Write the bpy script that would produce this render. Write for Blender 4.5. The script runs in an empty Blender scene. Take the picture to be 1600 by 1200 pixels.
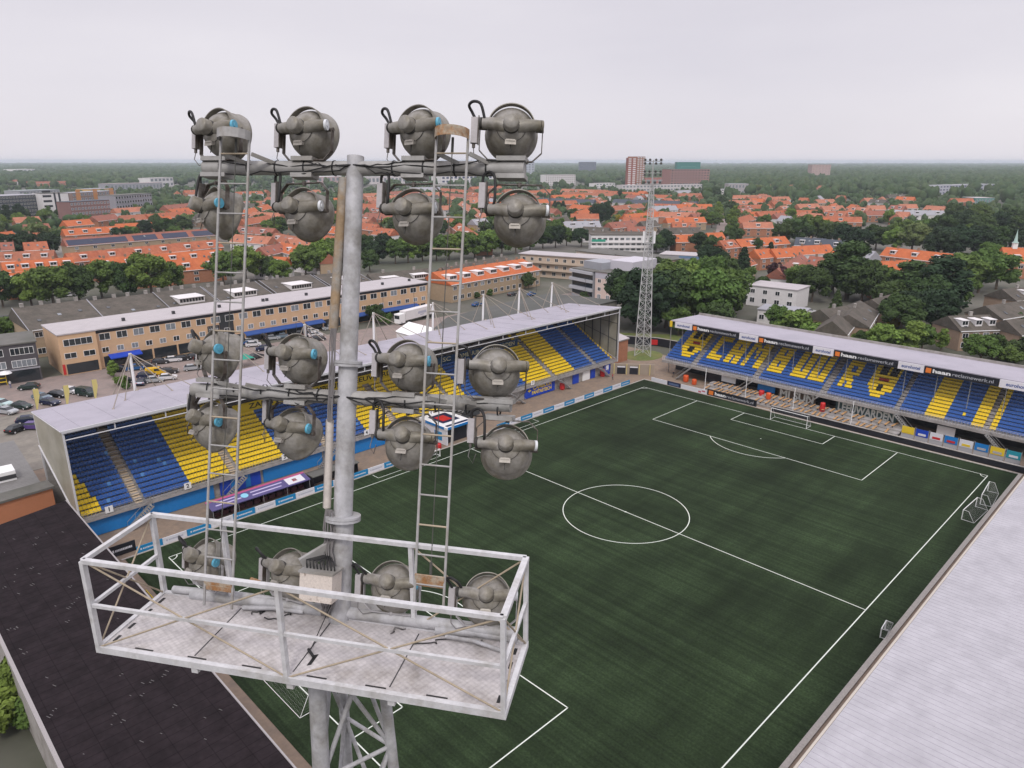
import bpy, bmesh, math, random
import numpy as np
from mathutils import Vector, Matrix
S = bpy.context.scene
COL = S.collection
rnd = random.Random(7)

# ---------------------------------------------------------------- camera
LENS_PX, YAW, PITCH, ROLL = 1124.81, 0.7904, 0.3003, 0.0006
CAM = np.array([-26.449, -22.057, 49.162])
_c, _s = math.cos(YAW), math.sin(YAW)
FW = np.array([_c*math.cos(PITCH), _s*math.cos(PITCH), -math.sin(PITCH)])
_r0 = np.array([_s, -_c, 0.0]); _u0 = np.cross(_r0, FW)
RT = math.cos(ROLL)*_r0 + math.sin(ROLL)*_u0
UP = -math.sin(ROLL)*_r0 + math.cos(ROLL)*_u0
cd = bpy.data.cameras.new("camera"); cam = bpy.data.objects.new("camera", cd); COL.objects.link(cam)
cd.sensor_width = 36.0; cd.lens = LENS_PX/1600.0*36.0; cd.clip_start = 0.1; cd.clip_end = 40000.0
cam.matrix_world = Matrix(((RT[0], UP[0], -FW[0], CAM[0]), (RT[1], UP[1], -FW[1], CAM[1]),
                           (RT[2], UP[2], -FW[2], CAM[2]), (0, 0, 0, 1)))
S.camera = cam

def G(px, py, z=0.0):
    """world point at height z seen at survey pixel (px, py): used to survey the town from the photograph"""
    d = FW + RT*(px-800)/LENS_PX - UP*(py-600)/LENS_PX
    t = (z-CAM[2])/d[2]
    p = CAM + d*t
    return Vector((float(p[0]), float(p[1]), z))

def to_px(p):
    d = np.array(p) - CAM; k = float(d @ FW)
    if k <= 0.1: return None
    return 800+LENS_PX*float(d @ RT)/k, 600-LENS_PX*float(d @ UP)/k, k

# ---------------------------------------------------------------- sky, sun, exposure
SUN_EL, SUN_AZ = math.radians(48), math.radians(226)
W = bpy.data.worlds.new("World"); S.world = W; W.use_nodes = True
nt = W.node_tree; nt.nodes.clear()
out = nt.nodes.new('ShaderNodeOutputWorld'); bg = nt.nodes.new('ShaderNodeBackground')
sky = nt.nodes.new('ShaderNodeTexSky'); sky.sky_type = 'NISHITA'; sky.sun_disc = False
sky.sun_elevation = SUN_EL; sky.sun_rotation = SUN_AZ
# overcast: a thin veil of pale cloud over the clear sky
tc = nt.nodes.new('ShaderNodeTexCoord'); mp = nt.nodes.new('ShaderNodeMapping'); mp.inputs['Scale'].default_value = (1.0, 1.0, 4.5)
nz = nt.nodes.new('ShaderNodeTexNoise'); nz.inputs['Scale'].default_value = 1.7; nz.inputs['Detail'].default_value = 5.0
rp = nt.nodes.new('ShaderNodeValToRGB')
rp.color_ramp.elements[0].position = 0.3; rp.color_ramp.elements[0].color = (6.6, 6.3, 6.9, 1)
rp.color_ramp.elements[1].position = 0.75; rp.color_ramp.elements[1].color = (7.65, 7.3, 7.75, 1)
mx = nt.nodes.new('ShaderNodeMix'); mx.data_type = 'RGBA'; mx.inputs[0].default_value = 0.93
nt.links.new(tc.outputs['Generated'], mp.inputs['Vector']); nt.links.new(mp.outputs['Vector'], nz.inputs['Vector'])
nt.links.new(nz.outputs['Fac'], rp.inputs['Fac'])
# an overcast sky is brighter overhead than at the horizon
sx_ = nt.nodes.new('ShaderNodeSeparateXYZ'); nt.links.new(tc.outputs['Generated'], sx_.inputs[0])
zr_ = nt.nodes.new('ShaderNodeValToRGB'); zr_.color_ramp.interpolation = 'EASE'
for e_, (p_, v_) in zip((zr_.color_ramp.elements[0], zr_.color_ramp.elements[1]), ((0.0, 0.455), (1.0, 0.92))): e_.position = p_; e_.color = (v_, v_, v_, 1)
e_ = zr_.color_ramp.elements.new(0.22); e_.color = (0.44, 0.44, 0.44, 1)
nt.links.new(sx_.outputs[2], zr_.inputs['Fac'])
sc_ = nt.nodes.new('ShaderNodeVectorMath'); sc_.operation = 'MULTIPLY'; nt.links.new(rp.outputs['Color'], sc_.inputs[0]); nt.links.new(zr_.outputs['Color'], sc_.inputs[1])
s2_ = nt.nodes.new('ShaderNodeVectorMath'); s2_.operation = 'SCALE'; s2_.inputs['Scale'].default_value = 2.5; nt.links.new(sc_.outputs[0], s2_.inputs[0])
nt.links.new(sky.outputs['Color'], mx.inputs['A']); nt.links.new(s2_.outputs[0], mx.inputs['B'])
nt.links.new(mx.outputs['Result'], bg.inputs['Color']); bg.inputs['Strength'].default_value = 0.1
nt.links.new(bg.outputs['Background'], out.inputs['Surface'])
sl = bpy.data.lights.new("sun", 'SUN'); sl.energy = 1.5; sl.angle = math.radians(11); sl.color = (1.0, 0.95, 0.88)
so = bpy.data.objects.new("sun", sl); COL.objects.link(so)
_sd = Vector((math.sin(SUN_AZ)*math.cos(SUN_EL), math.cos(SUN_AZ)*math.cos(SUN_EL), math.sin(SUN_EL)))
so.rotation_euler = _sd.to_track_quat('Z', 'Y').to_euler(); so.location = (0, 0, 200)
S.view_settings.view_transform = 'Standard'; S.view_settings.look = 'None'
S.view_settings.exposure = 0.0; S.view_settings.gamma = 1.0
S.cycles.max_bounces = 6; S.cycles.diffuse_bounces = 3; S.cycles.glossy_bounces = 2
S.cycles.transparent_max_bounces = 6; S.cycles.volume_bounces = 0; S.cycles.transmission_bounces = 2

# ---------------------------------------------------------------- materials
def lin(c): return tuple(((v/255.0)/12.92 if v/255.0 <= 0.04045 else ((v/255.0+0.055)/1.055)**2.4) for v in c)
MATS = {}
def mat(name, col, rough=0.7, metal=0.0, var=0.0, scale=3.0, bump=0.0, bscale=40.0, col2=None, thr=(0.4, 0.65), objcol=False,
        tile=None, coord='Object', spec=0.5, det=4.0):
    """Principled material; col / col2 mixed by noise; var = brightness variation; tile = (axis, width, darkness) fine lines"""
    if name in MATS: return MATS[name]
    m = bpy.data.materials.new(name); m.use_nodes = True; t = m.node_tree; n = t.nodes; l = t.links
    b = n['Principled BSDF']; b.inputs['Roughness'].default_value = rough; b.inputs['Metallic'].default_value = metal
    b.inputs['Specular IOR Level'].default_value = spec
    tcn = n.new('ShaderNodeTexCoord'); vec = tcn.outputs[coord]
    cur = None
    if objcol:
        oi = n.new('ShaderNodeObjectInfo'); cur = oi.outputs['Color']
    else:
        rgb = n.new('ShaderNodeRGB'); rgb.outputs[0].default_value = (*col, 1); cur = rgb.outputs[0]
    if col2 is not None:
        z = n.new('ShaderNodeTexNoise'); z.inputs['Scale'].default_value = scale; z.inputs['Detail'].default_value = det
        z.inputs['Roughness'].default_value = 0.62
        l.new(vec, z.inputs['Vector'])
        mr = n.new('ShaderNodeMapRange'); mr.inputs['From Min'].default_value = thr[0]; mr.inputs['From Max'].default_value = thr[1]
        l.new(z.outputs['Fac'], mr.inputs['Value'])
        mxx = n.new('ShaderNodeMix'); mxx.data_type = 'RGBA'; l.new(mr.outputs[0], mxx.inputs[0]); l.new(cur, mxx.inputs['A'])
        mxx.inputs['B'].default_value = (*col2, 1); cur = mxx.outputs['Result']
    if var > 0:
        z2 = n.new('ShaderNodeTexNoise'); z2.inputs['Scale'].default_value = scale*3.1; z2.inputs['Detail'].default_value = 5
        z2.inputs['Roughness'].default_value = 0.7
        l.new(vec, z2.inputs['Vector'])
        mr2 = n.new('ShaderNodeMapRange'); mr2.inputs['From Min'].default_value = 0.25; mr2.inputs['From Max'].default_value = 0.75
        mr2.inputs['To Min'].default_value = 1-var; mr2.inputs['To Max'].default_value = 1+var
        l.new(z2.outputs['Fac'], mr2.inputs['Value'])
        vm = n.new('ShaderNodeVectorMath'); vm.operation = 'SCALE'; l.new(cur, vm.inputs[0]); l.new(mr2.outputs[0], vm.inputs['Scale'])
        cur = vm.outputs[0]
    if tile is not None:
        for (ax, wd, dk, frac) in tile:
            sp = n.new('ShaderNodeSeparateXYZ'); l.new(vec, sp.inputs[0])
            md = n.new('ShaderNodeMath'); md.operation = 'FRACT'; dv = n.new('ShaderNodeMath'); dv.operation = 'DIVIDE'
            l.new(sp.outputs[ax], dv.inputs[0]); dv.inputs[1].default_value = wd; l.new(dv.outputs[0], md.inputs[0])
            lt = n.new('ShaderNodeMath'); lt.operation = 'LESS_THAN'; l.new(md.outputs[0], lt.inputs[0]); lt.inputs[1].default_value = frac
            mm = n.new('ShaderNodeMapRange'); l.new(lt.outputs[0], mm.inputs['Value']); mm.inputs['To Min'].default_value = 1.0; mm.inputs['To Max'].default_value = dk
            vm = n.new('ShaderNodeVectorMath'); vm.operation = 'SCALE'; l.new(cur, vm.inputs[0]); l.new(mm.outputs[0], vm.inputs['Scale']); cur = vm.outputs[0]
    l.new(cur, b.inputs['Base Color'])
    if bump > 0:
        z3 = n.new('ShaderNodeTexNoise'); z3.inputs['Scale'].default_value = bscale; z3.inputs['Detail'].default_value = 4
        l.new(vec, z3.inputs['Vector'])
        bp = n.new('ShaderNodeBump'); bp.inputs['Strength'].default_value = bump; bp.inputs['Distance'].default_value = 0.02
        l.new(z3.outputs['Fac'], bp.inputs['Height']); l.new(bp.outputs[0], b.inputs['Normal'])
    MATS[name] = m
    return m

# ---------------------------------------------------------------- mesh builder
def smooth_path(pts, k=4):
    P = [Vector(p) for p in pts]; out_ = []
    for i in range(len(P)-1):
        p0, p1, p2, p3 = P[max(i-1,0)], P[i], P[i+1], P[min(i+2,len(P)-1)]
        for j in range(k):
            t = j/k; out_.append(0.5*((2*p1)+(p2-p0)*t+(2*p0-5*p1+4*p2-p3)*t*t+(3*p1-p0-3*p2+p3)*t*t*t))
    return out_+[P[-1]]
class MB:
    def __init__(s): s.v = []; s.f = []; s.m = []; s.sm = []
    def add(s, vs, fs, mi=0, smooth=False):
        o = len(s.v); s.v += [tuple(v) for v in vs]
        for f in fs: s.f.append(tuple(i+o for i in f)); s.m.append(mi); s.sm.append(smooth)
        return s
    def box(s, x0, y0, z0, x1, y1, z1, mi=0):
        return s.add([(x0,y0,z0),(x1,y0,z0),(x1,y1,z0),(x0,y1,z0),(x0,y0,z1),(x1,y0,z1),(x1,y1,z1),(x0,y1,z1)],
              [(0,3,2,1),(4,5,6,7),(0,1,5,4),(1,2,6,5),(2,3,7,6),(3,0,4,7)], mi)
    def obox(s, c, ax, ay, az, hx, hy, hz, mi=0):
        c = Vector(c); X, Y, Z = Vector(ax)*hx, Vector(ay)*hy, Vector(az)*hz
        vs = [c+X*a+Y*b+Z*d for d in (-1,1) for a, b in ((-1,-1),(1,-1),(1,1),(-1,1))]
        return s.add(vs, [(0,3,2,1),(4,5,6,7),(0,1,5,4),(1,2,6,5),(2,3,7,6),(3,0,4,7)], mi)
    def quad(s, a, b, c, d, mi=0): return s.add([a,b,c,d], [(0,1,2,3)], mi)
    def bar(s, a, b, w, h=None, mi=0, upv=(0,0,1)):
        a, b = Vector(a), Vector(b); d = b-a; L = d.length
        if L < 1e-6: return s
        d /= L; u = Vector(upv); x = d.cross(u)
        if x.length < 1e-3: x = d.cross(Vector((1,0,0)))
        x.normalize(); u = x.cross(d)
        return s.obox((a+b)/2, x, d, u, w/2, L/2, (h or w)/2, mi)
    def tube(s, pts, r, n=8, mi=0, caps=True, smooth=True):
        pts = [Vector(p) for p in pts]; N = len(pts)
        rs = r if isinstance(r, (list, tuple)) else [r]*N
        rings = []; px = None
        for i, p in enumerate(pts):
            d = (pts[min(i+1, N-1)]-pts[max(i-1, 0)]); d.normalize()
            if px is None:
                px = d.cross(Vector((0,0,1)))
                if px.length < 1e-3: px = d.cross(Vector((1,0,0)))
            else:
                px = px - d*px.dot(d)
                if px.length < 1e-4: px = d.cross(Vector((0.3,0.5,0.8)))
            px.normalize(); py = d.cross(px)
            rings.append([p+(px*math.cos(2*math.pi*k/n)+py*math.sin(2*math.pi*k/n))*rs[i] for k in range(n)])
        vs = [v for R in rings for v in R]
        fs = [(i*n+k, i*n+(k+1) % n, (i+1)*n+(k+1) % n, (i+1)*n+k) for i in range(N-1) for k in range(n)]
        s.add(vs, fs, mi, smooth)
        if caps: s.add(rings[0], [tuple(range(n-1, -1, -1))], mi); s.add(rings[-1], [tuple(range(n))], mi)
        return s
    def lathe(s, prof, n=24, axis='Y', c=(0,0,0), mi=0, a0=0.0, a1=2*math.pi, smooth=True):
        """profile of (position along axis, radius)"""
        c = Vector(c); full = abs(a1-a0-2*math.pi) < 1e-6; k1 = n if full else n+1
        vs = []
        for (p, r) in prof:
            for k in range(k1):
                t = a0+(a1-a0)*k/n
                if axis == 'Y': v = Vector((r*math.cos(t), p, r*math.sin(t)))
                elif axis == 'Z': v = Vector((r*math.cos(t), r*math.sin(t), p))
                else: v = Vector((p, r*math.cos(t), r*math.sin(t)))
                vs.append(c+v)
        fs = []
        for i in range(len(prof)-1):
            for k in range(n):
                k2 = (k+1) % k1
                fs.append((i*k1+k, i*k1+k2, (i+1)*k1+k2, (i+1)*k1+k))
        return s.add(vs, fs, mi, smooth)
    def prism(s, poly, d0, d1, ax='Y', mi=0):
        """extrude a 2D polygon; ax: Y -> poly is (x,z); X -> poly is (y,z); Z -> (x,y)"""
        n = len(poly)
        def P(p, d): return (p[0], d, p[1]) if ax == 'Y' else ((d, p[0], p[1]) if ax == 'X' else (p[0], p[1], d))
        vs = [P(p, d0) for p in poly]+[P(p, d1) for p in poly]
        fs = [tuple(range(n)), tuple(range(2*n-1, n-1, -1))]+[(i, (i+1) % n, n+(i+1) % n, n+i) for i in range(n)]
        return s.add(vs, fs, mi)
    def xf(s, M):
        s.v = [tuple(M @ Vector(v)) for v in s.v]; return s
    def mesh(s, name, mats):
        me = bpy.data.meshes.new(name); me.from_pydata(s.v, [], s.f)
        for m in (mats if isinstance(mats, (list, tuple)) else [mats]): me.materials.append(m)
        me.polygons.foreach_set('material_index', s.m); me.polygons.foreach_set('use_smooth', s.sm)
        bm = bmesh.new(); bm.from_mesh(me); bmesh.ops.recalc_face_normals(bm, faces=bm.faces); bm.to_mesh(me); bm.free()
        me.update(); return me

ORIG = {}
def link(name, me, parent=None, loc=None):
    o = bpy.data.objects.new(name, me); COL.objects.link(o)
    if parent is not None: o.parent = parent
    if loc is not None: o.location = loc
    return o
def thing(name, label, cat, loc=(0,0,0), rz=0.0, group=None):
    o = bpy.data.objects.new(name, None); COL.objects.link(o); o.empty_display_size = 0.3
    o.location = loc; o.rotation_euler = (0, 0, rz); o['label'] = label; o['category'] = cat
    if group: o['group'] = group
    ORIG[o.name] = (Vector(loc), rz)
    return o
def part(mb, name, mats, parent, world=False, label=None):
    """one mesh object under its thing (or under a part, one level deeper)"""
    if world:
        r = parent
        while r.parent is not None: r = r.parent
        loc, rz = ORIG[r.name]
        mb.xf(Matrix.Rotation(-rz, 4, 'Z') @ Matrix.Translation(-loc))
    o = link(name, mb.mesh(name, mats), parent)
    if label: o['label'] = label
    return o
def tag(o, label, cat, group=None):
    o['label'] = label; o['category'] = cat
    if group: o['group'] = group
    return o
def struct(name, mb, mats):
    o = link(name, mb.mesh(name, mats)); o['kind'] = 'structure'; return o
KIDS = {}
def kids(o):
    if o.name not in KIDS: KIDS[o.name] = list(o.children)
    return KIDS[o.name]
def copy_tree(o, parent=None):
    c = o.copy(); COL.objects.link(c)
    c.parent = parent
    for ch in kids(o): copy_tree(ch, c)
    return c
def text_mesh(txt, size, depth=0.004, bold=0.0, align='CENTER', font_shear=0.0):
    cu = bpy.data.curves.new("lettering", 'FONT'); cu.body = txt; cu.size = size; cu.extrude = depth; cu.offset = bold
    cu.align_x = align; cu.align_y = 'CENTER'; cu.shear = font_shear; cu.resolution_u = 3
    o = bpy.data.objects.new("lettering", cu); COL.objects.link(o)
    bpy.context.view_layer.update()
    me = bpy.data.meshes.new_from_object(o.evaluated_get(bpy.context.evaluated_depsgraph_get()))
    bpy.data.objects.remove(o); bpy.data.curves.remove(cu)
    return me
def lettering(txt, size, m, parent, origin, xdir, updir, width=None, bold=0.0, depth=0.01, name="lettering", align='CENTER', shear=0.0):
    """raised lettering on a board; origin in world coordinates, xdir = reading direction"""
    me = text_mesh(txt, size, depth, bold, align, shear); me.name = name
    X = Vector(xdir).normalized(); U = Vector(updir).normalized(); N = X.cross(U)
    sx = 1.0
    if width:
        xs = [v.co.x for v in me.vertices]; w = max(xs)-min(xs); sx = width/w if w > 0 else 1
    r = parent
    while r.parent is not None: r = r.parent
    loc, rz = ORIG[r.name]
    O = Vector(origin)
    M = Matrix.Rotation(-rz, 4, 'Z') @ Matrix.Translation(-loc) @ Matrix(((X[0]*sx, U[0], N[0], O[0]), (X[1]*sx, U[1], N[1], O[1]), (X[2]*sx, U[2], N[2], O[2]), (0,0,0,1)))
    me.transform(M); me.materials.clear(); me.materials.append(m)
    return link(name, me, parent)

# shared materials
white_paint = mat('white_paint', (0.78, 0.78, 0.78), 0.5, var=0.05)
steel = mat('galvanised_steel', (0.42, 0.42, 0.42), 0.5, 0.55, var=0.22, scale=2.5, col2=(0.30, 0.29, 0.27), thr=(0.45, 0.7))
pale_steel = mat('pale_steel', (0.62, 0.62, 0.64), 0.5, 0.2, var=0.12, scale=4)
dark_steel = mat('dark_steel', (0.06, 0.06, 0.065), 0.5, 0.4, var=0.2)
black = mat('black_rubber', (0.012, 0.012, 0.013), 0.6)
black_board = mat('black_board', (0.012, 0.013, 0.02), 0.45)
navy = mat('navy_board', (0.008, 0.016, 0.06), 0.45)
royal = mat('royal_blue', (0.006, 0.05, 0.42), 0.5, var=0.1, scale=0.5)
sky_blue = mat('sky_blue_panel', (0.010, 0.18, 0.50), 0.5, var=0.08, scale=0.5)
yellow = mat('yellow_paint', (0.72, 0.52, 0.03), 0.5, var=0.06)
red_paint = mat('red_paint', (0.5, 0.02, 0.02), 0.45)
orange_paint = mat('orange_paint', (0.75, 0.20, 0.03), 0.5)
glass = mat('dark_glass', (0.02, 0.025, 0.03), 0.08, spec=0.8)
pale_glass = mat('pale_curtained_glass', (0.20, 0.22, 0.24), 0.15, var=0.4, scale=0.9)
concrete = mat('concrete', (0.34, 0.32, 0.30), 0.9, var=0.15, scale=0.6, col2=(0.24, 0.22, 0.2))
white_wall = mat('white_render', (0.66, 0.64, 0.64), 0.8, var=0.08, scale=0.4)
# ---------------------------------------------------------------- ground, pitch, paving
def turf_mat():
    m = bpy.data.materials.new('artificial_turf'); m.use_nodes = True; t = m.node_tree; n = t.nodes; l = t.links
    b = n['Principled BSDF']; b.inputs['Roughness'].default_value = 0.75; b.inputs['Specular IOR Level'].default_value = 0.08
    tc = n.new('ShaderNodeTexCoord')
    def noise(sx, sy, det, sc=1.0):
        mp = n.new('ShaderNodeMapping'); mp.inputs['Scale'].default_value = (sx, sy, 1); l.new(tc.outputs['Object'], mp.inputs['Vector'])
        z = n.new('ShaderNodeTexNoise'); z.inputs['Scale'].default_value = sc; z.inputs['Detail'].default_value = det
        z.inputs['Roughness'].default_value = 0.65; l.new(mp.outputs[0], z.inputs['Vector']); return z.outputs['Fac']
    def ramp(f, lo, hi, a, b_):
        r = n.new('ShaderNodeMapRange'); r.inputs['From Min'].default_value = lo; r.inputs['From Max'].default_value = hi
        r.inputs['To Min'].default_value = a; r.inputs['To Max'].default_value = b_; l.new(f, r.inputs['Value']); return r.outputs[0]
    def mul(a, b_):
        q = n.new('ShaderNodeMath'); q.operation = 'MULTIPLY'; l.new(a, q.inputs[0]); l.new(b_, q.inputs[1]); return q.outputs[0]
    f = ramp(noise(1.9, 0.018, 2), 0.34, 0.66, 0.74, 1.26)              # brushed streaks along the width
    f = mul(f, ramp(noise(0.05, 0.05, 4), 0.35, 0.65, 0.72, 1.3))     # broad worn patches
    f = mul(f, ramp(noise(0.02, 0.30, 3), 0.3, 0.7, 0.76, 1.25))
    f = mul(f, ramp(noise(0.16, 0.14, 5), 0.3, 0.7, 0.80, 1.2))      # wide bands
    f = mul(f, ramp(noise(5, 4, 6), 0.32, 0.68, 0.62, 1.38))            # grain
    rgb = n.new('ShaderNodeRGB'); rgb.outputs[0].default_value = (0.0195, 0.0325, 0.0140, 1)
    v = n.new('ShaderNodeVectorMath'); v.operation = 'SCALE'; l.new(rgb.outputs[0], v.inputs[0]); l.new(f, v.inputs['Scale'])
    l.new(v.outputs[0], b.inputs['Base Color'])
    return m
turf = turf_mat()
earth = mat('town_ground', (0.07, 0.075, 0.05), 0.95, var=0.3, scale=0.012, col2=(0.13, 0.12, 0.105), thr=(0.42, 0.62), det=8)
paving = mat('grey_brown_paving', (0.25, 0.185, 0.135), 0.9, var=0.16, scale=0.5, col2=(0.20, 0.155, 0.12))
brick_road = mat('pinkish_brick_road', (0.25, 0.195, 0.175), 0.9, var=0.10, scale=0.4, col2=(0.20, 0.165, 0.15))
lot = mat('parking_lot_paving', (0.22, 0.20, 0.17), 0.9, var=0.16, scale=0.3, col2=(0.165, 0.15, 0.13))
line_white = mat('line_white', (0.62, 0.66, 0.60), 0.8, var=0.1, scale=1.0)

b = MB(); R = 22000.0; N = 64
ring = [0, 400, 1500, 6000, R]
vs = [(50, 40, -0.03)]
for q in ring[1:]:
    vs += [(50+q*math.cos(2*math.pi*k/N), 40+q*math.sin(2*math.pi*k/N), -0.03) for k in range(N)]
fs = [(0, 1+k, 1+(k+1) % N) for k in range(N)]
for i in range(len(ring)-2):
    fs += [(1+i*N+k, 1+(i+1)*N+k, 1+(i+1)*N+(k+1) % N, 1+i*N+(k+1) % N) for k in range(N)]
b.add(vs, fs); struct('ground', b, earth)
def sheet(name, poly, z, m):
    q = MB(); q.add([(x, y, z) for x, y in poly], [tuple(range(len(poly)))]); return struct(name, q, m)
sheet('stadium_apron', [(-14, -12), (118, -12), (132, 70), (134, 112), (-14, 112)], -0.020, paving)
sheet('parking_lot', [(-60, 112.2), (134, 112.2), (134, 139.8), (-60, 150)], -0.020, lot)
sheet('street', [(-60, 150.2), (134, 140), (215, 134), (215, 160.5), (118, 160.5), (8, 172.5), (-60, 178)], -0.020, brick_road)
struct('pitch', MB().add([(-4.2, -3.4, 0), (109.2, -3.4, 0), (109.9, 71.4, 0), (-4.2, 71.4, 0)], [(0,1,2,3)]), turf)
# kerb round the pitch: a real step
k = MB(); k.box(-4.6, -3.95, -0.05, 109.6, -3.4, 0.09); k.add([], [])
k.box(109.25, -3.4, -0.05, 109.6, 39.8, 0.09); k.box(109.95, 39.8, -0.05, 110.3, 71.4, 0.09); k.box(-4.6, 71.4, -0.05, 110.3, 71.62, 0.09)
struct('pitch_kerb', k, mat('pale_kerb', (0.40, 0.37, 0.34), 0.9, var=0.2, scale=1.5))

mk = MB(); LW = 0.12; Z = 0.006
def seg(x0, y0, x1, y1, w=LW):
    d = Vector((x1-x0, y1-y0)); d.normalize(); p = Vector((-d.y, d.x))*w/2; e = d*w/2
    mk.add([(x0-e.x+p.x, y0-e.y+p.y, Z), (x0-e.x-p.x, y0-e.y-p.y, Z), (x1+e.x-p.x, y1+e.y-p.y, Z), (x1+e.x+p.x, y1+e.y+p.y, Z)], [(0,1,2,3)])
def arc(cx, cy, r, a0, a1, n=48):
    vs = []
    for i in range(n+1):
        t = a0+(a1-a0)*i/n
        vs += [(cx+(r-LW/2)*math.cos(t), cy+(r-LW/2)*math.sin(t), Z+0.001), (cx+(r+LW/2)*math.cos(t), cy+(r+LW/2)*math.sin(t), Z+0.001)]
    mk.add(vs, [(2*i, 2*i+1, 2*i+3, 2*i+2) for i in range(n)])
PL, PW = 105.0, 68.0; cyc = PW/2
for a in ((0,0,PL,0), (0,PW,PL,PW), (0,0,0,PW), (PL,0,PL,PW), (PL/2,0,PL/2,PW)): seg(*a)
for s, x0 in ((1, 0), (-1, PL)):
    for d, h in ((16.5, 20.16), (5.5, 9.16)):
        seg(x0, cyc-h, x0+s*d, cyc-h); seg(x0, cyc+h, x0+s*d, cyc+h); seg(x0+s*d, cyc-h, x0+s*d, cyc+h)
    a = math.acos(5.5/9.15)
    arc(x0+s*11, cyc, 9.15, (-a if s > 0 else math.pi-a), (a if s > 0 else math.pi+a), 24)
    arc(x0+s*11, cyc, 0.06, 0, 2*math.pi, 12)
    for yy, q in ((0, 0), (PW, -1)):
        a0 = (0 if q == 0 else -math.pi/2) if s > 0 else (math.pi/2 if q == 0 else math.pi)
        arc(x0, yy, 1.0, a0, a0+math.pi/2, 8)
arc(PL/2, cyc, 9.15, 0, 2*math.pi, 72); arc(PL/2, cyc, 0.1, 0, 2*math.pi, 12)
for x0, x1 in ((33.5, 46.5), (58.5, 71.5)):                           # technical areas
    seg(x0, 69.3, x1, 69.3, 0.1); seg(x0, 69.3, x0, 70.9, 0.1); seg(x1, 69.3, x1, 70.9, 0.1)
struct('pitch_markings', mk, line_white)

def make_goal(name, label, loc, rz, width=7.32, depth=2.0, height=2.44, grp=None):
    t = thing(name, label, 'goal', loc, rz, grp)
    f = MB(); r = 0.06; w = width/2
    f.tube([(-w,0,0),(-w,0,height)], r); f.tube([(w,0,0),(w,0,height)], r); f.tube([(-w,0,height),(w,0,height)], r)
    part(f, 'goal_frame', white_paint, t)
    g = MB()
    for sx in (-w, w): g.tube([(sx,0,height),(sx,-0.7,height),(sx,-depth,0)], 0.03, 6); g.tube([(sx,0,0.03),(sx,-depth,0.03)], 0.03, 6)
    g.tube([(-w,-depth,0.03),(w,-depth,0.03)], 0.03, 6); part(g, 'support', white_paint, t)
    q = MB(); n = 30
    for i in range(n+1):
        x = -w+width*i/n; q.tube([(x,-0.02,height),(x,-0.7,height),(x,-depth,0.02)], 0.0035, 3, caps=False)
    for j in range(9):
        u = j/8; y = -0.7-(depth-0.7)*u; z = height*(1-u)
        q.tube([(-w,y,z),(w,y,z)], 0.0035, 3, caps=False)
    for sx in (-w, w):
        for j in range(1, 8):
            z = height*j/8; y2 = -0.7-(depth-0.7)*(1-j/8); q.tube([(sx,-0.02,z),(sx,y2,z)], 0.0035, 3, caps=False)
    part(q, 'net', mat('net_cord', (0.5, 0.5, 0.5), 0.8), t); return t
make_goal('goal', 'full-size white netted goal in front of the lettered blue stand', (105.1, 34, 0), math.radians(90))
make_goal('goal', 'full-size white goal below the floodlight platform in front of the dark brown roof', (-0.1, 34, 0), math.radians(270))
make_goal('goal', 'farther of two smaller white training goals beside the grey-white roof', (95.4, -1.7, 0), math.radians(4), 6.0, 1.5, 1.6)
make_goal('goal', 'nearer of two smaller white training goals beside the grey-white roof', (88.0, -1.5, 0), math.radians(-3), 6.0, 1.6, 1.5)
make_goal('goal', 'tiny green netted goal frame leaning at the edge of the grey-white roof', (49.4, -2.9, 0), math.radians(5), 1.9, 0.5, 1.1)
make_goal('goal', 'low white training goal beyond the far touchline beside the mast pole', (44.5, 69.6, 0), math.radians(180), 4.2, 0.9, 1.2)
# ---------------------------------------------------------------- the stands
seat_mats = {}
SEATC = {'b': mat('seat_blue', (0.040, 0.118, 0.37), 0.4, var=0.15, scale=0.35), 'y': mat('seat_yellow', (0.80, 0.58, 0.030), 0.4, var=0.10, scale=0.35),
         'k': mat('seat_black', (0.015, 0.017, 0.022), 0.4), 'r': mat('seat_red', (0.30, 0.02, 0.02), 0.4),
         'w': mat('seat_pale_blue', (0.10, 0.26, 0.55), 0.4)}
SKEY = ['b', 'y', 'k', 'r', 'w']; SLIST = [SEATC[k] for k in SKEY]
def seat_shape(q, mi=0):
    """bucket seat facing +Y in its own frame, origin at tread under it"""
    w = 0.232
    q.add([(-w,-0.14,0.42),(w,-0.14,0.42),(w,0.22,0.44),(-w,0.22,0.44),(-w,-0.14,0.36),(w,-0.14,0.36),(w,0.22,0.39),(-w,0.22,0.39)],
          [(0,1,2,3),(2,3,7,6),(0,3,7,4),(1,2,6,5),(4,5,6,7)], mi)
    q.add([(-w,-0.14,0.38),(w,-0.14,0.38),(w*0.95,-0.21,0.80),(-w*0.95,-0.21,0.80),(-w,-0.20,0.38),(w,-0.20,0.38),(w*0.95,-0.26,0.80),(-w*0.95,-0.26,0.80)],
          [(0,1,2,3),(4,5,6,7),(2,3,7,6),(0,3,7,4),(1,2,6,5)], mi)
    q.box(-0.05, -0.16, 0.0, 0.05, -0.06, 0.37, mi)
SEAT_ME = {}
for _k in SKEY:
    _q = MB(); seat_shape(_q); SEAT_ME[_k] = _q.mesh('seat_'+_k, SEATC[_k])
_q = MB(); seat_shape(_q); SV = np.array(_q.v); SF = _q.f
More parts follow.
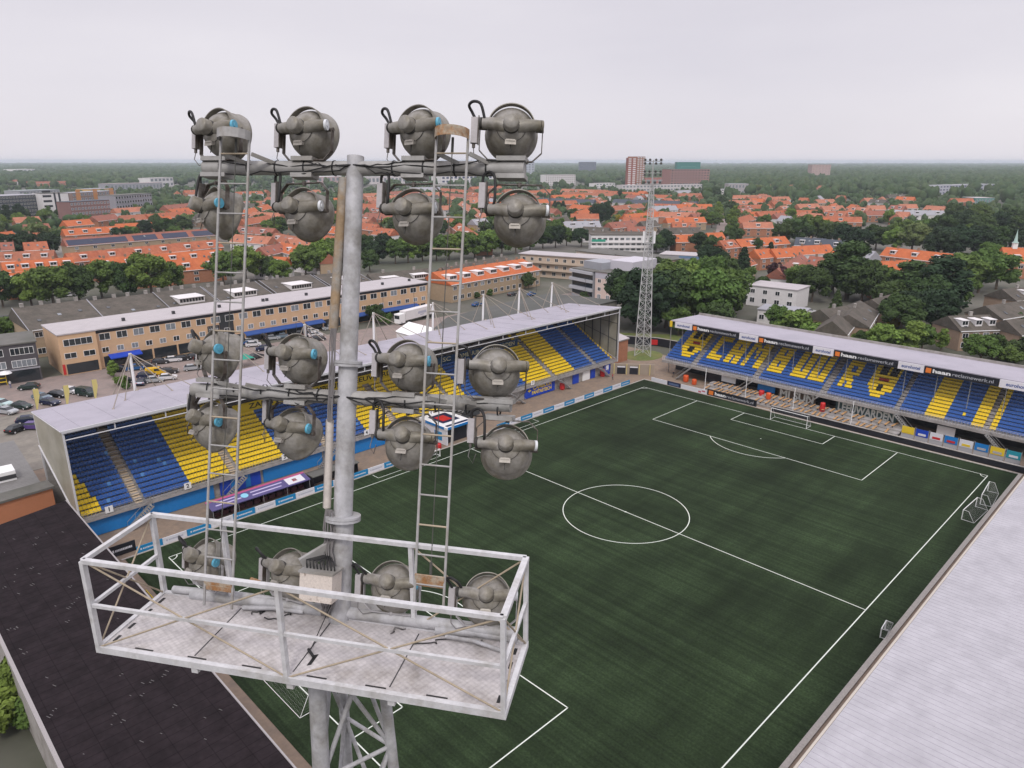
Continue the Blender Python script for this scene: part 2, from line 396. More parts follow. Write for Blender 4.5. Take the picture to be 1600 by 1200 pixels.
def place_seats(root, seats, rz):
    """seats: list of (x,y,z,key) in world; the 100 largest in view are parts of their own, the rest one part"""
    loc, _ = ORIG[root.name]
    seats = sorted(seats, key=lambda s: (s[0]-CAM[0])**2+(s[1]-CAM[1])**2)
    for (x, y, z, kk) in seats[:100]:
        o = link('seat', SEAT_ME[kk], root); o.location = Vector((x, y, z))-loc; o.rotation_euler = (0, 0, rz)
    rest = seats[100:]; c, s = math.cos(rz), math.sin(rz)
    P = np.array([[r[0]-loc.x, r[1]-loc.y, r[2]-loc.z] for r in rest])
    V = np.stack([SV[:,0]*c-SV[:,1]*s, SV[:,0]*s+SV[:,1]*c, SV[:,2]], 1)
    AV = (P[:,None,:]+V[None]).reshape(-1, 3); n = len(SV)
    F = [tuple(i+j*n for i in f) for j in range(len(rest)) for f in SF]
    me = bpy.data.meshes.new('seating'); me.from_pydata(AV.tolist(), [], F)
    for m in SLIST: me.materials.append(m)
    mi = np.repeat([SKEY.index(r[3]) for r in rest], len(SF)); me.polygons.foreach_set('material_index', mi.astype(np.int32)); me.update()
    o = link('seating', me, root); o['kind'] = 'stuff'
terrace = mat('terrace_concrete', (0.33, 0.31, 0.30), 0.9, var=0.15, scale=0.6, col2=(0.25, 0.235, 0.22))
aisle = mat('aisle_step', (0.56, 0.45, 0.32), 0.85, var=0.15, scale=2)
roofm = mat('pale_roof_sheet', (0.37, 0.35, 0.40), 0.65, var=0.05, scale=0.12, spec=0.2, col2=(0.33, 0.315, 0.36), thr=(0.45, 0.62))
glaze = mat('weathered_end_panel', (0.36, 0.34, 0.28), 0.5, var=0.14, scale=0.15, col2=(0.27, 0.25, 0.19))
brickm = mat('red_brick', (0.30, 0.12, 0.07), 0.9, var=0.2, scale=1.5)

# ---- main stand along the far touchline
LX0, LX1, LY, LZ, RUN, RISE, NR = -6.5, 110.6, 80.6, 3.0, 0.82, 0.465, 17
ms = thing('main_stand', 'long blue and yellow seated stand with pale roof and tie-rod masts along the far touchline', 'stand', (52, LY, 0))
t = MB()
for i in range(NR):
    y = LY+i*RUN; z = LZ+i*RISE
    t.box(LX0+0.2, y, z-0.6, LX1-0.2, y+RUN+(0 if i < NR-1 else 1.2), z)
part(t, 'terrace', terrace, ms, True)
t = MB(); t.box(LX0, 80.0, 2.55, LX1, 80.6, 3.0); t.box(LX0, LY+NR*RUN+1.2, 0, LX1, LY+NR*RUN+1.45, 14.6)
part(t, 'front_walkway', terrace, ms, True)
# front wall panels below the seats: (x0, x1, colour)
panels = [(-6.5, 11.5, sky_blue, None), (12.5, 19.0, royal, None), (19.5, 30.0, sky_blue, None), (30.5, 44, sky_blue, None), (44.5, 51.5, royal, None),
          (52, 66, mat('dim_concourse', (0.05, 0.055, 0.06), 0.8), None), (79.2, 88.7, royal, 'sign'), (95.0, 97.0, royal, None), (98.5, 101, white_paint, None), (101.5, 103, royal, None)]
t = MB(); t.box(LX0, 80.9, 0, LX1, 81.1, 2.55); part(t, 'front_wall', concrete, ms, True)
for (x0, x1, m, kind) in panels:
    t = MB(); t.box(x0, 80.62, 0.1 if kind else 0.05, x1, 80.88, 2.5 if not kind else 2.75); p = part(t, 'wall_panel', m, ms, True)
    if kind:
        p['label'] = 'royal blue panel lettered CAMBUUR FANTASTISCH in yellow'
        lettering('CAMBUUR', 1.15, yellow, p, (84.6, 80.6, 2.02), (1,0,0), (0,0,1), 6.0, 0.03, shear=0.1)
        lettering('FANTASTISCH', 1.05, yellow, p, (84.4, 80.6, 0.98), (1,0,0), (0,0,1), 6.3, 0.03, shear=0.1)
        q = MB(); q.prism([(0,0.5),(0.5,0.9),(0.5,0.65),(1.0,0.65),(1.0,0.35),(0.5,0.35),(0.5,0.1)], 80.58, 80.615); q.v = [(80.0+v[0], v[1], 1.2+v[2]) for v in q.v]
        part(q, 'emblem', yellow, p, True)
for x in (14.2, 16.5, 47.5):
    t = MB(); t.box(x, 80.56, 0.2, x+0.8, 80.618, 2.45); part(t, 'wall_panel', sky_blue if x < 40 else white_paint, ms, True)
# roof, sloping gently to the back
RF, RB, ZF, ZB = 79.9, 96.2, 16.0, 14.7
t = MB(); th = 0.28
t.add([(LX0-.3,RF,ZF),(LX1+.3,RF,ZF),(LX1+.3,RB,ZB),(LX0-.3,RB,ZB),(LX0-.3,RF,ZF-th),(LX1+.3,RF,ZF-th),(LX1+.3,RB,ZB-th),(LX0-.3,RB,ZB-th)],
      [(0,1,2,3),(4,7,6,5),(0,4,5,1),(1,5,6,2),(2,6,7,3),(3,7,4,0)])
rf = part(t, 'roof', roofm, ms, True)
t = MB()
x = LX0+2
while x < LX1:
    t.bar((x, RF+0.05, ZF+0.015), (x, RB-0.05, ZB+0.015), 0.05, 0.03); x += 4.5
part(t, 'roof_seam', roofm, rf, True)
t = MB(); t.box(LX0-.3, RF-0.16, ZF-0.30, LX1+.3, RF-0.01, ZF+0.06); part(t, 'gutter', pale_steel, rf, True)
t = MB(); t.tube([(LX0, RF+0.2, ZF-1.35), (LX1, RF+0.2, ZF-1.35)], 0.09, 8)
x = LX0+6
while x < LX1: t.bar((x, RF+0.2, ZF-1.35), (x, RF+0.2, ZF-0.3), 0.16, 0.16); x += 6.6
t.tube([(LX0, RF+0.2, ZF-0.45), (LX1, RF+0.2, ZF-0.45)], 0.07, 8)
part(t, 'edge_truss', pale_steel, ms, True)
t = MB()
x = LX0+4
while x < LX1: t.bar((x, RF+0.3, ZF-0.6), (x, RB-0.3, ZB-0.6), 0.18, 0.4); x += 6.6
part(t, 'roof_beam', dark_steel, ms, True)
# gable ends: panel with a sloping foot
for (xe, s) in ((LX0-0.12, -1), (LX1+0.12, 1)):
    t = MB(); poly = [(80.2, 3.2), (95.8, 9.6), (95.8, ZB-0.3), (80.2, ZF-0.3)]
    t.prism(poly, xe-0.08, xe+0.08, 'X'); e = part(t, 'gable_end', glaze, ms, True)
    t = MB(); xi = xe-s*0.14
    for yy in np.linspace(80.4, 95.6, 7): 
        zt = ZF-0.3-(yy-80.2)/15.6*(ZF-ZB); zb = 3.2+(yy-80.2)/15.6*6.4
        t.bar((xi, yy, zb), (xi, yy, zt), 0.16, 0.12, upv=(1,0,0))
    for hh in (0.36, 0.7):
        t.bar((xi, 80.4, 3.2+hh*12.5), (xi, 95.6, 9.6+hh*4.8), 0.08, 0.08)
    part(t, 'gable_frame', dark_steel if s > 0 else pale_steel, e, True)
    t = MB()
    t.bar((xe+s*0.09, 80.1, 3.0), (xe+s*0.09, 95.9, 9.5), 0.3, 0.14); t.bar((xe, 80.05, 2.6), (xe, 80.05, ZF-0.3), 0.22, 0.22, upv=(1,0,0)); t.bar((xe, 95.9, 0), (xe, 95.9, ZB-0.3), 0.25, 0.2, upv=(1,0,0))
    t.bar((xe+s*.09, 80.0, ZF-0.12), (xe+s*.09, 96.1, ZB-0.12), 0.35, 0.12)
    part(t, 'edge_trim', pale_steel, e, True)
# business boxes' parapet lettering at the back of the seats
def parapet(x0, x1, m, lm, words, w, nm):
    t = MB(); t.box(x0, 90.7, 8.4, x1, 90.9, 10.35); p = part(t, 'parapet_board', m, ms, True)
    p['label'] = nm
    for wd, xc, ww in words: lettering(wd, 1.25, lm, p, (xc, 90.68, 9.6), (1,0,0), (0,0,1), ww, 0.02)
parapet(20.0, 60.5, yellow, black, [('ZAKENCLUB', 27.5, 9.5), ('CAMBUUR', 37.0, 7.2), ('LEEUWARDEN', 48.5, 11.5)], 0, 'yellow parapet lettered ZAKENCLUB CAMBUUR LEEUWARDEN')
parapet(62.5, 87.0, mat('deep_teal_board', (0.008, 0.05, 0.13), 0.5), mat('letter_gold', (0.6, 0.55, 0.35), 0.5), [('SC', 66.0, 2.2), ('CAMBUUR', 71.8, 7), ('LEEUWARDEN', 81.2, 9.5)], 0, 'dark blue parapet lettered SC CAMBUUR LEEUWARDEN')
t = MB(); t.box(20.0, 90.92, 8.4, 87.0, LY+NR*RUN+1.1, 8.9); part(t, 'box_floor', terrace, ms, True)
# seats
LAIS = [(a_-.48, a_+.48) for a_ in (1.1, 15.0, 31.1, 45.5, 59.8, 74.4, 88.5, 103.0)]
def lcol(x, i):
    if x < -5.2+(9.5-i)*0.18 and i < 10: return 'y'
    if x < 8.4: return 'b'
    if x < 23.6: return 'y'
    if x < 39.6: return 'b'
    if x < 64.0: return 'y'
    if x < 80.0: return 'b'
    if x < 95.8: return 'y'
    if x > 109.2: return 'y'
    return 'b'
seats = []
for i in range(NR):
    x = LX0+0.6
    while x < LX1-0.5:
        if not any(a-0.2 < x < b_+0.2 for a, b_ in LAIS) and not (i >= 12 and 20 < x < 87):
            kk = lcol(x, i)
            if kk == 'b' and rnd.random() < 0.012: kk = 'w'
            seats.append((x, LY+i*RUN+0.5, LZ+i*RISE, kk))
        x += 0.5
place_seats(ms, seats, math.pi)
for a, b_ in LAIS:
    t = MB()
    for i in range(NR):
        y = LY+i*RUN; z = LZ+i*RISE
        t.box(a, y+0.03, z, b_, y+0.79, z+0.02); t.box(a, y-0.38, z-RISE/2, b_, y+0.0, z-RISE/2+0.02)
    part(t, 'aisle_steps', aisle if a < 50 else terrace, ms, True)
# front barrier, stairs to the apron, block numbers
t = MB(); x = LX0+0.3
while x < LX1:
    t.bar((x, 80.05, 2.9), (x, 80.05, 3.95), 0.04, 0.04, upv=(1,0,0)); x += 1.5
for z in (3.2, 3.45, 3.7, 3.95): t.bar((LX0, 80.05, z), (LX1, 80.05, z), 0.035, 0.035)
part(t, 'front_barrier', steel, ms, True)
t = MB(); x = 60.0
while x < LX1:
    t.bar((x, 79.98, 2.9), (x, 79.98, 3.95), 0.02, 0.02, upv=(1,0,0)); x += 0.25
part(t, 'barrier_infill', pale_steel, ms, True)
def stair(x, s, root, y0=79.9, y1=79.9, z=2.7, L=3.4):
    t = MB(); n = 12; x0 = x; x1 = x+s*L
    for e in (-0.55, 0.55): t.bar((x0, y0+e-0.7, z), (x1, y1+e-0.7, 0.05), 0.06, 0.22)
    for j in range(n):
        f = (j+0.5)/n; t.obox((x0+(x1-x0)*f, y0-0.7, z*(1-f)), (1,0,0), (0,1,0), (0,0,1), 0.13, 0.53, 0.02)
    for e in (-0.58, 0.58):
        t.bar((x0, y0+e-0.7, z+1.0), (x1, y1+e-0.7, 1.05), 0.05, 0.05)
        for f in (0, 0.33, 0.66, 1): t.bar((x0+(x1-x0)*f, y0+e-0.7, z*(1-f)+0.05), (x0+(x1-x0)*f, y0+e-0.7, z*(1-f)+1.05), 0.04, 0.04, upv=(1,0,0))
    part(t, 'access_stair', steel, root, True)
for x, s in ((2.3, -1), (16.0, -1), (32.0, -1), (46.0, -1), (60.0, -1), (74.0, 1), (88.8, 1), (102.9, 1)): stair(x, s, ms)
for n_, xx in (('1', -3.0), ('2', 7.6), ('3', 23.0), ('4', 38.6), ('5', 53.0), ('6', 68.0), ('7', 80.8)):
    t = MB(); t.box(xx-0.5, 79.9, 3.15, xx+0.5, 79.96, 4.1); p = part(t, 'block_number', white_paint, ms, True)
    lettering(n_, 0.85, black, p, (xx, 79.89, 3.62), (1,0,0), (0,0,1), None, 0.02)
# roof masts with tie rods
for j, mx_ in enumerate([6.5, 21.5, 36.5, 51.5, 66.5, 81.0, 92.5, 104]):
    base = Vector((mx_+1.0, 97.0, 13.9)); top = Vector((mx_+1.0, 96.6, 20.6))
    t = MB(); t.tube([base, top], 0.22, 8); m_ = part(t, 'roof_mast', white_paint, ms, True)
    t = MB()
    for dx, y in ((-6.2, 86.5), (-3.4, 90.5), (3.4, 90.5), (6.2, 86.5)):
        z = ZF-(y-RF)/(RB-RF)*(ZF-ZB); t.tube([top, (mx_+1+dx, y, z+0.05)], 0.075, 5); t.lathe([(0, 0.2), (0.12, 0.14), (0.14, 0)], 8, 'Z', (mx_+1+dx, y, z))
    for dx in (-7, 7): t.tube([top, (mx_+1+dx, 97.6, 7.0)], 0.075, 5)
    t.lathe([(0, 0.3), (0.2, 0.2), (0.22, 0)], 8, 'Z', (mx_+1, 96.0, ZB))
    part(t, 'tie_rod', mat('rod_steel', (0.30, 0.26, 0.22), 0.5, 0.3, var=0.2), m_, True)

# ---- stand behind the goal with the lettered seats
SX, SZ, SRUN, SRISE, SN = 117.2, 3.6, 0.8, 0.468, 17
SY0, SY1 = -6.0, 71.2
gs = thing('goal_stand', 'blue stand behind the goal with CAMBUUR and shields set in yellow seats', 'stand', (SX, 33, 0))
t = MB()
for i in range(SN):
    x = SX+i*SRUN; z = SZ+i*SRISE
    t.box(x, SY0, z-0.6, x+SRUN+(0 if i < SN-1 else 1.0), SY1, z)
t.box(SX-0.7, SY0, SZ-0.5, SX, SY1, SZ)
part(t, 'terrace', terrace, gs, True)
t = MB(); t.box(SX+SN*SRUN+1.0, SY0, 0, SX+SN*SRUN+1.2, SY1, 12.9); part(t, 'back_wall', concrete, gs, True)
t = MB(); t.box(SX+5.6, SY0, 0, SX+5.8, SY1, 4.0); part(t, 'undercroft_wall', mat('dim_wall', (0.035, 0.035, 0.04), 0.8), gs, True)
t = MB()
gz0, gz1 = 12.9, 12.4; gx0, gx1 = 119.3, 131.8
t.add([(gx0,SY0,gz0),(gx0,SY1,gz0),(gx1,SY1,gz1),(gx1,SY0,gz1),(gx0,SY0,gz0-.25),(gx0,SY1,gz0-.25),(gx1,SY1,gz1-.25),(gx1,SY0,gz1-.25)],
      [(0,1,2,3),(4,7,6,5),(0,4,5,1),(1,5,6,2),(2,6,7,3),(3,7,4,0)])
grf = part(t, 'roof', roofm, gs, True)
t = MB()
for y in np.arange(SY0+3, SY1, 5.5): t.bar((120.5, y, 5.0), (120.5, y, 12.6), 0.12, 0.12, upv=(1,0,0))
for y in np.arange(SY0+3, SY1, 5.5): t.bar((gx0+0.2, y, 12.5), (gx1-0.2, y, 12.0), 0.15, 0.3)
t.bar((119.5, SY1-0.1, 0), (119.5, SY1-0.1, 12.7), 0.14, 0.14, upv=(1,0,0))
part(t, 'roof_post', steel, gs, True)
# fascia boards along the roof edge
def fx(px, py): 
    d = FW+RT*(px-800)/LENS_PX-UP*(py-600)/LENS_PX; tt = (119.2-CAM[0])/d[0]; return float((CAM+d*tt)[1])
bounds = [(1055, 507, 'h'), (1082, 512, 'n'), (1155, 526, 'h'), (1185, 531, 'n'), (1270, 547, 'h'), (1303, 553, 'n'), (1403, 571, 'h'), (1444, 579, 'n'), (1561, 600, 'h')]
ys = [fx(a, b_) for a, b_, _ in bounds]; ys.append(ys[-1]-5.5); 
hotel_white = mat('hotel_board_white', (0.70, 0.68, 0.72), 0.5); letter_blue = mat('letter_blue', (0.05, 0.09, 0.28), 0.5)
for i, (_, _, kk) in enumerate(bounds):
    ya, yb = ys[i]-0.05, ys[i+1]+0.05
    t = MB(); t.box(119.05, yb, 11.35, 119.25, ya, 12.75)
    bd = part(t, 'fascia_board', hotel_white if kk == 'h' else black_board, gs, True)
    yc = (ya+yb)/2; L = abs(ya-yb)
    if kk == 'h': lettering('eurohotel', 0.85, letter_blue, bd, (119.04, yc, 12.05), (0,-1,0), (0,0,1), min(L*0.72, 3.4), 0.02)
    else:
        q = MB(); q.box(118.98, ya-1.15, 11.6, 119.04, ya-0.25, 12.5); part(q, 'emblem', orange_paint, bd, True)
        lettering('haan', 0.95, white_paint, bd, (119.03, ya-1.35-L*0.13, 12.05), (0,-1,0), (0,0,1), L*0.25, 0.035)
        lettering('reclamewerk.nl', 0.9, mat('letter_grey', (0.45, 0.46, 0.5), 0.5), bd, (119.03, ya-1.35-L*0.27-L*0.28, 12.05), (0,-1,0), (0,0,1), L*0.54, 0.0)
t = MB(); t.box(119.05, SY1-0.55, 11.35, 119.25, SY1+0.1, 12.75); part(t, 'fascia_board', yellow, gs, True)
# lettered seats: glyphs drawn in (distance along the stand, row)
def para(y, i, x0, x1, r0, r1, t0=0, t1=0): return x1 <= y <= x0 and r0 <= i <= r1
def glyph_cols(y, i):
    if not (2.0 <= i <= 12.6): 
        pass
    def rect(ya, yb, r0, r1): return yb <= y <= ya and r0 <= i <= r1
    # shields
    for (ya, yb) in ((69.1, 63.9), (26.0, 20.9)):
        if yb <= y <= ya and 1.5 <= i <= 12.8:
            u = (ya-y)/(ya-yb); edge = min(u, 1-u)
            foot = 1.6+max(0.0, 0.34-edge)*9.0
            if i < foot: return 'b'
            if i > 8.2 and i < 11.2 and (0.18 < u < 0.44 or 0.58 < u < 0.82): return 'k'
            if 6.5 < i < 7.5 and 0.34 < u < 0.7: return 'r'
            if 3.4 < i < 5.6 and 0.40 < u < 0.62 : return 'k'
            return 'y'
    s = 1.45
    L = []
    C = (61.5, 58.1); 
    if rect(*C, 2.5, 12) and (y > C[0]-s or i < 4.7 or i > 9.7): return 'y'
    C = (57.0, 53.9)
    if rect(*C, 2.5, 12):
        w = 1.2
        if y > C[0]-w or y < C[1]+w or i > 9.9 or 5.5 < i < 7.4: return 'y'
    C = (52.8, 48.7)
    if rect(*C, 2.5, 12):
        u = (C[0]-y)/(C[0]-C[1])
        if u < 0.28 or u > 0.72: return 'y'
        if abs(i-(12-abs(0.5-abs(u-0.0))*0-(5.0*(1-abs(u-0.5)/0.26)))) < 1.7: return 'y'
    C = (46.4, 43.3)
    if rect(*C, 2.5, 12):
        w = 1.3
        if y > C[0]-w or y < C[1]+w*(0.9) and not (6.9 < i < 7.6) or i > 10.2 or i < 4.6 or 6.4 < i < 8.2: return 'y'
    for C in ((41.5, 38.1), (37.6, 34.0)):
        if rect(*C, 2.5, 12) and (y > C[0]-s or y < C[1]+s or i < 4.7): return 'y'
    C = (31.4, 28.3)
    if rect(*C, 2.5, 12):
        u = (C[0]-y)/(C[0]-C[1])
        if u < 0.40 or i > 9.9 or (u > 0.66 and i > 7) or 6.2 < i < 8 or (i <= 6.2 and abs(u-(0.45+(6.2-i)*0.11)) < 0.2): return 'y'
    if rect(14.15, 10.4, -1, 12.6): return 'y'
    if rect(6.4, 4.5, -1, 12.8) or rect(3.25, 2.4, -1, 12.6): return 'y'
    if rect(8.0, 7.5, 1.6, 2.6): return 'y'
    return 'b'
GAIS = [(63.1, 0.65), (47.75, 0.6), (32.85, 0.6), (18.7, 0.65), (3.9, 0.6)]
seats = []
for i in range(SN):
    y = SY1-0.4
    while y > SY0+0.4:
        if not any(abs(y-a) < w for a, w in GAIS): seats.append((SX+i*SRUN+0.48, y, SZ+i*SRISE, glyph_cols(y, i)))
        y -= 0.48
place_seats(gs, seats, math.radians(90))
for a, w in GAIS:
    t = MB()
    for i in range(SN):
        x = SX+i*SRUN; z = SZ+i*SRISE
        t.box(x+0.03, a-w*0.8, z, x+0.77, a+w*0.8, z+0.02); t.box(x-0.36, a-w*0.8, z-SRISE/2, x, a+w*0.8, z-SRISE/2+0.02)
    part(t, 'aisle_steps', terrace, gs, True)
t = MB()
for y in np.arange(SY0, SY1, 0.5): t.bar((SX-0.65, y, SZ-0.1), (SX-0.65, y, SZ+1.0), 0.025, 0.025, upv=(1,0,0))
for z in (0.25, 0.5, 0.75, 1.0): t.bar((SX-0.65, SY0, SZ+z), (SX-0.65, SY1, SZ+z), 0.04, 0.04)
part(t, 'front_barrier', pale_steel, gs, True)
for a, s in ((62.8, 1), (47.6, 1), (33.0, 1), (18.4, -1), (3.4, -1)):
    t = MB(); n = 12; L = 3.6; xx = SX-1.4
    for e in (-0.55, 0.55): t.bar((xx+e, a, SZ-0.2), (xx+e, a+s*L, 0.05), 0.06, 0.22)
    for j in range(n):
        f = (j+0.5)/n; t.obox((xx, a+s*L*f, (SZ-0.2)*(1-f)), (1,0,0), (0,1,0), (0,0,1), 0.53, 0.13, 0.02)
    for e in (-0.58, 0.58): t.bar((xx+e, a, SZ+0.8), (xx+e, a+s*L, 1.05), 0.05, 0.05)
    part(t, 'access_stair', steel, gs, True)
# standing boards under the stand
dimwhite = mat('mural_white', (0.68, 0.69, 0.64), 0.7)
t = MB(); t.box(SX+1.0, 52.0, 0.4, SX+1.15, 60.0, 2.6); part(t, 'mural_board', black_board, gs, True)
def uw(ya, yb, txt, col, back):
    t = MB(); t.box(SX+0.9, yb, 0.5, SX+1.05, ya, 2.7); p = part(t, 'mural_board', back, gs, True)
    lettering(txt, 2.2, col, p, (SX+0.88, (ya+yb)/2, 1.6), (0,-1,0), (0,0,1), abs(ya-yb)*0.92, 0.08)
uw(42.4, 34.4, 'MI SUN', dimwhite, mat('mural_brown', (0.10, 0.07, 0.05), 0.8)); uw(30.2, 18.6, 'LEEUWARDEN', dimwhite, mat('mural_teal', (0.05, 0.09, 0.09), 0.8))
t = MB(); t.box(SX+0.8, 52.5, 1.3, SX+0.95, 56.0, 2.6); part(t, 'notice_board', white_paint, gs, True)
t = MB(); t.box(SX+0.8, 43.2, 1.2, SX+0.95, 47.2, 2.8); part(t, 'notice_board', sky_blue, gs, True)
t = MB(); t.box(SX+0.8, 8.5, 0.8, SX+0.95, 11.5, 2.4); part(t, 'notice_board', white_paint, gs, True)

# ---- near stand: only its ribbed roof is in view
ns = thing('near_stand', 'stand under the broad ribbed grey-white roof along the near touchline', 'stand', (55, -20, 0))
t = MB(); t.box(-2, -40, 0, 112, -8.1, 0.6); t.box(-2, -40, 0, 112, -39.5, 12); part(t, 'terrace', terrace, ns, True)
t = MB(); za, zb = 9.0, 9.6
t.add([(0,-7.7,za),(112,-7.7,za),(112,-41,zb),(0,-41,zb),(0,-7.7,za-.3),(112,-7.7,za-.3),(112,-41,zb-.3),(0,-41,zb-.3)],
      [(0,1,2,3),(4,7,6,5),(0,4,5,1),(1,5,6,2),(2,6,7,3),(3,7,4,0)])
nr = part(t, 'roof', mat('near_roof_sheet', (0.415, 0.408, 0.438), 0.65, var=0.11, scale=0.22, spec=0.2, col2=(0.355, 0.348, 0.375)), ns, True)
t = MB(); x = 0.4; q = 0
while x < 112:
    t.bar((x, -7.72, za+0.006), (x, -41, zb+0.006), 0.04, 0.016); x += 0.62
part(t, 'roof_rib', roofm, nr, True)
t = MB(); t.box(0, -7.68, za-0.3, 112, -7.5, za+0.02); part(t, 'gutter', mat('gutter_beige', (0.45, 0.41, 0.36), 0.7, var=0.15), nr, True)
t = MB(); t.box(-2, -5.6, 0, 112, -5.4, 1.0); part(t, 'front_wall', concrete, ns, True)
t = MB()
for x in np.arange(1, 112, 7.5): t.bar((x, -9, 0), (x, -9, 8.8), 0.25, 0.25, upv=(1,0,0))
part(t, 'roof_post', dark_steel, ns, True)
t = MB(); t.box(-4.6, -5.3, 0, 109.6, -5.05, 0.8); part(t, 'front_board', black_board, ns, True)

# ---- stand behind the near goal: its dark felt roof
ds = thing('end_stand', 'stand behind the near goal under the flat dark brown felt roof', 'stand', (-16, 45, 0))
felt = mat('dark_felt', (0.0235, 0.0180, 0.0205), 0.9, var=0.22, scale=0.6, spec=0.06, col2=(0.016, 0.0125, 0.0140),
           tile=[(1, 1.0, 0.5, 0.06), (0, 1.9, 0.6, 0.03)])
t = MB(); zt = 8.0
t.add([(-9,-16,zt),(-8.4,76.6,zt),(-15.6,75.0,zt),(-20.2,73.9,zt),(-20.8,-16,zt)], [(0,1,2,3,4)])
t.add([(-9,-16,zt-.35),(-8.4,76.6,zt-.35),(-15.6,75.0,zt-.35),(-20.2,73.9,zt-.35),(-20.8,-16,zt-.35)], [(4,3,2,1,0)])
o = t.v; t.f += [(i, (i+1) % 5, 5+(i+1) % 5, 5+i) for i in range(5)]; t.m += [0]*5; t.sm += [False]*5
for i in range(85):
    x = rnd.uniform(-20, -9.8); y = rnd.uniform(12, 73)
    for j in range(rnd.choice((1, 1, 2))):
        t.obox((x+j*0.22, y+j*0.10, zt+0.012), (0.93,0.37,0), (-0.37,0.93,0), (0,0,1), 0.022, rnd.uniform(0.06, 0.22), 0.006, 1)
dr = part(t, 'roof', [felt, mat('clip_grey', (0.12, 0.115, 0.115), 0.7)], ds, True)
t = MB()
t.bar((-8.93,-16,zt+0.03), (-8.35,76.6,zt+0.03), 0.14, 0.1); t.bar((-20.8,-16,zt+0.03), (-20.25,73.9,zt+0.03), 0.3, 0.1)
part(t, 'roof_trim', mat('trim_grey', (0.30, 0.28, 0.28), 0.6, var=0.2), dr, True)
t = MB(); t.box(-20.2, -15, 0, -19.9, 72, 7.6); part(t, 'back_wall', concrete, ds, True)
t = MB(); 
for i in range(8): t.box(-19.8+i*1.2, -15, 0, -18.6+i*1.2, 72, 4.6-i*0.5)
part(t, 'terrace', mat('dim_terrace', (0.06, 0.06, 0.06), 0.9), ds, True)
t = MB()
for y in np.arange(-10, 74, 6.0): t.bar((-9.6, y, 0), (-9.6, y, 7.7), 0.2, 0.2, upv=(1,0,0))
part(t, 'roof_post', dark_steel, ds, True)
t = MB(); t.box(-8.0, -12, 0.0, -7.8, 66, 1.1); part(t, 'front_wall', mat('dim_black_board', (0.02, 0.02, 0.022), 0.7), ds, True)
# ---------------------------------------------------------------- the near light mast
HD = math.radians(45.286-12.5); LEAN = math.radians(13.5)
hn = np.array([math.cos(HD), math.sin(HD), 0]); ha = np.array([math.sin(HD), -math.cos(HD), 0])
hup = np.array([hn[0]*math.sin(LEAN), hn[1]*math.sin(LEAN), math.cos(LEAN)]); hfo = np.array([hn[0]*math.cos(LEAN), hn[1]*math.cos(LEAN), -math.sin(LEAN)])
HO = CAM+8.65*(FW+RT*(555-800)/LENS_PX-UP*(263-600)/LENS_PX)
def H(s, f, t): return Vector(HO+ha*s+hfo*f+hup*t)                # leaning head frame: along the arm, forward, up
HM = Matrix(((ha[0], hfo[0], hup[0], HO[0]), (ha[1], hfo[1], hup[1], HO[1]), (ha[2], hfo[2], hup[2], HO[2]), (0,0,0,1)))
PZ = 43.68
pb = H(0, 0, -5.52)
def Pf(s, n, z):
    s = s-0.067
    return Vector((HO[0]+ha[0]*s+hn[0]*n, HO[1]+ha[1]*s+hn[1]*n, z))   # upright platform frame
galv = mat('mast_galvanised', (0.33, 0.325, 0.315), 0.6, 0.15, var=0.22, scale=1.6, col2=(0.25, 0.235, 0.21), thr=(0.45, 0.7), bump=0.15, bscale=60)
galv_pale = mat('mast_pale_galvanised', (0.43, 0.43, 0.445), 0.6, 0.1, var=0.22, scale=2.6, spec=0.3, col2=(0.27, 0.262, 0.25), thr=(0.46, 0.66), bump=0.1, bscale=60)
rust = mat('rusty_steel', (0.30, 0.15, 0.06), 0.85, var=0.35, scale=7, col2=(0.36, 0.31, 0.24), thr=(0.40, 0.58))
moss_pipe = mat('mossy_brown_pipe', (0.28, 0.20, 0.12), 0.85, var=0.3, scale=3, col2=(0.30, 0.28, 0.25), thr=(0.45, 0.62))
wire_mat = mat('grey_cable', (0.16, 0.15, 0.15), 0.6)
mast = thing('light_mast', 'big near galvanised light mast with two cross arms and a railed work platform', 'light mast', (pb.x, pb.y, 0))
m = MB()
m.tube([H(0,0,-5.6), H(0,0,-4.30)], 0.135, 20); m.tube([H(0,0,-4.30), H(0,0,-2.36)], 0.117, 20); m.tube([H(0,0,-2.36), H(0,0,0.14)], [0.109, 0.102], 20)
for tt, r in ((-4.30, 0.22), (-4.265, 0.22), (-2.38, 0.172), (-2.345, 0.172)): m.tube([H(0,0,tt), H(0,0,tt+0.03)], r, 24)
pole = part(m, 'pole', galv_pale, mast, True)
m = MB(); m.tube([H(-0.20,-0.03,-1.95), H(-0.125,-0.04,-0.12)], 0.058, 10); part(m, 'cable_duct', moss_pipe, pole, True)
m = MB(); m.tube([H(-0.19,-0.06,-4.15), H(-0.19,-0.06,-3.05)], 0.055, 4); part(m, 'cable_duct', mat('duct_beige', (0.50, 0.46, 0.42), 0.7, var=0.2, scale=3), pole, True)
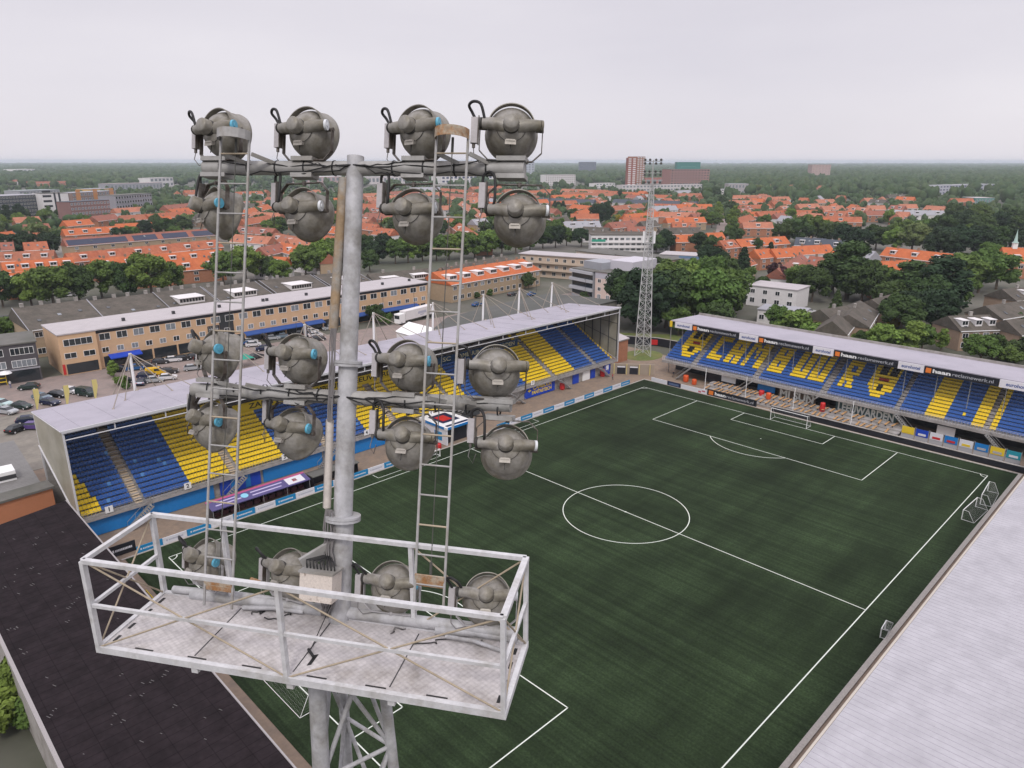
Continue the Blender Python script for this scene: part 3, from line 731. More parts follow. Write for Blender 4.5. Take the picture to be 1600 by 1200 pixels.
# arms
for tt, x0, x1 in ((0.0, -2.03, 2.08), (-2.77, -2.13, 2.06)):
    m = MB(); m.tube([H(x0,0,tt-(0.04 if tt < -1 else 0)), H(0,0,tt), H(x1,0,tt+(0.06 if tt < -1 else 0))], 0.088, 14)
    a_ = part(m, 'cross_arm', galv, mast, True)
    for sx in (-1.86, -0.66, 0.76, 1.93):
        for dz in (0.098, -0.098):
            m = MB(); m.obox(H(sx,0,tt+dz), ha, hfo, hup, 0.14 if abs(sx) < 1 else 0.17, 0.10, 0.026)
            part(m, 'clamp_plate', galv, a_, True)
    for sx in np.arange(x0+0.25, x1-0.1, 0.38):
        if abs(sx) > 0.2: m = MB(); m.tube([H(sx-0.010,0,tt), H(sx+0.010,0,tt)], 0.093, 12, caps=False); part(m, 'cable_tie', black, a_, True)
def wob(p, q, n, sag, seed, amp=0.03):
    r = random.Random(seed); p, q = Vector(p), Vector(q); out_ = []
    for i in range(n+1):
        u = i/n; v = p.lerp(q, u); v.z -= sag*4*u*(1-u)
        if 0 < i < n: v += Vector((r.uniform(-amp,amp), r.uniform(-amp,amp), r.uniform(-amp,amp)))
        out_.append(v)
    return out_
sd = 0
for tt in (0.0, -2.77):
    for sx in (-1.9, -0.7, 0.7, 1.9):
        for e in (0, 1):
            sd += 1; m = MB()
            m.tube(wob(H(0.02*sx,-0.1,tt+0.02), H(sx*0.95,-0.09,tt+(0.07 if e else -0.09)), 9, 0.03, sd, 0.025), 0.008, 5); part(m, 'cable', black, mast, True)
for j in range(6):
    sd += 1; m = MB()
    m.tube(wob(H(-0.20+0.014*j,-0.09,-1.93), H(-0.19+0.012*j,-0.12,-3.06), 7, 0, sd+50, 0.008), 0.008, 5)
    if j < 0: m.tube(wob(H(-0.10+0.03*j,-0.12,0.05), H(-0.14+0.02*j,-0.1,-0.18), 4, -.03, sd, 0.01), 0.009, 5)
    part(m, 'cable', wire_mat, mast, True); m = MB()
    m.tube(wob(H(-0.17+0.015*j,-0.12,-4.15), H(-0.16+0.03*j,-0.2,-4.75), 5, 0, sd, 0.02)+[H(-0.12+0.035*j,-0.30,-4.93)], 0.011, 5); part(m, 'cable', wire_mat, mast, True); m = MB()
    m.tube(wob(H(-0.12+0.03*j,-0.25,-5.15), H(-0.18+0.02*j,-0.12,-5.5), 5, 0.0, sd, 0.02), 0.012, 5); part(m, 'cable', wire_mat, mast, True)
# junction box on its bracket
m = MB(); c = H(-0.10,-0.34,-5.02); m.obox(c, ha, hfo, hup, 0.21, 0.13, 0.17)
jb = part(m, 'junction_box', mat('flaking_box_paint', (0.58, 0.52, 0.47), 0.8, var=0.18, scale=16, col2=(0.30, 0.24, 0.2), thr=(0.6, 0.7)), mast, True)
m = MB(); m.bar(H(-0.36,-0.34,-4.80), H(0.0,-0.05,-4.55), 0.05, 0.16); m.obox(H(-0.10,-0.34,-4.835), ha, hfo, hup, 0.225, 0.145, 0.012); part(m, 'box_bracket', galv, jb, True)
m = MB()
for j in range(9): 
    q0 = H(-0.27+0.045*j,-0.36,-4.85); m.tube([q0, q0+Vector((0,0,0.07)), q0+Vector((0.02,0.04,0.11)), H(-0.1,-0.16,-4.7)], 0.010, 5)
part(m, 'cable_gland', black, jb, True)
def wob_(p, q, n, seed):
    r = random.Random(seed*7+1); return [Vector(p).lerp(Vector(q), i/n)+Vector((r.uniform(-.05,.05), r.uniform(-.05,.05), 0)) for i in range(n+1)]
# platform
rail_m = mat('rail_white_zinc', (0.56, 0.56, 0.575), 0.6, 0.05, var=0.16, scale=3.0, spec=0.3, col2=(0.40, 0.39, 0.375), thr=(0.5, 0.72))
plate = mat('chequered_plate', (0.50, 0.475, 0.475), 0.8, 0.0, var=0.26, scale=1.7, col2=(0.20, 0.175, 0.145), thr=(0.50, 0.82), det=10, spec=0.2, bump=0.5, bscale=26,
            tile=[(0, 0.058, 0.93, 0.4), (1, 0.058, 0.93, 0.4)])
N0, N1, PA = -1.28, -2.43, 2.45
m = MB(); m.obox(Pf(0,(N0+N1)/2,PZ-0.015), ha, hn, (0,0,1), PA, (N0-N1)/2, 0.015)
pf = part(m, 'platform_deck', plate, mast, True)
m = MB()
for n_ in (N0, N1): m.bar(Pf(-PA-.03,n_,PZ-0.02), Pf(PA+.03,n_,PZ-0.02), 0.06, 0.085)
for s_ in (-PA, PA): m.bar(Pf(s_,N0-.035,PZ-0.02), Pf(s_,N1+.035,PZ-0.02), 0.06, 0.083)
for s_ in (-1.2, 0, 1.2): m.bar(Pf(s_,N0,PZ-0.09), Pf(s_,N1,PZ-0.09), 0.08, 0.12)
part(m, 'deck_frame', rail_m, pf, True)
for s_ in (-PA+0.09, PA-0.09):
    for n_ in (-1.45, -1.7, -2.0, -2.25): m = MB(); m.obox(Pf(s_,n_,PZ+0.004), ha, hn, (0,0,1), 0.018, 0.055, 0.003); part(m, 'deck_slot', black, pf, True)
m = MB(); m.obox(Pf(0.12,-2.1,PZ+0.004), (ha[0]+hn[0]*.6,ha[1]+hn[1]*.6,0), hn, (0,0,1), 0.02, 0.09, 0.004); part(m, 'deck_slot', black, pf, True)
for s_ in (-1.9, -1.2, -0.5, 0.3, 1.0, 1.7): m = MB(); m.obox(Pf(s_,N1+0.07,PZ+0.004), ha, hn, (0,0,1), 0.12, 0.008, 0.003); part(m, 'deck_slot', black, pf, True)
# pipes, straps and loose cable lying along the back edge of the deck
for a, b_, r_ in (((-2.3,-1.28,.07),(-0.35,-1.22,.07),.05),((-1.2,-1.42,.045),(-0.4,-1.33,.045),.03),((0.35,-1.27,.10),(1.25,-1.30,.06),.032),((1.35,-1.33,.05),(2.35,-1.28,.05),.055),((1.5,-1.42,.05),(2.2,-1.5,.03),.025)):
    m = MB(); m.tube([Pf(a[0],a[1],PZ+a[2]), Pf((a[0]+b_[0])/2,(a[1]+b_[1])/2+.02,PZ+a[2]+.01), Pf(b_[0],b_[1],PZ+b_[2])], r_, 10); part(m, 'pipe', galv_pale, pf, True)
m = MB(); m.tube([Pf(-1.25,-1.12,PZ+.26), Pf(-0.85,-1.10,PZ+.16), Pf(-0.45,-1.12,PZ+.17)], 0.035, 8); part(m, 'rusty_bar', rust, pf, True)
for j, (s_, n_) in enumerate(((-1.0,-1.3),(-0.9,-1.4),(0.9,-1.35),(1.5,-1.42),(1.9,-1.35),(-0.5,-1.4))):
    m = MB(); m.tube(wob_(Pf(s_,n_,PZ+.015), Pf(s_+rnd.uniform(-.5,.5),n_-rnd.uniform(.02,.25),PZ+.015), 7, j), 0.008, 5); part(m, 'loose_cable', black if j % 2 else wire_mat, pf, True)
m = MB(); m.tube([Pf(0.05,-1.3,PZ+.35), Pf(0.02,-1.95,PZ+.02)], 0.006, 5); m.tube([Pf(0.0,-1.97,PZ+.03), Pf(0.12,-2.08,PZ+.03)], 0.018, 6); part(m, 'hanging_lead', black, pf, True)
m = MB()
for s_ in (-0.0, 1.15, -1.25): m.obox(Pf(s_,(N0+N1)/2,PZ+0.003), hn, ha, (0,0,1), (N0-N1)/2-0.1, 0.006, 0.003)
part(m, 'deck_seam', dark_steel, pf, True)
RH = 1.15
def rail(a, b_, w=0.075, h=0.075, nm='handrail'): 
    q = MB(); q.bar(a, b_, w, h); return part(q, nm, rail_m, mast, True)
Z1 = PZ+RH
rail(Pf(-PA,N1,Z1), Pf(PA,N1,Z1), 0.06, 0.05); rail(Pf(-PA,N0,Z1), Pf(PA,N0,Z1), 0.055, 0.05)
rail(Pf(-PA,N0,Z1), Pf(-PA,N1,Z1), 0.055, 0.05); rail(Pf(PA,N0,Z1), Pf(PA,N1,Z1), 0.07, 0.05)
rail(Pf(-PA,N1,PZ+0.57), Pf(PA,N1,PZ+0.57), 0.038, 0.04, 'mid_rail'); rail(Pf(-PA,N0,PZ+0.57), Pf(-PA,N1,PZ+0.57), 0.04, 0.04, 'mid_rail')
rail(Pf(PA,N0,PZ+0.57), Pf(PA,N1,PZ+0.57), 0.04, 0.04, 'mid_rail')
for (s_, n_) in ((-PA,N1), (-0.02,N1), (PA,N1), (-PA,N0), (PA,N0), (-1.45,N0+0.02), (1.05,N0+0.02)):
    q = MB(); q.bar(Pf(s_,n_,PZ-0.05), Pf(s_,n_,Z1), 0.066, 0.05, upv=(ha[0],ha[1],0)); part(q, 'rail_post', rail_m, mast, True)
brace_m = mat('brace_rod', (0.36, 0.30, 0.22), 0.8, var=0.25, scale=3)
for (a, b_) in (((-PA,N1),(-0.02,N1)), ((-0.02,N1),(PA,N1)), ((-PA,N0),(-PA,N1)), ((PA,N0),(PA,N1)), ((1.05,N0),(PA,N0))):
    q = MB(); q.tube([Pf(*a,PZ), Pf(*b_,Z1)], 0.011, 6); q.tube([Pf(*a,Z1), Pf(*b_,PZ)], 0.011, 6)
    part(q, 'cross_brace', brace_m, mast, True)
# tubes and bracing lying along the back edge of the deck
m = MB(); m.tube([H(-2.1,0.02,-5.52), H(2.25,0.02,-5.44)], 0.075, 12); part(m, 'cross_arm', galv_pale, mast, True)
# lattice shaft under the platform
m = MB()
top = [Pf(-0.04,-1.75,PZ-0.1), Pf(0.50,-1.15,PZ-0.1), Pf(-0.20,-0.85,PZ-0.1)]
cen = (top[0]+top[1]+top[2])/3; bot = [cen+(p-cen)*5.5-Vector((0,0,PZ-0.1)) for p in top]
for p, q, r in zip(top, bot, (0.108, 0.075, 0.07)): m.tube([p, q], r, 10)
part(m, 'shaft_leg', galv_pale, mast, True)
m = MB(); L = 15
for i in range(L):
    u0, u1 = (i/L)**1.15, ((i+1)/L)**1.15
    for j in range(3):
        a, b_ = j, (j+1) % 3
        m.tube([top[a].lerp(bot[a],u0), top[b_].lerp(bot[b_],u1)], 0.032, 6, caps=False); m.tube([top[b_].lerp(bot[b_],u0), top[a].lerp(bot[a],u1)], 0.032, 6, caps=False)
        m.tube([top[a].lerp(bot[a],u1), top[b_].lerp(bot[b_],u1)], 0.03, 6, caps=False)
part(m, 'shaft_bracing', galv_pale, mast, True)
m = MB(); m.obox(Pf(0.1,-1.3,PZ-0.2), ha, hn, (0,0,1), 0.6, 0.7, 0.05); part(m, 'shaft_head', galv, mast, True)

ladder_m = mat('ladder_galvanised', (0.34, 0.335, 0.33), 0.6, 0.1, var=0.2, scale=3, col2=(0.26, 0.235, 0.20), thr=(0.5, 0.7))
# ladders fixed in front of the arms
def ladder(label, s0, s1, b0, b1, tb, rustycap):
    t = thing('access_ladder', label, 'ladder', H((b0+b1)/2,-0.3,tb))
    F = -0.30; tt = 0.30
    m = MB()
    for a, b_ in ((s0,b0),(s1,b1)): m.bar(H(a,F,tt), H(b_,F,tb), 0.026, 0.02, upv=hfo)
    part(m, 'side_rail', ladder_m, t, True)
    n = int((tt-tb)/0.355)
    for i in range(n):
        h = tt-0.2-i*0.355; u = (tt-h)/(tt-tb)
        m = MB(); m.tube([H(s0+(b0-s0)*u,F,h), H(s1+(b1-s1)*u,F,h)], 0.011, 6); part(m, 'rung', ladder_m if i % 3 else brace_m, t, True)
    m = MB(); w = (s1-s0)/2; cxs = (s0+s1)/2; pts = []
    for i in range(9):
        a = math.pi*(1-i/8); pts.append((cxs+w*1.06*math.cos(a), F-0.22*math.sin(a)))
    for i in range(8):
        m.add([H(*pts[i],tt-0.05), H(*pts[i+1],tt-0.05), H(*pts[i+1],tt+0.06), H(*pts[i],tt+0.06)], [(0,1,2,3)])
        m.add([H(pts[i][0],pts[i][1]+0.006,tt-0.05), H(pts[i+1][0],pts[i+1][1]+0.006,tt-0.05), H(pts[i+1][0],pts[i+1][1]+0.006,tt+0.06), H(pts[i][0],pts[i][1]+0.006,tt+0.06)], [(3,2,1,0)])
    m.add([H(*p,tt+0.06) for p in pts], [tuple(range(9))])
    part(m, 'top_hoop', rust if rustycap else ladder_m, t, True)
    for a in (s0, s1):
        for h in (0.0, -2.77): m = MB(); m.bar(H(a+0.02,F+0.02,h+0.1), H(a+0.24,0,h+0.03), 0.03, 0.045); part(m, 'wall_bracket', galv, t, True)
    m = MB(); m.tube([H(cxs,F+0.02,tt-0.02), H((b0+b1)/2,F+0.02,tb+0.3)], 0.006, 5); m.tube([H(cxs,F+0.02,tt-0.02), H(cxs,F+0.02,tt-0.2)], 0.016, 6); m.tube([H((b0+b1)/2,F+0.02,tb+0.3), H((b0+b1)/2,F+0.02,tb+0.5)], 0.018, 6)
    part(m, 'safety_wire', mat('wire_dark', (0.10, 0.10, 0.09), 0.5, 0.3), t, True)
    m = MB(); c0, c1 = (H(b0,F,tb+0.28), H(b1,F,tb+0.28)); m.bar(c0, c1, 0.02, 0.15); part(m, 'foot_plate', rust, t, True)
    return t
ladder('pale steel ladder left of the mast pole with a grey hoop on top', -1.61, -1.23, -1.70, -1.31, -5.5, False)
ladder('pale steel ladder right of the mast pole with a rusty hoop on top', 1.11, 1.48, 1.08, 1.44, -5.1, True)

# floodlights: origin at the reflector's centre; local X along the arm, Y forward, Z up
lamp_grey = mat('lamp_housing', (0.255, 0.243, 0.222), 0.5, 0.2, var=0.26, scale=3.4, col2=(0.15, 0.135, 0.10), thr=(0.4, 0.65), bump=0.08, bscale=30)
lamp_dark = mat('lamp_seam', (0.035, 0.033, 0.03), 0.7)
cap_blue = mat('cap_blue', (0.10, 0.36, 0.50), 0.4); cap_white = mat('cap_white', (0.6, 0.62, 0.64), 0.4)
ballast = mat('ballast_grey', (0.42, 0.40, 0.41), 0.6, 0.1, var=0.12, scale=8)
yoke_m = mat('yoke_brown', (0.075, 0.06, 0.05), 0.6, 0.3, var=0.3, scale=5, col2=(0.2, 0.19, 0.18), thr=(0.45, 0.7))
yoke_pale = mat('yoke_pale', (0.40, 0.39, 0.40), 0.6, 0.3, var=0.2, scale=5)
front_glass = mat('front_glass', (0.05, 0.055, 0.06), 0.05, spec=0.9)
TILT = math.radians(22)
def make_floodlight(hang, capm, ym, tilt):
    t = thing('floodlight', 'floodlight', 'floodlight', (0,0,0))
    R = Matrix.Rotation(-math.radians(tilt), 4, 'X')
    m = MB()
    prof = [(0.24,0.335),(0.235,0.365),(0.19,0.368),(0.17,0.35),(0.08,0.343),(0.0,0.325),(-0.07,0.292),(-0.13,0.245),(-0.18,0.185),(-0.215,0.115),(-0.225,0.0)]
    m.lathe(prof, 40); h = part(m.xf(R), 'reflector_housing', lamp_grey, t)
    m = MB(); m.lathe([(0.225,0.0),(0.225,0.33)], 40); part(m.xf(R), 'front_lens', front_glass, t)
    m = MB(); m.lathe([(-0.19,0.112),(-0.262,0.112),(-0.262,0.09)], 24); part(m.xf(R), 'cap_collar', lamp_dark, t)
    m = MB(); m.lathe([(-0.255,0.108),(-0.375,0.102),(-0.392,0.088),(-0.395,0.0)], 24); part(m.xf(R), 'back_cap', lamp_grey, t)
    m = MB(); m.lathe([(-0.172,0.205),(-0.180,0.205),(-0.180,0.199)], 24, a0=math.radians(195), a1=math.radians(345)); 
    m.obox((0,-0.168,-0.27), (1,0,0), (0,1,0), (0,0,1), 0.006, 0.004, 0.07); m.obox((0,-0.21,-0.2), (1,0,0), (0,1,0), (0,0,1), 0.085, 0.006, 0.006)
    part(m.xf(R), 'seam', lamp_dark, h)
    m = MB(); m.obox((0,-0.20,-0.215), (1,0,0), (0,1,0.4), (0,0,1), 0.075, 0.028, 0.03); m.obox((0,-0.225,-0.195), (1,0,0), (0,1,0.4), (0,0,1), 0.06, 0.014, 0.012); part(m.xf(R), 'latch', mat('latch_grey', (0.30, 0.28, 0.25), 0.5, 0.3, var=0.2, scale=9), t)
    for s in (-1, 1):
        m = MB(); m.tube([(s*0.085,-0.165,0.00),(s*0.17,-0.175,0.02),(s*0.26,-0.165,0.035),(s*0.385,-0.145,0.04)], [0.10,0.088,0.078,0.072], 16)
        hd = part(m.xf(R), 'lamp_holder', lamp_grey, t)
        m = MB(); a = Vector((s*0.385,-0.145,0.04)); d = Vector((s*0.185,0.05,0.01)).normalized()
        m.tube([a, a+d*0.035], 0.074, 16); m.tube([a+d*0.035, a+d*0.045], 0.03, 10)
        part(m.xf(R), 'end_cap', capm if s > 0 else lamp_dark, hd)
    m = MB()
    for i in range(22):
        a0, a1 = math.radians(10+160*i/22), math.radians(10+160*(i+1)/22)
        def P(a, r, y): return (0.318*r*math.cos(a), y-0.03, 0.330*r*math.sin(a))
        for r in (1.0, 1.035): m.add([P(a0,r,-0.10), P(a1,r,-0.10), P(a1,r,0.0), P(a0,r,0.0)], [(0,1,2,3)], smooth=True)
        for y in (-0.10, 0.0): m.add([P(a0,1.0,y), P(a1,1.0,y), P(a1,1.035,y), P(a0,1.035,y)], [(0,1,2,3)])
    part(m.xf(R), 'carrying_arc', lamp_grey, t)
    # yoke stays upright
    z1 = 0.42 if hang else -0.40; z2 = 0.30 if hang else -0.28
    m = MB()
    for s in (-1, 1):
        m.bar((s*0.425,-0.02,0.03), (s*0.425,-0.02,z2), 0.012, 0.06, upv=(0,1,0)); m.bar((s*0.425,-0.02,z2), (s*0.30,-0.02,z1), 0.012, 0.06, upv=(0,1,0))
        m.tube([(s*0.33,-0.02,0.02), (s*0.44,-0.02,0.02)], 0.03, 8)
    m.bar((-0.305,-0.02,z1), (0.305,-0.02,z1), 0.06, 0.014); m.tube([(0,-0.02,z1-0.03),(0,-0.02,z1+0.03)], 0.03, 8)
    part(m, 'yoke', ym, t)
    zb = 0.26 if hang else -0.03
    m = MB(); m.box(-0.545,-0.10,zb-0.17,-0.455,-0.02,zb+0.17); bb = part(m, 'ballast_box', ballast, t)
    m = MB(); m.box(-0.45,-0.115,zb-0.18,-0.436,-0.01,zb+0.19); m.tube([(-0.5,-0.06,zb-0.17),(-0.5,-0.06,zb-0.23)], 0.022, 8); part(m, 'box_bracket', yoke_m, bb)
    m = MB()
    hp = R @ Vector((-0.36,-0.19,0.08))
    if hang: pts = [(-0.50,-0.06,zb+0.17), (-0.49,-0.07,zb+0.27), (-0.40,-0.10,zb+0.31), (-0.32,-0.16,zb+0.22), (-0.30,-0.20,0.24), (-0.31,hp.y-0.02,0.14), (-0.33,hp.y,hp.z)]
    else: pts = [(-0.50,-0.06,zb+0.17), (-0.54,-0.07,zb+0.24), (-0.58,-0.12,zb+0.31), (-0.52,-0.17,zb+0.35), (-0.42,-0.20,zb+0.31), tuple(hp)]
    m.tube(smooth_path(pts), 0.02, 8); part(m, 'power_cable', black, t)
    m = MB(); m.tube([(-0.5,-0.06,zb-0.23),(-0.49,-0.09,zb-0.33),(-0.42,-0.06,zb-0.42),(-0.28,-0.03,z1-0.02)] if not hang else [(-0.5,-0.06,zb-0.23),(-0.52,-0.1,zb-0.36),(-0.45,-0.12,zb-0.45),(-0.41,-0.16,0.0-0.05)], 0.007, 5); part(m, 'thin_wire', wire_mat, t)
    return t
protos = {}
rows = [  # (t of reflector centre, hang, [(s, yaw, cap)])
 (0.42, False, [(-1.80,-16,'b'), (-0.62,-10,'w'), (0.80,-16,'b'), (1.90,12,'g')]),
 (-0.54, True, [(-1.85,-34,'b'), (-0.65,-12,'w'), (0.76,-8,'w'), (2.03,4,'w')]),
 (-2.32, False, [(-1.82,-34,'b'), (-0.68,-12,'b'), (0.77,-10,'b'), (1.86,20,'g')]),
 (-3.25, True, [(-1.87,-26,'b'), (-0.71,-16,'b'), (0.80,4,'g'), (2.03,10,'w')]),
 (-5.05, False, [(-1.88,-24,'b'), (-0.70,-16,'b'), (0.69,2,'b'), (1.89,10,'w')])]
cn = ['leftmost', 'second from left', 'third from left', 'rightmost']
rn = ["atop the near mast's upper arm", "hung below the near mast's upper arm", "atop the near mast's middle arm", "hung below the near mast's middle arm", "behind the railed platform"]
cw = {'b': 'blue end cap', 'w': 'pale end cap', 'g': 'grey end cap'}
for i, (tt, hang, lst) in enumerate(rows):
    for j, (sx, yw, cc) in enumerate(lst):
        ym = yoke_pale if i == 4 else yoke_m
        key = (cc, i)
        if key not in protos: protos[key] = o = make_floodlight(hang, {'b': cap_blue, 'w': cap_white, 'g': lamp_grey}[cc], ym, (5, 12, 17, 28, 31)[i])
        else: o = copy_tree(protos[key])
        o.matrix_world = HM @ Matrix.Translation((sx, 0.0, tt)) @ Matrix.Rotation(math.radians(yw), 4, 'Z') @ Matrix.Scale(0.84, 4)
        o['label'] = f'grey floodlight, {cw[cc]}, {cn[j]} {rn[i]}'
        o['group'] = 'floodlights on the near light mast'

# ---------------------------------------------------------------- the far lattice mast
fm_base = G(1004, 555)
FMS = 50.4
fm = thing('light_mast', 'far white lattice light mast standing at the opposite corner of the pitch', 'light mast', (fm_base.x, fm_base.y, 0))
d0 = (Vector((52, 34, 0))-fm_base); d0.z = 0; d0.normalize(); sd_ = Vector((d0.y, -d0.x, 0))
lat = mat('lattice_white', (0.50, 0.50, 0.50), 0.5, 0.1, var=0.15)
tp = [sd_*0.45, sd_*-0.45, d0*-0.7]; bt = [sd_*2.1+d0*1.2, sd_*-2.1+d0*1.2, d0*-2.4]
m = MB(); hz_ = 43.6
legs = [(Vector(b_), Vector(a)+Vector((0,0,hz_))) for a, b_ in zip(tp, bt)]
for a, b_ in legs: m.tube([fm_base+a, fm_base+b_], [0.13, 0.09], 6)
part(m, 'shaft_leg', lat, fm, True)
m = MB(); L = 20
for i in range(L):
    u0, u1 = (i/L)**0.9, ((i+1)/L)**0.9
    for j in range(3):
        A, B = legs[j], legs[(j+1) % 3]
        P0, P1, Q0, Q1 = [fm_base+l[0].lerp(l[1], u) for l, u in ((A,u0),(A,u1),(B,u0),(B,u1))]
        m.tube([P0,Q1], 0.05, 4, caps=False); m.tube([Q0,P1], 0.05, 4, caps=False); m.tube([P1,Q1], 0.04, 4, caps=False)
part(m, 'shaft_bracing', lat, fm, True)
fu = Vector((d0.x*math.sin(LEAN), d0.y*math.sin(LEAN), math.cos(LEAN))); ftop = fm_base+Vector((0,0,hz_))
m = MB(); m.tube([ftop, ftop+fu*6.0], [0.2, 0.12], 8)
part(m, 'pole', lat, fm, True)
for h in (5.7, 2.9, 0.2):
    m = MB(); m.tube([ftop+fu*h-sd_*2.1, ftop+fu*h+sd_*2.1], 0.09, 8); part(m, 'cross_arm', lat, fm, True)
    
m = MB(); 
for z in (0, 1.05): 
    q = [ftop+sd_*a-d0*b_+Vector((0,0,z)) for a, b_ in ((-2.4,0.1),(2.4,0.1),(2.4,1.3),(-2.4,1.3))]
    for i in range(4): m.bar(q[i], q[(i+1) % 4], 0.08, 0.08)
m.add([ftop+sd_*a-d0*b_ for a, b_ in ((-2.4,0.1),(2.4,0.1),(2.4,1.3),(-2.4,1.3))], [(0,1,2,3)])
part(m, 'platform', lat, fm, True)
m = MB()
for (e, zz) in ((sd_*1.35, 30.8), (sd_*-1.35, 30.8), (sd_*1.0-d0*0.9, 30.6), (sd_*-1.0-d0*0.9, 30.6)):
    c = fm_base+Vector(e)+Vector((0,0,zz)); m.obox(c, sd_, d0, (0,0,1), 0.22, 0.15, 1.5)
part(m, 'phone_antenna', white_paint, fm, True)
m = MB()
for zz in (29.4, 32.4):
    for k in range(10):
        a0, a1 = 2*math.pi*k/10, 2*math.pi*(k+1)/10
        m.bar(fm_base+Vector((1.2*math.cos(a0),1.2*math.sin(a0),zz)), fm_base+Vector((1.2*math.cos(a1),1.2*math.sin(a1),zz)), 0.08, 0.08)
part(m, 'antenna_ring', lat, fm, True)
# its lamps: small in the photograph, one housing and a yoke each
far_proto = None
for ri, h in enumerate((6.1, 5.25, 3.3, 2.45, 0.6)):
    for ci, sx in enumerate((-1.87, -0.68, 0.78, 1.92)):
        if far_proto is None:
            far_proto = thing('floodlight', 'floodlight', 'floodlight')
            m = MB(); m.lathe([(0.2,0.30),(0.14,0.30),(0.0,0.27),(-0.11,0.2),(-0.19,0.0)], 16); m.lathe([(0.19,0.0),(0.19,0.29)], 16); part(m.xf(Matrix.Rotation(-TILT,4,'X')), 'reflector_housing', mat('far_lamp_grey', (0.13, 0.13, 0.125), 0.6, 0.2), far_proto)
            m = MB()
            for s in (-1, 1): m.bar((s*0.42,0,0.02), (s*0.42,0,-0.36), 0.02, 0.06, upv=(0,1,0))
            m.bar((-0.42,0,-0.36), (0.42,0,-0.36), 0.06, 0.02); part(m, 'yoke', yoke_m, far_proto)
            o = far_proto
        else: o = copy_tree(far_proto)
        o.location = ftop+fu*h+sd_*sx; o.rotation_euler = (0, 0, math.atan2(d0.y, d0.x)-math.pi/2)
        o['label'] = f"small floodlight, {cn[3-ci]} in the {['top','second','third','fourth','lowest'][ri]} row of the far lattice mast"
        o['group'] = 'floodlights on the far lattice mast'
# ---------------------------------------------------------------- boards, dugout, tunnel, small things round the pitch
blue_board = mat('blue_board', (0.012, 0.22, 0.46), 0.45); white_board = mat('white_board', (0.66, 0.66, 0.70), 0.5, var=0.06)
def board(label, p0, p1, h, m, mark=None, markm=None, grp='advertising boards along the far touchline', th=0.12, z0=0.0):
    p0, p1 = Vector((*p0, 0)), Vector((*p1, 0)); c = (p0+p1)/2; d = p1-p0; L = d.length; rz = math.atan2(d.y, d.x)
    t = thing('advertising_board', label, 'advertising board', c, rz, grp)
    q = MB(); q.box(-L/2+.02, 0, z0+0.03, L/2-.02, th, z0+h); part(q, 'panel', m, t)
    if mark:
        q = MB(); q.box(-L*0.36, -0.015, z0+h*0.40, -L*0.30, -0.004, z0+h*0.66); x = -L*0.26
        r = random.Random(int(c.x*10))
        while x < L*0.34:
            w = L*r.uniform(0.03, 0.07); q.box(x, -0.015, z0+h*0.42, x+w, -0.004, z0+h*0.62); x += w+L*0.012
        part(q, 'lettering', markm, t)
    q = MB()
    for sx in (-L/2+0.2, L/2-0.2): q.bar((sx, th+0.03, 0), (sx, th+0.03, z0+h-0.1), 0.05, 0.05, upv=(1,0,0)); q.bar((sx, th+0.03, z0+h-0.3), (sx, th+0.6, 0), 0.04, 0.04)
    part(q, 'support', dark_steel, t)
    return t
x = -2.6; i = 0; n_b = 0
ordn = ['first', 'second', 'third', 'fourth', 'fifth', 'sixth', 'seventh', 'eighth', 'ninth', 'tenth', 'eleventh', 'twelfth', 'thirteenth', 'fourteenth', 'fifteenth', 'sixteenth', 'seventeenth']
cb = {'blue': 0, 'white': 0}
while x < 103:
    L = 3.3 if i % 2 == 0 else 3.2
    if not (46 < x < 60):
        k_ = 'blue' if i % 2 == 0 else 'white'
        side = 'before' if x < 46 else 'past'
        cnt = cb.setdefault((k_, side), 0); cb[(k_, side)] += 1
        board(f'{k_} advertising board, {ordn[cnt]} {k_} one {side} the players tunnel along the far touchline', (x, 71.75), (x+L, 71.75), 0.95,
              blue_board if k_ == 'blue' else white_board, True, white_board if k_ == 'blue' else mat('faint_grey_mark', (0.42, 0.42, 0.50), 0.6))
    x += L; i += 1
# behind the goal
def gboard(label, ya, yb, h, m, x=110.0): return board(label, (x, ya), (x, yb), h, m, grp='boards in front of the lettered stand')
gboard('plain white advertising board nearest the pitch corner before the lettered stand', 69.5, 65.2, 1.0, white_board)
bd = gboard('short navy advertising board between two white ones before the lettered stand', 65.1, 61.6, 1.05, navy)
q = MB(); q.box(-1.3, -0.016, 0.3, 1.3, -0.004, 0.75); part(q, 'lettering', mat('slate_mark', (0.10, 0.14, 0.25), 0.6), bd)
bd = gboard('white advertising board with pink marks beside the dark lettered board', 61.5, 54.9, 1.05, white_board)
q = MB(); q.box(1.2, -0.016, 0.2, 1.9, -0.004, 0.55); q.box(2.1, -0.016, 0.5, 2.9, -0.004, 0.8); part(q, 'lettering', mat('pink_mark', (0.5, 0.12, 0.16), 0.6), bd)
bd = gboard('long black board lettered haanreclamewerk.nl in front of the wooden benches', 54.8, 43.2, 1.45, black_board)
q = MB(); q.box(-5.4, -0.03, 0.3, -4.3, -0.004, 1.2); part(q, 'emblem', orange_paint, bd)
lettering('haan', 0.95, white_paint, bd, (109.96, 51.6, 0.75), (0,-1,0), (0,0,1), 2.6, 0.035)
lettering('reclamewerk.nl', 0.9, mat('letter_grey', (0.45, 0.46, 0.5), 0.5), bd, (109.96, 47.0, 0.75), (0,-1,0), (0,0,1), 6.2, 0.0)
w_ = thing('perimeter_wall', 'long low black wall behind the goal in front of the benches', 'wall', (110.4, 18, 0))
q = MB(); q.box(110.1, -5.0, 0, 110.5, 40.0, 1.05); part(q, 'wall', black_board, w_, True)
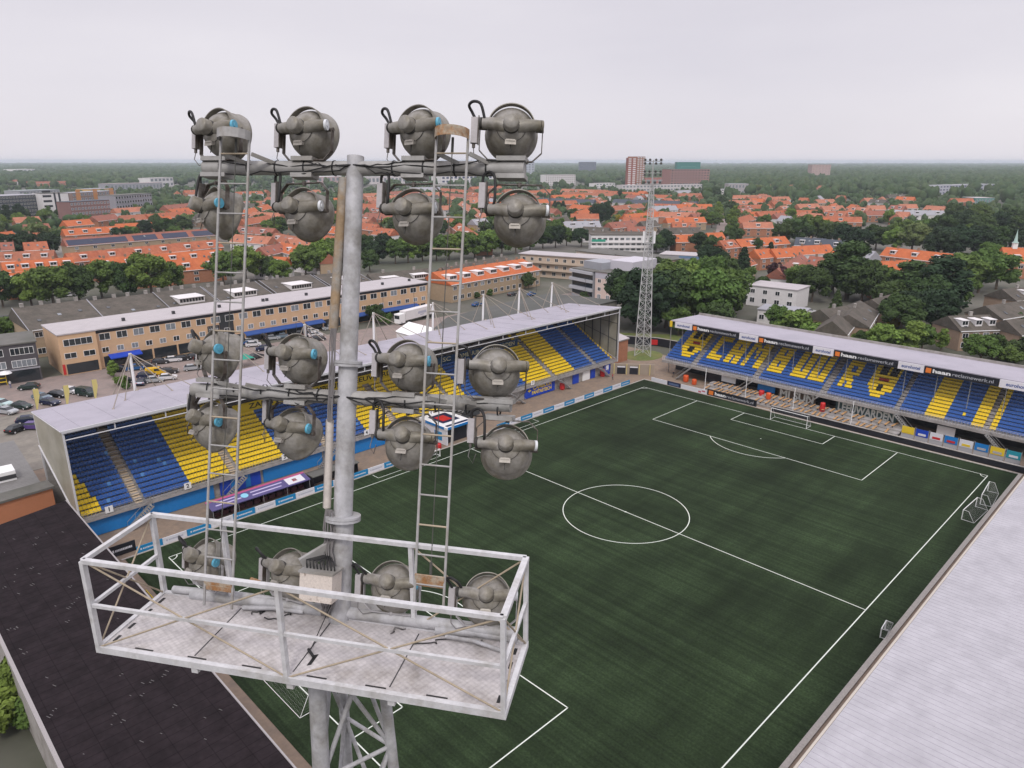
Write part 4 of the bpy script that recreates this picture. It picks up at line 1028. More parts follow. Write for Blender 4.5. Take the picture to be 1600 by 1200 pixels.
q = MB(); q.box(110.04, -5.0, 1.05, 110.56, 40.0, 1.12); part(q, 'coping', concrete, w_, True)
# wooden bench planks under the lettered stand
plank = mat('orange_brown_plank', (0.46, 0.26, 0.105), 0.8, var=0.4, scale=0.8, col2=(0.30, 0.20, 0.12))
steps = thing('standing_terrace', 'low concrete steps under the lettered stand carrying the wooden planks', 'terrace', (114, 38, 0))
q = MB()
for j in range(4): q.box(111.6+j*1.3, 16.5, 0, 117.2, 57.5, 0.28*(j+1))
part(q, 'step', terrace, steps, True)
bp_ = None
for j in range(2):
    n_ = 0; y = 56.5-j*0.75
    while y > 17.2:
        if bp_ is None:
            bp_ = thing('wooden_bench', 'worn orange brown plank bench in the rows under the lettered stand', 'bench', group='plank benches under the lettered stand')
            q = MB(); q.box(-1.25, -0.17, 0.36, 1.25, 0.17, 0.43); part(q, 'seat', plank, bp_)
            q = MB(); q.box(-0.95, -0.12, 0, -0.87, 0.12, 0.36); q.box(0.87, -0.12, 0, 0.95, 0.12, 0.36); part(q, 'leg', dark_steel, bp_); o = bp_
        else: o = copy_tree(bp_)
        o.location = (112.9+j*2.5+rnd.uniform(-.2,.2), y, 0.28*(2*j+2)-.1); o.rotation_euler = (0, 0, math.radians(rnd.uniform(-9, 9)))
        y -= rnd.choice((0.95, 1.1, 1.3, 2.2)); n_ += 1
# banner fence at the right end
cols = [('yellow', yellow, yellow), ('royal blue over white', royal, white_board), ('white and wavy red', white_board, red_paint), ('blue, white and red', sky_blue, red_paint),
        ('white and yellow', white_board, yellow), ('blue over grey', sky_blue, mat('fence_grey', (0.40, 0.40, 0.42), 0.7)), ('yellow over grey', yellow, mat('fence_grey', (0.4,)*3)), ('teal and white', mat('teal', (0.02, 0.28, 0.36), 0.5), white_board)]
for i, (nm, m1, m2) in enumerate(cols):
    ya = 15.8-i*2.35
    t = thing('fence_panel', f'grey fence panel hung with a {nm} banner right of the lettered stand', 'fence panel', (112.2, ya-1.1, 0), 0, 'banner-hung fence panels')
    q = MB(); q.box(112.15, ya-2.2, 0.0, 112.22, ya-0.05, 2.7); part(q, 'panel', mat('fence_grey', (0.40, 0.40, 0.42), 0.7), t, True)
    q = MB(); q.box(112.08, ya-2.15, 1.4, 112.13, ya-0.1, 2.75)
    bn = part(q, 'banner', m1, t, True)
    q = MB(); q.box(112.05, ya-1.8, 1.6, 112.075, ya-0.5, 2.0); part(q, 'stripe', m2, bn, True)
    q = MB()
    for e in (ya-0.05, ya-2.2): q.bar((112.25, e, 0), (112.25, e, 2.9), 0.08, 0.08, upv=(1,0,0))
    part(q, 'post', steel, t, True)
np_ = None
for i, y in enumerate((56.2, 46.5, 36.0, 24.5)):
    t = thing('net_post', ['white net post farthest left behind the goal','white net post just left of the far goal','white net post just right of the far goal','white net post farthest right before the benches'][i], 'post', (111.3, y, 0), 0, 'net posts behind the far goal')
    q = MB(); q.tube([(0,0,0),(0,0,5.6)], 0.07, 8); part(q, 'pole', white_paint, t); q = MB(); q.lathe([(0,.2),(.08,.2),(.1,.07)], 10, 'Z'); part(q, 'foot', steel, t)
# dugouts
dg = thing('dugout', 'long players dugout with a purple and pink lettered roof by the far touchline', 'dugout', (15, 73.6, 0))
q = MB(); q.box(8.0, 74.6, 0, 23.2, 74.75, 2.2); q.box(8.0, 72.8, 0, 8.1, 74.6, 2.1); q.box(23.1, 72.8, 0, 23.2, 74.6, 2.1); part(q, 'shelter_wall', black_board, dg, True)
q = MB(); q.add([(7.9,72.6,2.05),(23.3,72.6,2.05),(23.3,74.9,2.55),(7.9,74.9,2.55),(7.9,72.6,1.93),(23.3,72.6,1.93),(23.3,74.9,2.43),(7.9,74.9,2.43)], [(0,1,2,3),(4,7,6,5),(0,4,5,1),(1,5,6,2),(2,6,7,3),(3,7,4,0)])
rfd = part(q, 'roof', mat('purple_roof', (0.095, 0.08, 0.21), 0.5, var=0.12), dg, True)
sl_ = 0.5/2.3
def onroof(x0, x1, u0, u1, m, nm):
    q = MB(); y0, y1 = 72.6+u0*2.3, 72.6+u1*2.3; q.add([(x0,y0,2.065+u0*.5),(x1,y0,2.065+u0*.5),(x1,y1,2.065+u1*.5),(x0,y1,2.065+u1*.5)], [(0,1,2,3)]); part(q, nm, m, rfd, True)
onroof(7.9, 23.3, 0.84, 1.0, mat('pink_stripe', (0.45, 0.08, 0.20), 0.5), 'stripe')
onroof(19.8, 22.6, 0.1, 0.82, white_board, 'panel'); onroof(20.8, 21.5, 0.3, 0.6, red_paint, 'emblem')
for (a, b_, u) in ((8.8, 12.6, 0.32), (14.2, 18.8, 0.22), (14.2, 19.2, 0.55), (9.2, 12.2, 0.6)): onroof(a, b_, u, u+0.10, mat('lilac_mark', (0.50, 0.45, 0.66), 0.6), 'lettering')
q = MB(); q.lathe([(0, 0.0), (0, 0.55)], 20, 'Z'); q.xf(Matrix.Translation((13.2, 73.7, 2.32)) @ Matrix.Rotation(math.atan(sl_), 4, 'X')); part(q, 'emblem', mat('pale_blue_disc', (0.25, 0.55, 0.72), 0.5), rfd, True)
for k_ in range(12):
    q = MB(); q.box(8.6+k_*1.2, 73.8, 0.3, 9.5+k_*1.2, 74.4, 1.0); part(q, 'seat', mat('dark_red_seat', (0.05, 0.012, 0.02), 0.5), dg, True)
q = MB()
for xx in (8.05, 11.8, 15.6, 19.4, 23.15): q.bar((xx, 72.7, 0), (xx, 72.7, 2.0), 0.07, 0.07, upv=(1,0,0))
part(q, 'post', steel, dg, True)
dg2 = thing('dugout', 'grey-roofed dugout with plain dark front beside the purple one', 'dugout', (28, 73.6, 0))
q = MB(); q.box(23.9, 74.6, 0, 32.0, 74.75, 2.2); q.box(23.9, 72.8, 0, 24.0, 74.6, 2.0); q.box(31.9, 72.8, 0, 32.0, 74.6, 2.0); part(q, 'shelter_wall', black_board, dg2, True)
q = MB(); q.box(23.7, 72.6, 2.05, 32.2, 74.9, 2.2); part(q, 'roof', mat('grey_felt', (0.12, 0.12, 0.11), 0.8, var=0.1), dg2, True)
# players tunnel
tn = thing('players_tunnel', 'blue and white players tunnel with a red topped roof by the halfway line', 'tunnel', (53, 75, 0))
for xx in (50.3, 55.8): q = MB(); q.box(xx, 72.2, 0, xx+.3, 79.8, 3.0); part(q, 'side_wall', white_board, tn, True)
q = MB(); q.box(50.1, 72.0, 3.0, 56.3, 79.9, 3.5); part(q, 'roof', white_paint, tn, True)
for (a, b_, c, d, m, nm) in ((50.08, 72.6, 50.3-.21, 78.0, sky_blue, 'panel'), (50.5, 71.95, 55.9, 71.99, sky_blue, 'panel')):
    q = MB(); q.box(a, b_, 3.02, c if c > a else a+0.01, d, 3.48); part(q, nm, m, tn, True)
q = MB(); q.box(51.2, 74.2, 3.5, 55.2, 78.6, 3.56); q.box(50.6,72.3,3.5,55.8,72.9,3.57); pn = part(q, 'roof_panel', navy, tn, True)
q = MB(); q.box(51.8, 75.0, 3.56, 54.0, 77.6, 3.6); part(q, 'stripe', red_paint, pn, True)
q = MB(); q.box(50.6, 73.0, 0, 55.8, 73.1, 3.0); part(q, 'opening', black_board, tn, True)
q = MB(); q.box(50.26, 73.5, 0.6, 50.3, 75.6, 2.2); part(q, 'panel', blue_board, tn, True)
for i in range(5):
    t = thing('yellow_post' if i < 2 else 'red_chair', '', 'x') if False else None
# red items and containers
def tub(label, p, m, r=0.55, h=1.2, nm='barrel'):
    t = thing(nm, label, 'barrel', p)
    q = MB(); q.lathe([(0,0),(0,r*0.85),(h*0.1,r*0.95),(h*0.5,r),(h*0.9,r*0.95),(h,r*0.85),(h,0)], 14, 'Z'); part(q, 'body', m, t)
    q = MB()
    for z in (0.25, 0.75): q.lathe([(h*z-.03,r*1.0),(h*z,r*1.04),(h*z+.03,r*1.0)], 14, 'Z')
    part(q, 'hoop', m, t)
tub('orange red drum at the left end under the lettered stand', (115.4, 63.6, 0), mat('drum_vermilion', (0.6, 0.09, 0.02), 0.45), 0.65, 1.6)
tub('smaller orange red drum just right of the larger one under the stand', (114.8, 61.0, 0), mat('drum_vermilion', (0.6,)*3), 0.55, 1.3)
tub('orange drum beside the blue notice under the lettered stand', (114.6, 42.9, 0.8), mat('drum_vermilion', (0.6,)*3), 0.55, 1.4)
tub('dark orange drum against the stair below the lettered stand', (116.0, 45.2, 0.5), red_paint, 0.6, 1.4)
tub('red drum standing by the foot of the middle stair of the lettered stand', (114.8, 31.5, 0.8), red_paint, 0.5, 1.9)
tub('red drum beside the CAMBUUR FANTASTISCH panel', (90.4, 79.9, 0), red_paint, 0.6, 1.5)
tub('red drum under the far right end of the main stand', (105.0, 80.0, 0), red_paint, 0.6, 1.7)
tub('red tub on the apron by the players tunnel', (48.6, 72.4, 0), red_paint, 0.5, 0.9)
# corner gate
gt = thing('corner_gate', 'pale wall with two black shuttered openings and yellow posts at the far pitch corner', 'gate', (112.5, 76, 0))
q = MB(); q.add([(108.4,80.3,0),(114.6,71.9,0),(114.6,71.9,2.5),(108.4,80.3,2.5),(108.8,80.6,0),(115.0,72.2,0),(115.0,72.2,2.5),(108.8,80.6,2.5)], [(0,1,2,3),(4,5,6,7),(3,2,6,7),(0,3,7,4),(1,2,6,5)])
part(q, 'wall', mat('beige_wall', (0.30, 0.25, 0.20), 0.9, var=0.12), gt, True)
dvec = Vector((6.2,-8.4,0)).normalized(); nv = Vector((-8.4,-6.2,0)).normalized()
for f_ in (1.6, 4.6):
    c = Vector((108.4,80.3,1.0))+dvec*(f_+1.0)+nv*0.05
    q = MB(); q.obox(c, dvec, nv, (0,0,1), 1.0, 0.04, 1.0); op = part(q, 'opening', black_board, gt, True)
    q = MB(); q.obox(c+Vector((0,0,0.8))+nv*0.05, dvec, nv, (0,0,1), 0.95, 0.02, 0.16); part(q, 'sign', white_board, op, True)
for f_ in (0.9, 3.9, 6.9, 9.4):
    c = Vector((108.4,80.3,0))+dvec*f_+nv*0.3
    q = MB(); q.bar(c, c+Vector((0,0,2.6)), 0.16, 0.16, upv=(1,0,0)); part(q, 'post', mat('pale_yellow', (0.62, 0.52, 0.22), 0.6), gt, True)
bx_ = thing('ticket_booth', 'small blue booth with a white notice at the end of the main stand', 'booth', (107.5, 81.5, 0))
q = MB(); q.box(106.2, 80.2, 0, 108.2, 82.4, 2.9); part(q, 'wall', royal, bx_, True); q = MB(); q.box(106.05, 80.05, 2.9, 108.35, 82.55, 3.05); part(q, 'roof', concrete, bx_, True)
q = MB(); q.box(106.5, 80.14, 1.2, 107.5, 80.19, 2.3); part(q, 'notice', white_board, bx_, True)
# corner board at the near left
bd = board('black board with white marks propped at the near end of the far touchline', (-5.6, 72.9), (-2.3, 72.9), 1.5, black_board, True, white_board, 'boards at the near corner')
yl = thing('corner_barrier', 'yellow tubular barrier on the paving beside the dark felt roof', 'barrier', (-5.2, 58, 0), math.radians(90))
q = MB(); q.tube([(-2.5,0,0),(-2.5,0,1.0),(2.5,0,1.0),(2.5,0,0)], 0.06, 6); q.tube([(-2.5,0,0.5),(2.5,0,0.5)], 0.05, 6); part(q, 'frame', yellow, yl)
# people: skinned figures
def person_mesh():
    me = bpy.data.meshes.new('person')
    V = [(0,0,.95),(0,0,1.15),(0,.01,1.38),(0,.01,1.50),(0,.03,1.58),(0,.03,1.72), (.10,0,.90),(.12,.02,.50),(.12,-.02,.08),(.12,.10,.03), (-.10,0,.90),(-.12,-.06,.50),(-.12,-.12,.08),(-.12,0,.03),
         (.19,0,1.42),(.25,-.03,1.15),(.24,.06,.92),(.24,.09,.82), (-.19,0,1.42),(-.26,.0,1.15),(-.25,.1,.94),(-.25,.13,.84)]
    E = [(0,1),(1,2),(2,3),(3,4),(4,5),(0,6),(6,7),(7,8),(8,9),(0,10),(10,11),(11,12),(12,13),(2,14),(14,15),(15,16),(16,17),(2,18),(18,19),(19,20),(20,21)]
    Rr = [.14,.13,.15,.06,.075,.085,.085,.06,.045,.04,.085,.06,.045,.04,.06,.045,.035,.03,.06,.045,.035,.03]
    me.from_pydata(V, E, [])
    o = bpy.data.objects.new('person', me); COL.objects.link(o)
    md = o.modifiers.new('skin', 'SKIN'); o.modifiers.new('sub', 'SUBSURF').levels = 1
    for i, r_ in enumerate(Rr): me.skin_vertices[0].data[i].radius = (r_, r_*0.8); me.skin_vertices[0].data[i].use_root = (i == 0)
    bpy.context.view_layer.update()
    m2 = bpy.data.meshes.new_from_object(o.evaluated_get(bpy.context.evaluated_depsgraph_get()))
    bpy.data.objects.remove(o); return m2
PM = person_mesh(); PM.name = 'person'
def person(label, p, rz, top, leg):
    me = PM.copy(); me.materials.clear()
    skin = mat('skin', (0.45, 0.27, 0.2), 0.6); hair = mat('hair_dark', (0.03, 0.02, 0.015), 0.7)
    for m in (top, leg, skin, hair): me.materials.append(m)
    mi = []
    for p_ in me.polygons:
        z = p_.center.z; mi.append(1 if z < 0.93 and abs(p_.center.x) < .2 else (3 if z > 1.66 else (2 if z > 1.49 or (z < .95 and abs(p_.center.x) > .2) else 0)))
    me.polygons.foreach_set('material_index', mi)
    o = link('person', me); o.location = p; o.rotation_euler = (0, 0, rz); tag(o, label, 'person'); return o
dk = mat('cloth_dark', (0.02, 0.02, 0.025), 0.8); rd = mat('cloth_red', (0.35, 0.05, 0.05), 0.8); wt = mat('cloth_white', (0.6, 0.6, 0.6), 0.8); bl = mat('cloth_blue', (0.03, 0.06, 0.2), 0.8)
person('person in a dark jacket walking below the left end of the lettered stand', G(1052, 590), 2.0, dk, dk)
person('person in a red top and dark trousers on the apron near the far corner', G(957, 594), 1.0, rd, dk)
person('person in white walking past the shop with yellow frames', G(17, 606), 0.4, wt, bl)
person('person in black on the pavement before the shop awnings', G(462, 517), 2.2, dk, bl)
person('person in a white shirt beside the person in black near the awnings', G(467, 519), 1.2, wt, dk)
# ---------------------------------------------------------------- street: shops, flats, cars
tile_o = mat('orange_roof_tile', (0.37, 0.128, 0.068), 0.8, var=0.28, scale=0.22, spec=0.2, col2=(0.32, 0.095, 0.05), thr=(0.44, 0.66))
tile_o2 = mat('bright_orange_tile', (0.46, 0.135, 0.052), 0.75, var=0.2, scale=0.25, spec=0.2, col2=(0.43, 0.115, 0.045))
tile_q = mat('muted_orange_tile', (0.34, 0.13, 0.075), 0.8, var=0.24, scale=0.22, spec=0.2, col2=(0.26, 0.105, 0.07), thr=(0.44, 0.66))
tile_w = mat('weathered_coral_tile', (0.42, 0.17, 0.105), 0.8, var=0.22, scale=0.22, spec=0.2, col2=(0.33, 0.14, 0.09), thr=(0.44, 0.66))
tile_r = mat('red_brown_tile', (0.30, 0.10, 0.06), 0.8, var=0.18, scale=0.3, col2=(0.22, 0.085, 0.06))
tile_g = mat('grey_brown_tile', (0.115, 0.100, 0.085), 0.85, var=0.25, scale=0.35, spec=0.2, col2=(0.082, 0.074, 0.062))
tile_d = mat('slate_blue_roof', (0.045, 0.055, 0.075), 0.6, var=0.15, scale=0.3)
tile_p = mat('pale_grey_roof', (0.30, 0.30, 0.33), 0.7, var=0.12, scale=0.3)
brick_o = mat('orange_brick', (0.36, 0.16, 0.09), 0.9, var=0.18, scale=0.4)
brick_b = mat('brown_brick', (0.25, 0.17, 0.12), 0.9, var=0.16, scale=0.5)
brick_t = mat('tan_brick', (0.36, 0.27, 0.18), 0.9, var=0.12, scale=0.4)
peach = mat('peach_render', (0.58, 0.385, 0.235), 0.85, var=0.06, scale=0.2, col2=(0.52, 0.345, 0.21))
beige = mat('beige_render', (0.52, 0.42, 0.33), 0.85, var=0.07, scale=0.2)
pinkbeige = mat('pink_beige_panel', (0.60, 0.48, 0.43), 0.85, var=0.05, scale=0.15)
greyroof = mat('grey_bitumen', (0.13, 0.125, 0.115), 0.9, var=0.2, scale=0.15, col2=(0.10, 0.10, 0.085))
palebit = mat('pale_bitumen', (0.42, 0.39, 0.40), 0.9, var=0.08, scale=0.15)
darkbrick = mat('charcoal_brick', (0.075, 0.068, 0.075), 0.9, var=0.15, scale=0.8)
ROOFS = {'o': tile_o, 'O': tile_o2, 'r': tile_r, 'g': tile_g, 'd': tile_d, 'p': tile_p, 'q': tile_q, 'w': tile_w}
WALLS = {'o': brick_o, 'O': brick_o, 'r': brick_o, 'g': brick_b, 'd': white_wall, 'p': white_wall, 'q': brick_o, 'w': brick_o}
WIN = {}
def window_mesh(w, h, pane, fr=0.09, d=0.06, mull=2):
    key = (round(w,2), round(h,2), pane.name, mull)
    if key in WIN: return WIN[key]
    q = MB()
    q.box(-w/2,-d,0,-w/2+fr,0.02,h,0); q.box(w/2-fr,-d,0,w/2,0.02,h,0); q.box(-w/2+fr,-d,0,w/2-fr,0.02,fr,0); q.box(-w/2+fr,-d,h-fr,w/2-fr,0.02,h,0)
    for k_ in range(1, mull):
        x = -w/2+w*k_/mull; q.box(x-fr*.4,-d+0.01,fr,x+fr*.4,0.02,h-fr,0)
    f_ = q.mesh('window', [white_paint]); 
    g = MB(); g.quad((-w/2+fr,-0.02,fr),(w/2-fr,-0.02,fr),(w/2-fr,-0.02,h-fr),(-w/2+fr,-0.02,h-fr)); p_ = g.mesh('pane', pane)
    WIN[key] = (f_, p_); return WIN[key]
def add_window(root, x, y, z, w, h, pane, rz=0.0, mull=2, subpane=True):
    f_, p_ = window_mesh(w, h, pane, mull=mull)
    o = link('window', f_, root); o.location = (x, y, z); o.rotation_euler = (0, 0, rz); link('pane', p_, o); return o
def building(name, label, cat, P0, P1, depth, h, wall, roof, floors, group=None, para=0.3, wz=None, side_win=True, pane=None, roof_over=0.25, wallh=None):
    """box building; facade from P0 (left) to P1 (right) as the camera sees it, depth away from it. floors: list of (z, n, w, h, pane)"""
    P0, P1 = Vector((P0[0],P0[1],0)), Vector((P1[0],P1[1],0)); d = P1-P0; L = d.length; rz = math.atan2(d.y, d.x)
    t = thing(name, label, cat, P0, rz, group)
    q = MB(); q.box(0, 0, 0, L, depth, h); wl = part(q, 'wall', wall, t)
    q = MB(); q.box(-roof_over, -roof_over, h, L+roof_over, depth+roof_over, h+para); part(q, 'roof', roof, t)
    cnt = 0
    for fl in floors:
        z, n, w, hh, pn = fl[:5]; mull = fl[5] if len(fl) > 5 else 2
        for k_ in range(n):
            if cnt >= 95: break
            pp = pn if not isinstance(pn, list) else pn[rnd.randrange(len(pn))]
            add_window(t, (k_+0.5)*L/n, -0.03, z, w, hh, pp, mull=mull); cnt += 1
    if side_win:
        for fl in floors[:3]:
            for k_ in range(2):
                if cnt >= 98: break
                add_window(t, -0.03, depth*(0.3+0.4*k_), fl[0], min(fl[2], 1.6), fl[3], glass, rz=-math.pi/2); cnt += 1
    return t, L, rz
def loc_part(mb, nm, m, t): return part(mb, nm, m, t)
mixed = [glass, glass, pale_glass]
# --- the long peach shopping block
t, L, rz = building('shop_building', 'long three-storey peach shopping block with flat pale roof behind the parking lot', 'shops', (21.8, 171.2), (124.5, 171.6), 14.5, 9.7, peach, palebit,
    [(7.0, 26, 2.5, 1.75, mixed, 2), (3.9, 30, 1.6, 1.35, mixed, 2)], side_win=False, roof_over=0.5)
q = MB(); q.box(0, -0.02, 8.85, L, 0.0, 9.6); loc_part(q, 'eaves_band', black_board, t)
q = MB(); q.box(30.5, -0.06, 2.9, 34.5, -0.03, 9.2); loc_part(q, 'stair_glazing', glass, t)
q = MB(); q.box(1, -0.05, 0.2, 30, -0.02, 2.9); q.box(35, -0.05, 0.2, L-1, -0.02, 2.9); loc_part(q, 'shop_front', glass, t)
for k_ in range(17):
    q = MB(); q.box(k_*6.2, -0.2, 0, k_*6.2+0.4, -0.055, 3.1); loc_part(q, 'pier', peach, t)
awn = mat('awning_blue', (0.02, 0.07, 0.26), 0.7, var=0.1)
for (a, b_, m) in ((2, 9.5, royal), (37, 55, awn), (56, 62, awn), (70, 98, awn)):
    q = MB(); q.add([(a,-0.06,3.3),(b_,-0.06,3.3),(b_,-1.9,2.6),(a,-1.9,2.6),(a,-1.9,2.35),(b_,-1.9,2.35)], [(0,1,2,3),(3,2,5,4)]); loc_part(q, 'awning', m, t)
for k_, xx in enumerate((8, 20.5, 33, 46, 47.2, 60, 73, 74, 88, 99)):
    q = MB(); q.box(xx, 5.0, 10.0, xx+0.7, 5.7, 10.8); loc_part(q, 'roof_vent', dark_steel, t)
q = MB(); q.box(27.2, -0.09, 4.6, 30.4, -0.06, 6.4); loc_part(q, 'sign', black_board, t)
q = MB()
for k_ in range(5): q.bar((27.5+k_*0.55, -0.1, 4.8), (27.6+k_*0.55, -0.1, 6.2), 0.12, 0.03); q.bar((27.5+k_*0.55, -0.1, 5.4+0.2*(k_ % 2)), (27.9+k_*0.55, -0.1, 5.5), 0.03, 0.12)
loc_part(q, 'sign_mark', white_paint, t)
shop_main = t
t2, L2, _ = building('shop_wing', 'taller-fronted peach corner wing at the left end of the shopping block', 'shops', (13.6, 170.4), (21.7, 170.2), 15.2, 9.8, peach, palebit, [(7.0, 1, 6.2, 1.7, glass, 5), (4.0, 2, 2.6, 1.4, mixed, 2)], side_win=False, roof_over=0.2)
q = MB(); q.box(0.8, -0.06, 0.2, 7.6, -0.02, 2.7); loc_part(q, 'shop_front', glass, t2)
q = MB(); q.box(-0.06, -0.1, 0.3, 0.5, -0.03, 2.8); loc_part(q, 'sign', red_paint, t2)
shop_wing = t2
# --- charcoal house at the far left
t, L, rz = building('shop_house', 'charcoal brick house with white window bands at the left edge beyond the parking lot', 'house', (-14, 174.5), (9.2, 171.0), 13, 9.0, darkbrick, greyroof,
    [(6.5, 4, 4.6, 1.7, mixed, 5), (3.6, 4, 4.8, 1.7, [pale_glass, pale_glass, glass], 5)], side_win=False)
q = MB(); q.box(0.5, -0.05, 0.2, L-0.3, -0.02, 2.9); loc_part(q, 'shop_front', glass, t)
q = MB(); q.box(0, -0.12, 2.95, L, -0.03, 3.3); loc_part(q, 'shop_fascia', tile_p, t)
for xx in (10.5, 15.0):
    q = MB()
    for e in (0, 1.5): q.bar((xx+e, -0.4, 0), (xx+e, -0.4, 2.9), 0.22, 0.1, upv=(1,0,0))
    for z in (0.8, 1.7, 2.75): q.bar((xx, -0.4, z), (xx+1.5, -0.4, z), 0.1, 0.22)
    loc_part(q, 'yellow_frame', yellow, t)
q = MB(); q.lathe([(2.8,1.4),(3.2,1.1),(3.5,0.0)], 12, 'Z', (16.5,-0.8,0)); loc_part(q, 'canopy', white_paint, t)
# --- terraces
def terrace_row(name, label, cat, A, B, width, eave, ridge, rk, dormers=0, chim=3, wins=6, wk=None, group=None, front_ratio=0.5, dorm_w=2.2, hip=0.0, skylights=0, dz=None, edge=False):
    """A, B: ridge end points on the ground; the side toward the camera is local -Y"""
    A, B = Vector((A[0],A[1],0)), Vector((B[0],B[1],0))
    d = B-A; n = Vector((d.y, -d.x, 0)); c = (A+B)/2
    if n.dot(Vector((CAM[0],CAM[1],0))-c) < 0: A, B = B, A; d = B-A
    L = d.length; rz = math.atan2(d.y, d.x)
    t = thing(name, label, cat, (A+B)/2, rz, group); h = L/2; f_ = width*front_ratio; bk = width-f_
    wall = wk or WALLS[rk]; roof = ROOFS[rk]
    q = MB(); q.box(-h, -f_+0.3, 0, h, bk-0.3, eave)
    zr = ridge-0.15
    if hip < 0.1: q.add([(-h,-f_+.3,eave),(-h,bk-.3,eave),(-h,0,zr),(h,-f_+.3,eave),(h,bk-.3,eave),(h,0,zr)], [(0,2,1),(3,4,5)])
    part(q, 'wall', wall, t)
    q = MB(); e = 0.3; th = 0.22; hh = h+0.25
    sl = (ridge-eave)/f_; slb = (ridge-eave)/bk
    ze, zb = eave-e*0.0-0.05, eave-0.05
    q.add([(-hh,-f_,ze),(hh,-f_,ze),(hh-hip,0,ridge),(-hh+hip,0,ridge),(-hh,bk,zb),(hh,bk,zb),
           (-hh,-f_,ze-th),(hh,-f_,ze-th),(-hh,bk,zb-th),(hh,bk,zb-th)],
          [(0,1,2,3),(3,2,5,4),(0,3,4),(1,5,2),(6,7,1,0),(8,4,5,9),(6,0,4,8),(7,9,5,1),(6,8,9,7)])
    rf = part(q, 'roof', roof, t)
    q = MB(); q.box(-hh, -f_-0.12, ze-0.2, hh, -f_, ze+0.02); part(q, 'gutter', white_paint, rf)
    if edge:
        q = MB()
        for xe in (-hh, hh): q.bar((xe,-f_,ze+.06), (xe,0,ridge+.06), .16, .14)
        part(q, 'party_wall', tile_p, rf)
    for k_ in range(chim):
        x = -h+L*(k_+0.5)/chim+rnd.uniform(-.6,.6)
        q = MB(); q.box(x-0.45, -0.3, ridge-0.5, x+0.45, 0.3, ridge+0.9); q.box(x-0.5, -0.35, ridge+0.9, x+0.5, 0.35, ridge+1.0); part(q, 'chimney', brick_b if rk != 'g' else concrete, rf)
    for k_ in range(dormers):
        x = -h+L*(k_+0.5)/dormers; w = dorm_w
        y0 = -f_*0.72; z0 = ridge+y0*sl; z1 = min(ridge-0.2, z0+1.6); y1 = -(ridge-z1)/sl+0.2
        q = MB(); q.box(x-w/2, y0, z0-0.1, x+w/2, y1, z1); q.box(x-w/2-.15, y0-.2, z1, x+w/2+.15, y1+.3, z1+.12); dd = part(q, 'dormer', white_wall, rf)
        q = MB()
        nn = max(2, int(w/0.9))
        for j in range(nn):
            xa = x-w/2+0.15+(w-0.3)*j/nn; q.quad((xa,y0-0.02,z0+.45),(xa+(w-.3)/nn-.12,y0-0.02,z0+.45),(xa+(w-.3)/nn-.12,y0-0.02,z1-.15),(xa,y0-0.02,z1-.15))
        o = link('pane', q.mesh('pane', glass), t); o.parent = rf
    for k_ in range(skylights):
        x = -h+L*(k_+0.5)/skylights+rnd.uniform(-1,1); y = -f_*rnd.uniform(.35,.7); z = ridge+y*sl
        q = MB(); q.obox((x,y,z+0.05), (1,0,0), Vector((0,1,sl)).normalized(), Vector((0,-sl,1)).normalized(), 0.45, 0.6, 0.05); part(q, 'skylight', pale_glass if k_ % 2 else glass, rf)
    for k_ in range(wins):
        x = -h+L*(k_+0.5)/wins
        add_window(t, x, -f_+0.27, eave-2.1, min(1.9, L/wins*0.6), 1.4, mixed[rnd.randrange(3)])
        if eave > 4.5: add_window(t, x, -f_+0.27, 0.9, min(1.9, L/wins*0.6), 1.6, glass)
    return t
# grey-brown terrace behind the shops: five roofs stepped along the row
for i, (x0, x1, dm, lb) in enumerate([(12.6, 30.4, 0, 'plain grey-brown tiled roof at the left end of the row behind the shops'), (30.8, 48.2, 0, 'plain grey-brown tiled roof, second from left behind the shops'),
      (48.6, 62.5, 1, 'grey-brown tiled roof with a wide white dormer, third behind the shops'), (63.5, 80.5, 1, 'grey-brown roof with a raised gable and a glazed dormer behind the shops'),
      (82.0, 100.5, 1, 'grey-brown roof with long white dormer directly left of the mast pole'), (102, 118, 1, 'grey-brown roof hidden partly by the near mast pole')]):
    terrace_row('terraced_house', lb, 'house', (x0, 209.0-i*0.5), (x1, 209.2-i*0.5), 23.0, 7.4, 11.2-(0.3 if i % 2 else 0), 'g', dm, 4, 5, brick_t, 'grey-brown terrace behind the shops', 0.66, 7.5, 0, 3, None, True)
terrace_row('terraced_house', 'grey roof with two white dormers and a tan gable right of the mast pole', 'house', G(575, 427, 10.5), G(668, 418, 10.5), 14, 6.5, 10.3, 'g', 2, 2, 6, brick_t, None, 0.6, 6)
terrace_row('terraced_house', 'grey slate roof with chimneys behind the orange-roofed white-dormered terrace', 'house', G(690, 416, 10), G(790, 398, 10), 12, 6.2, 9.6, 'g', 0, 7, 0, brick_b)
terrace_row('terraced_house', 'long bright orange roofed terrace with seven white dormers across from the market hall', 'house', G(676, 425, 10.3), G(816, 404, 10.3), 16, 6.6, 10.3, 'O', 7, 8, 14, brick_t, None, 0.62, 3.6)
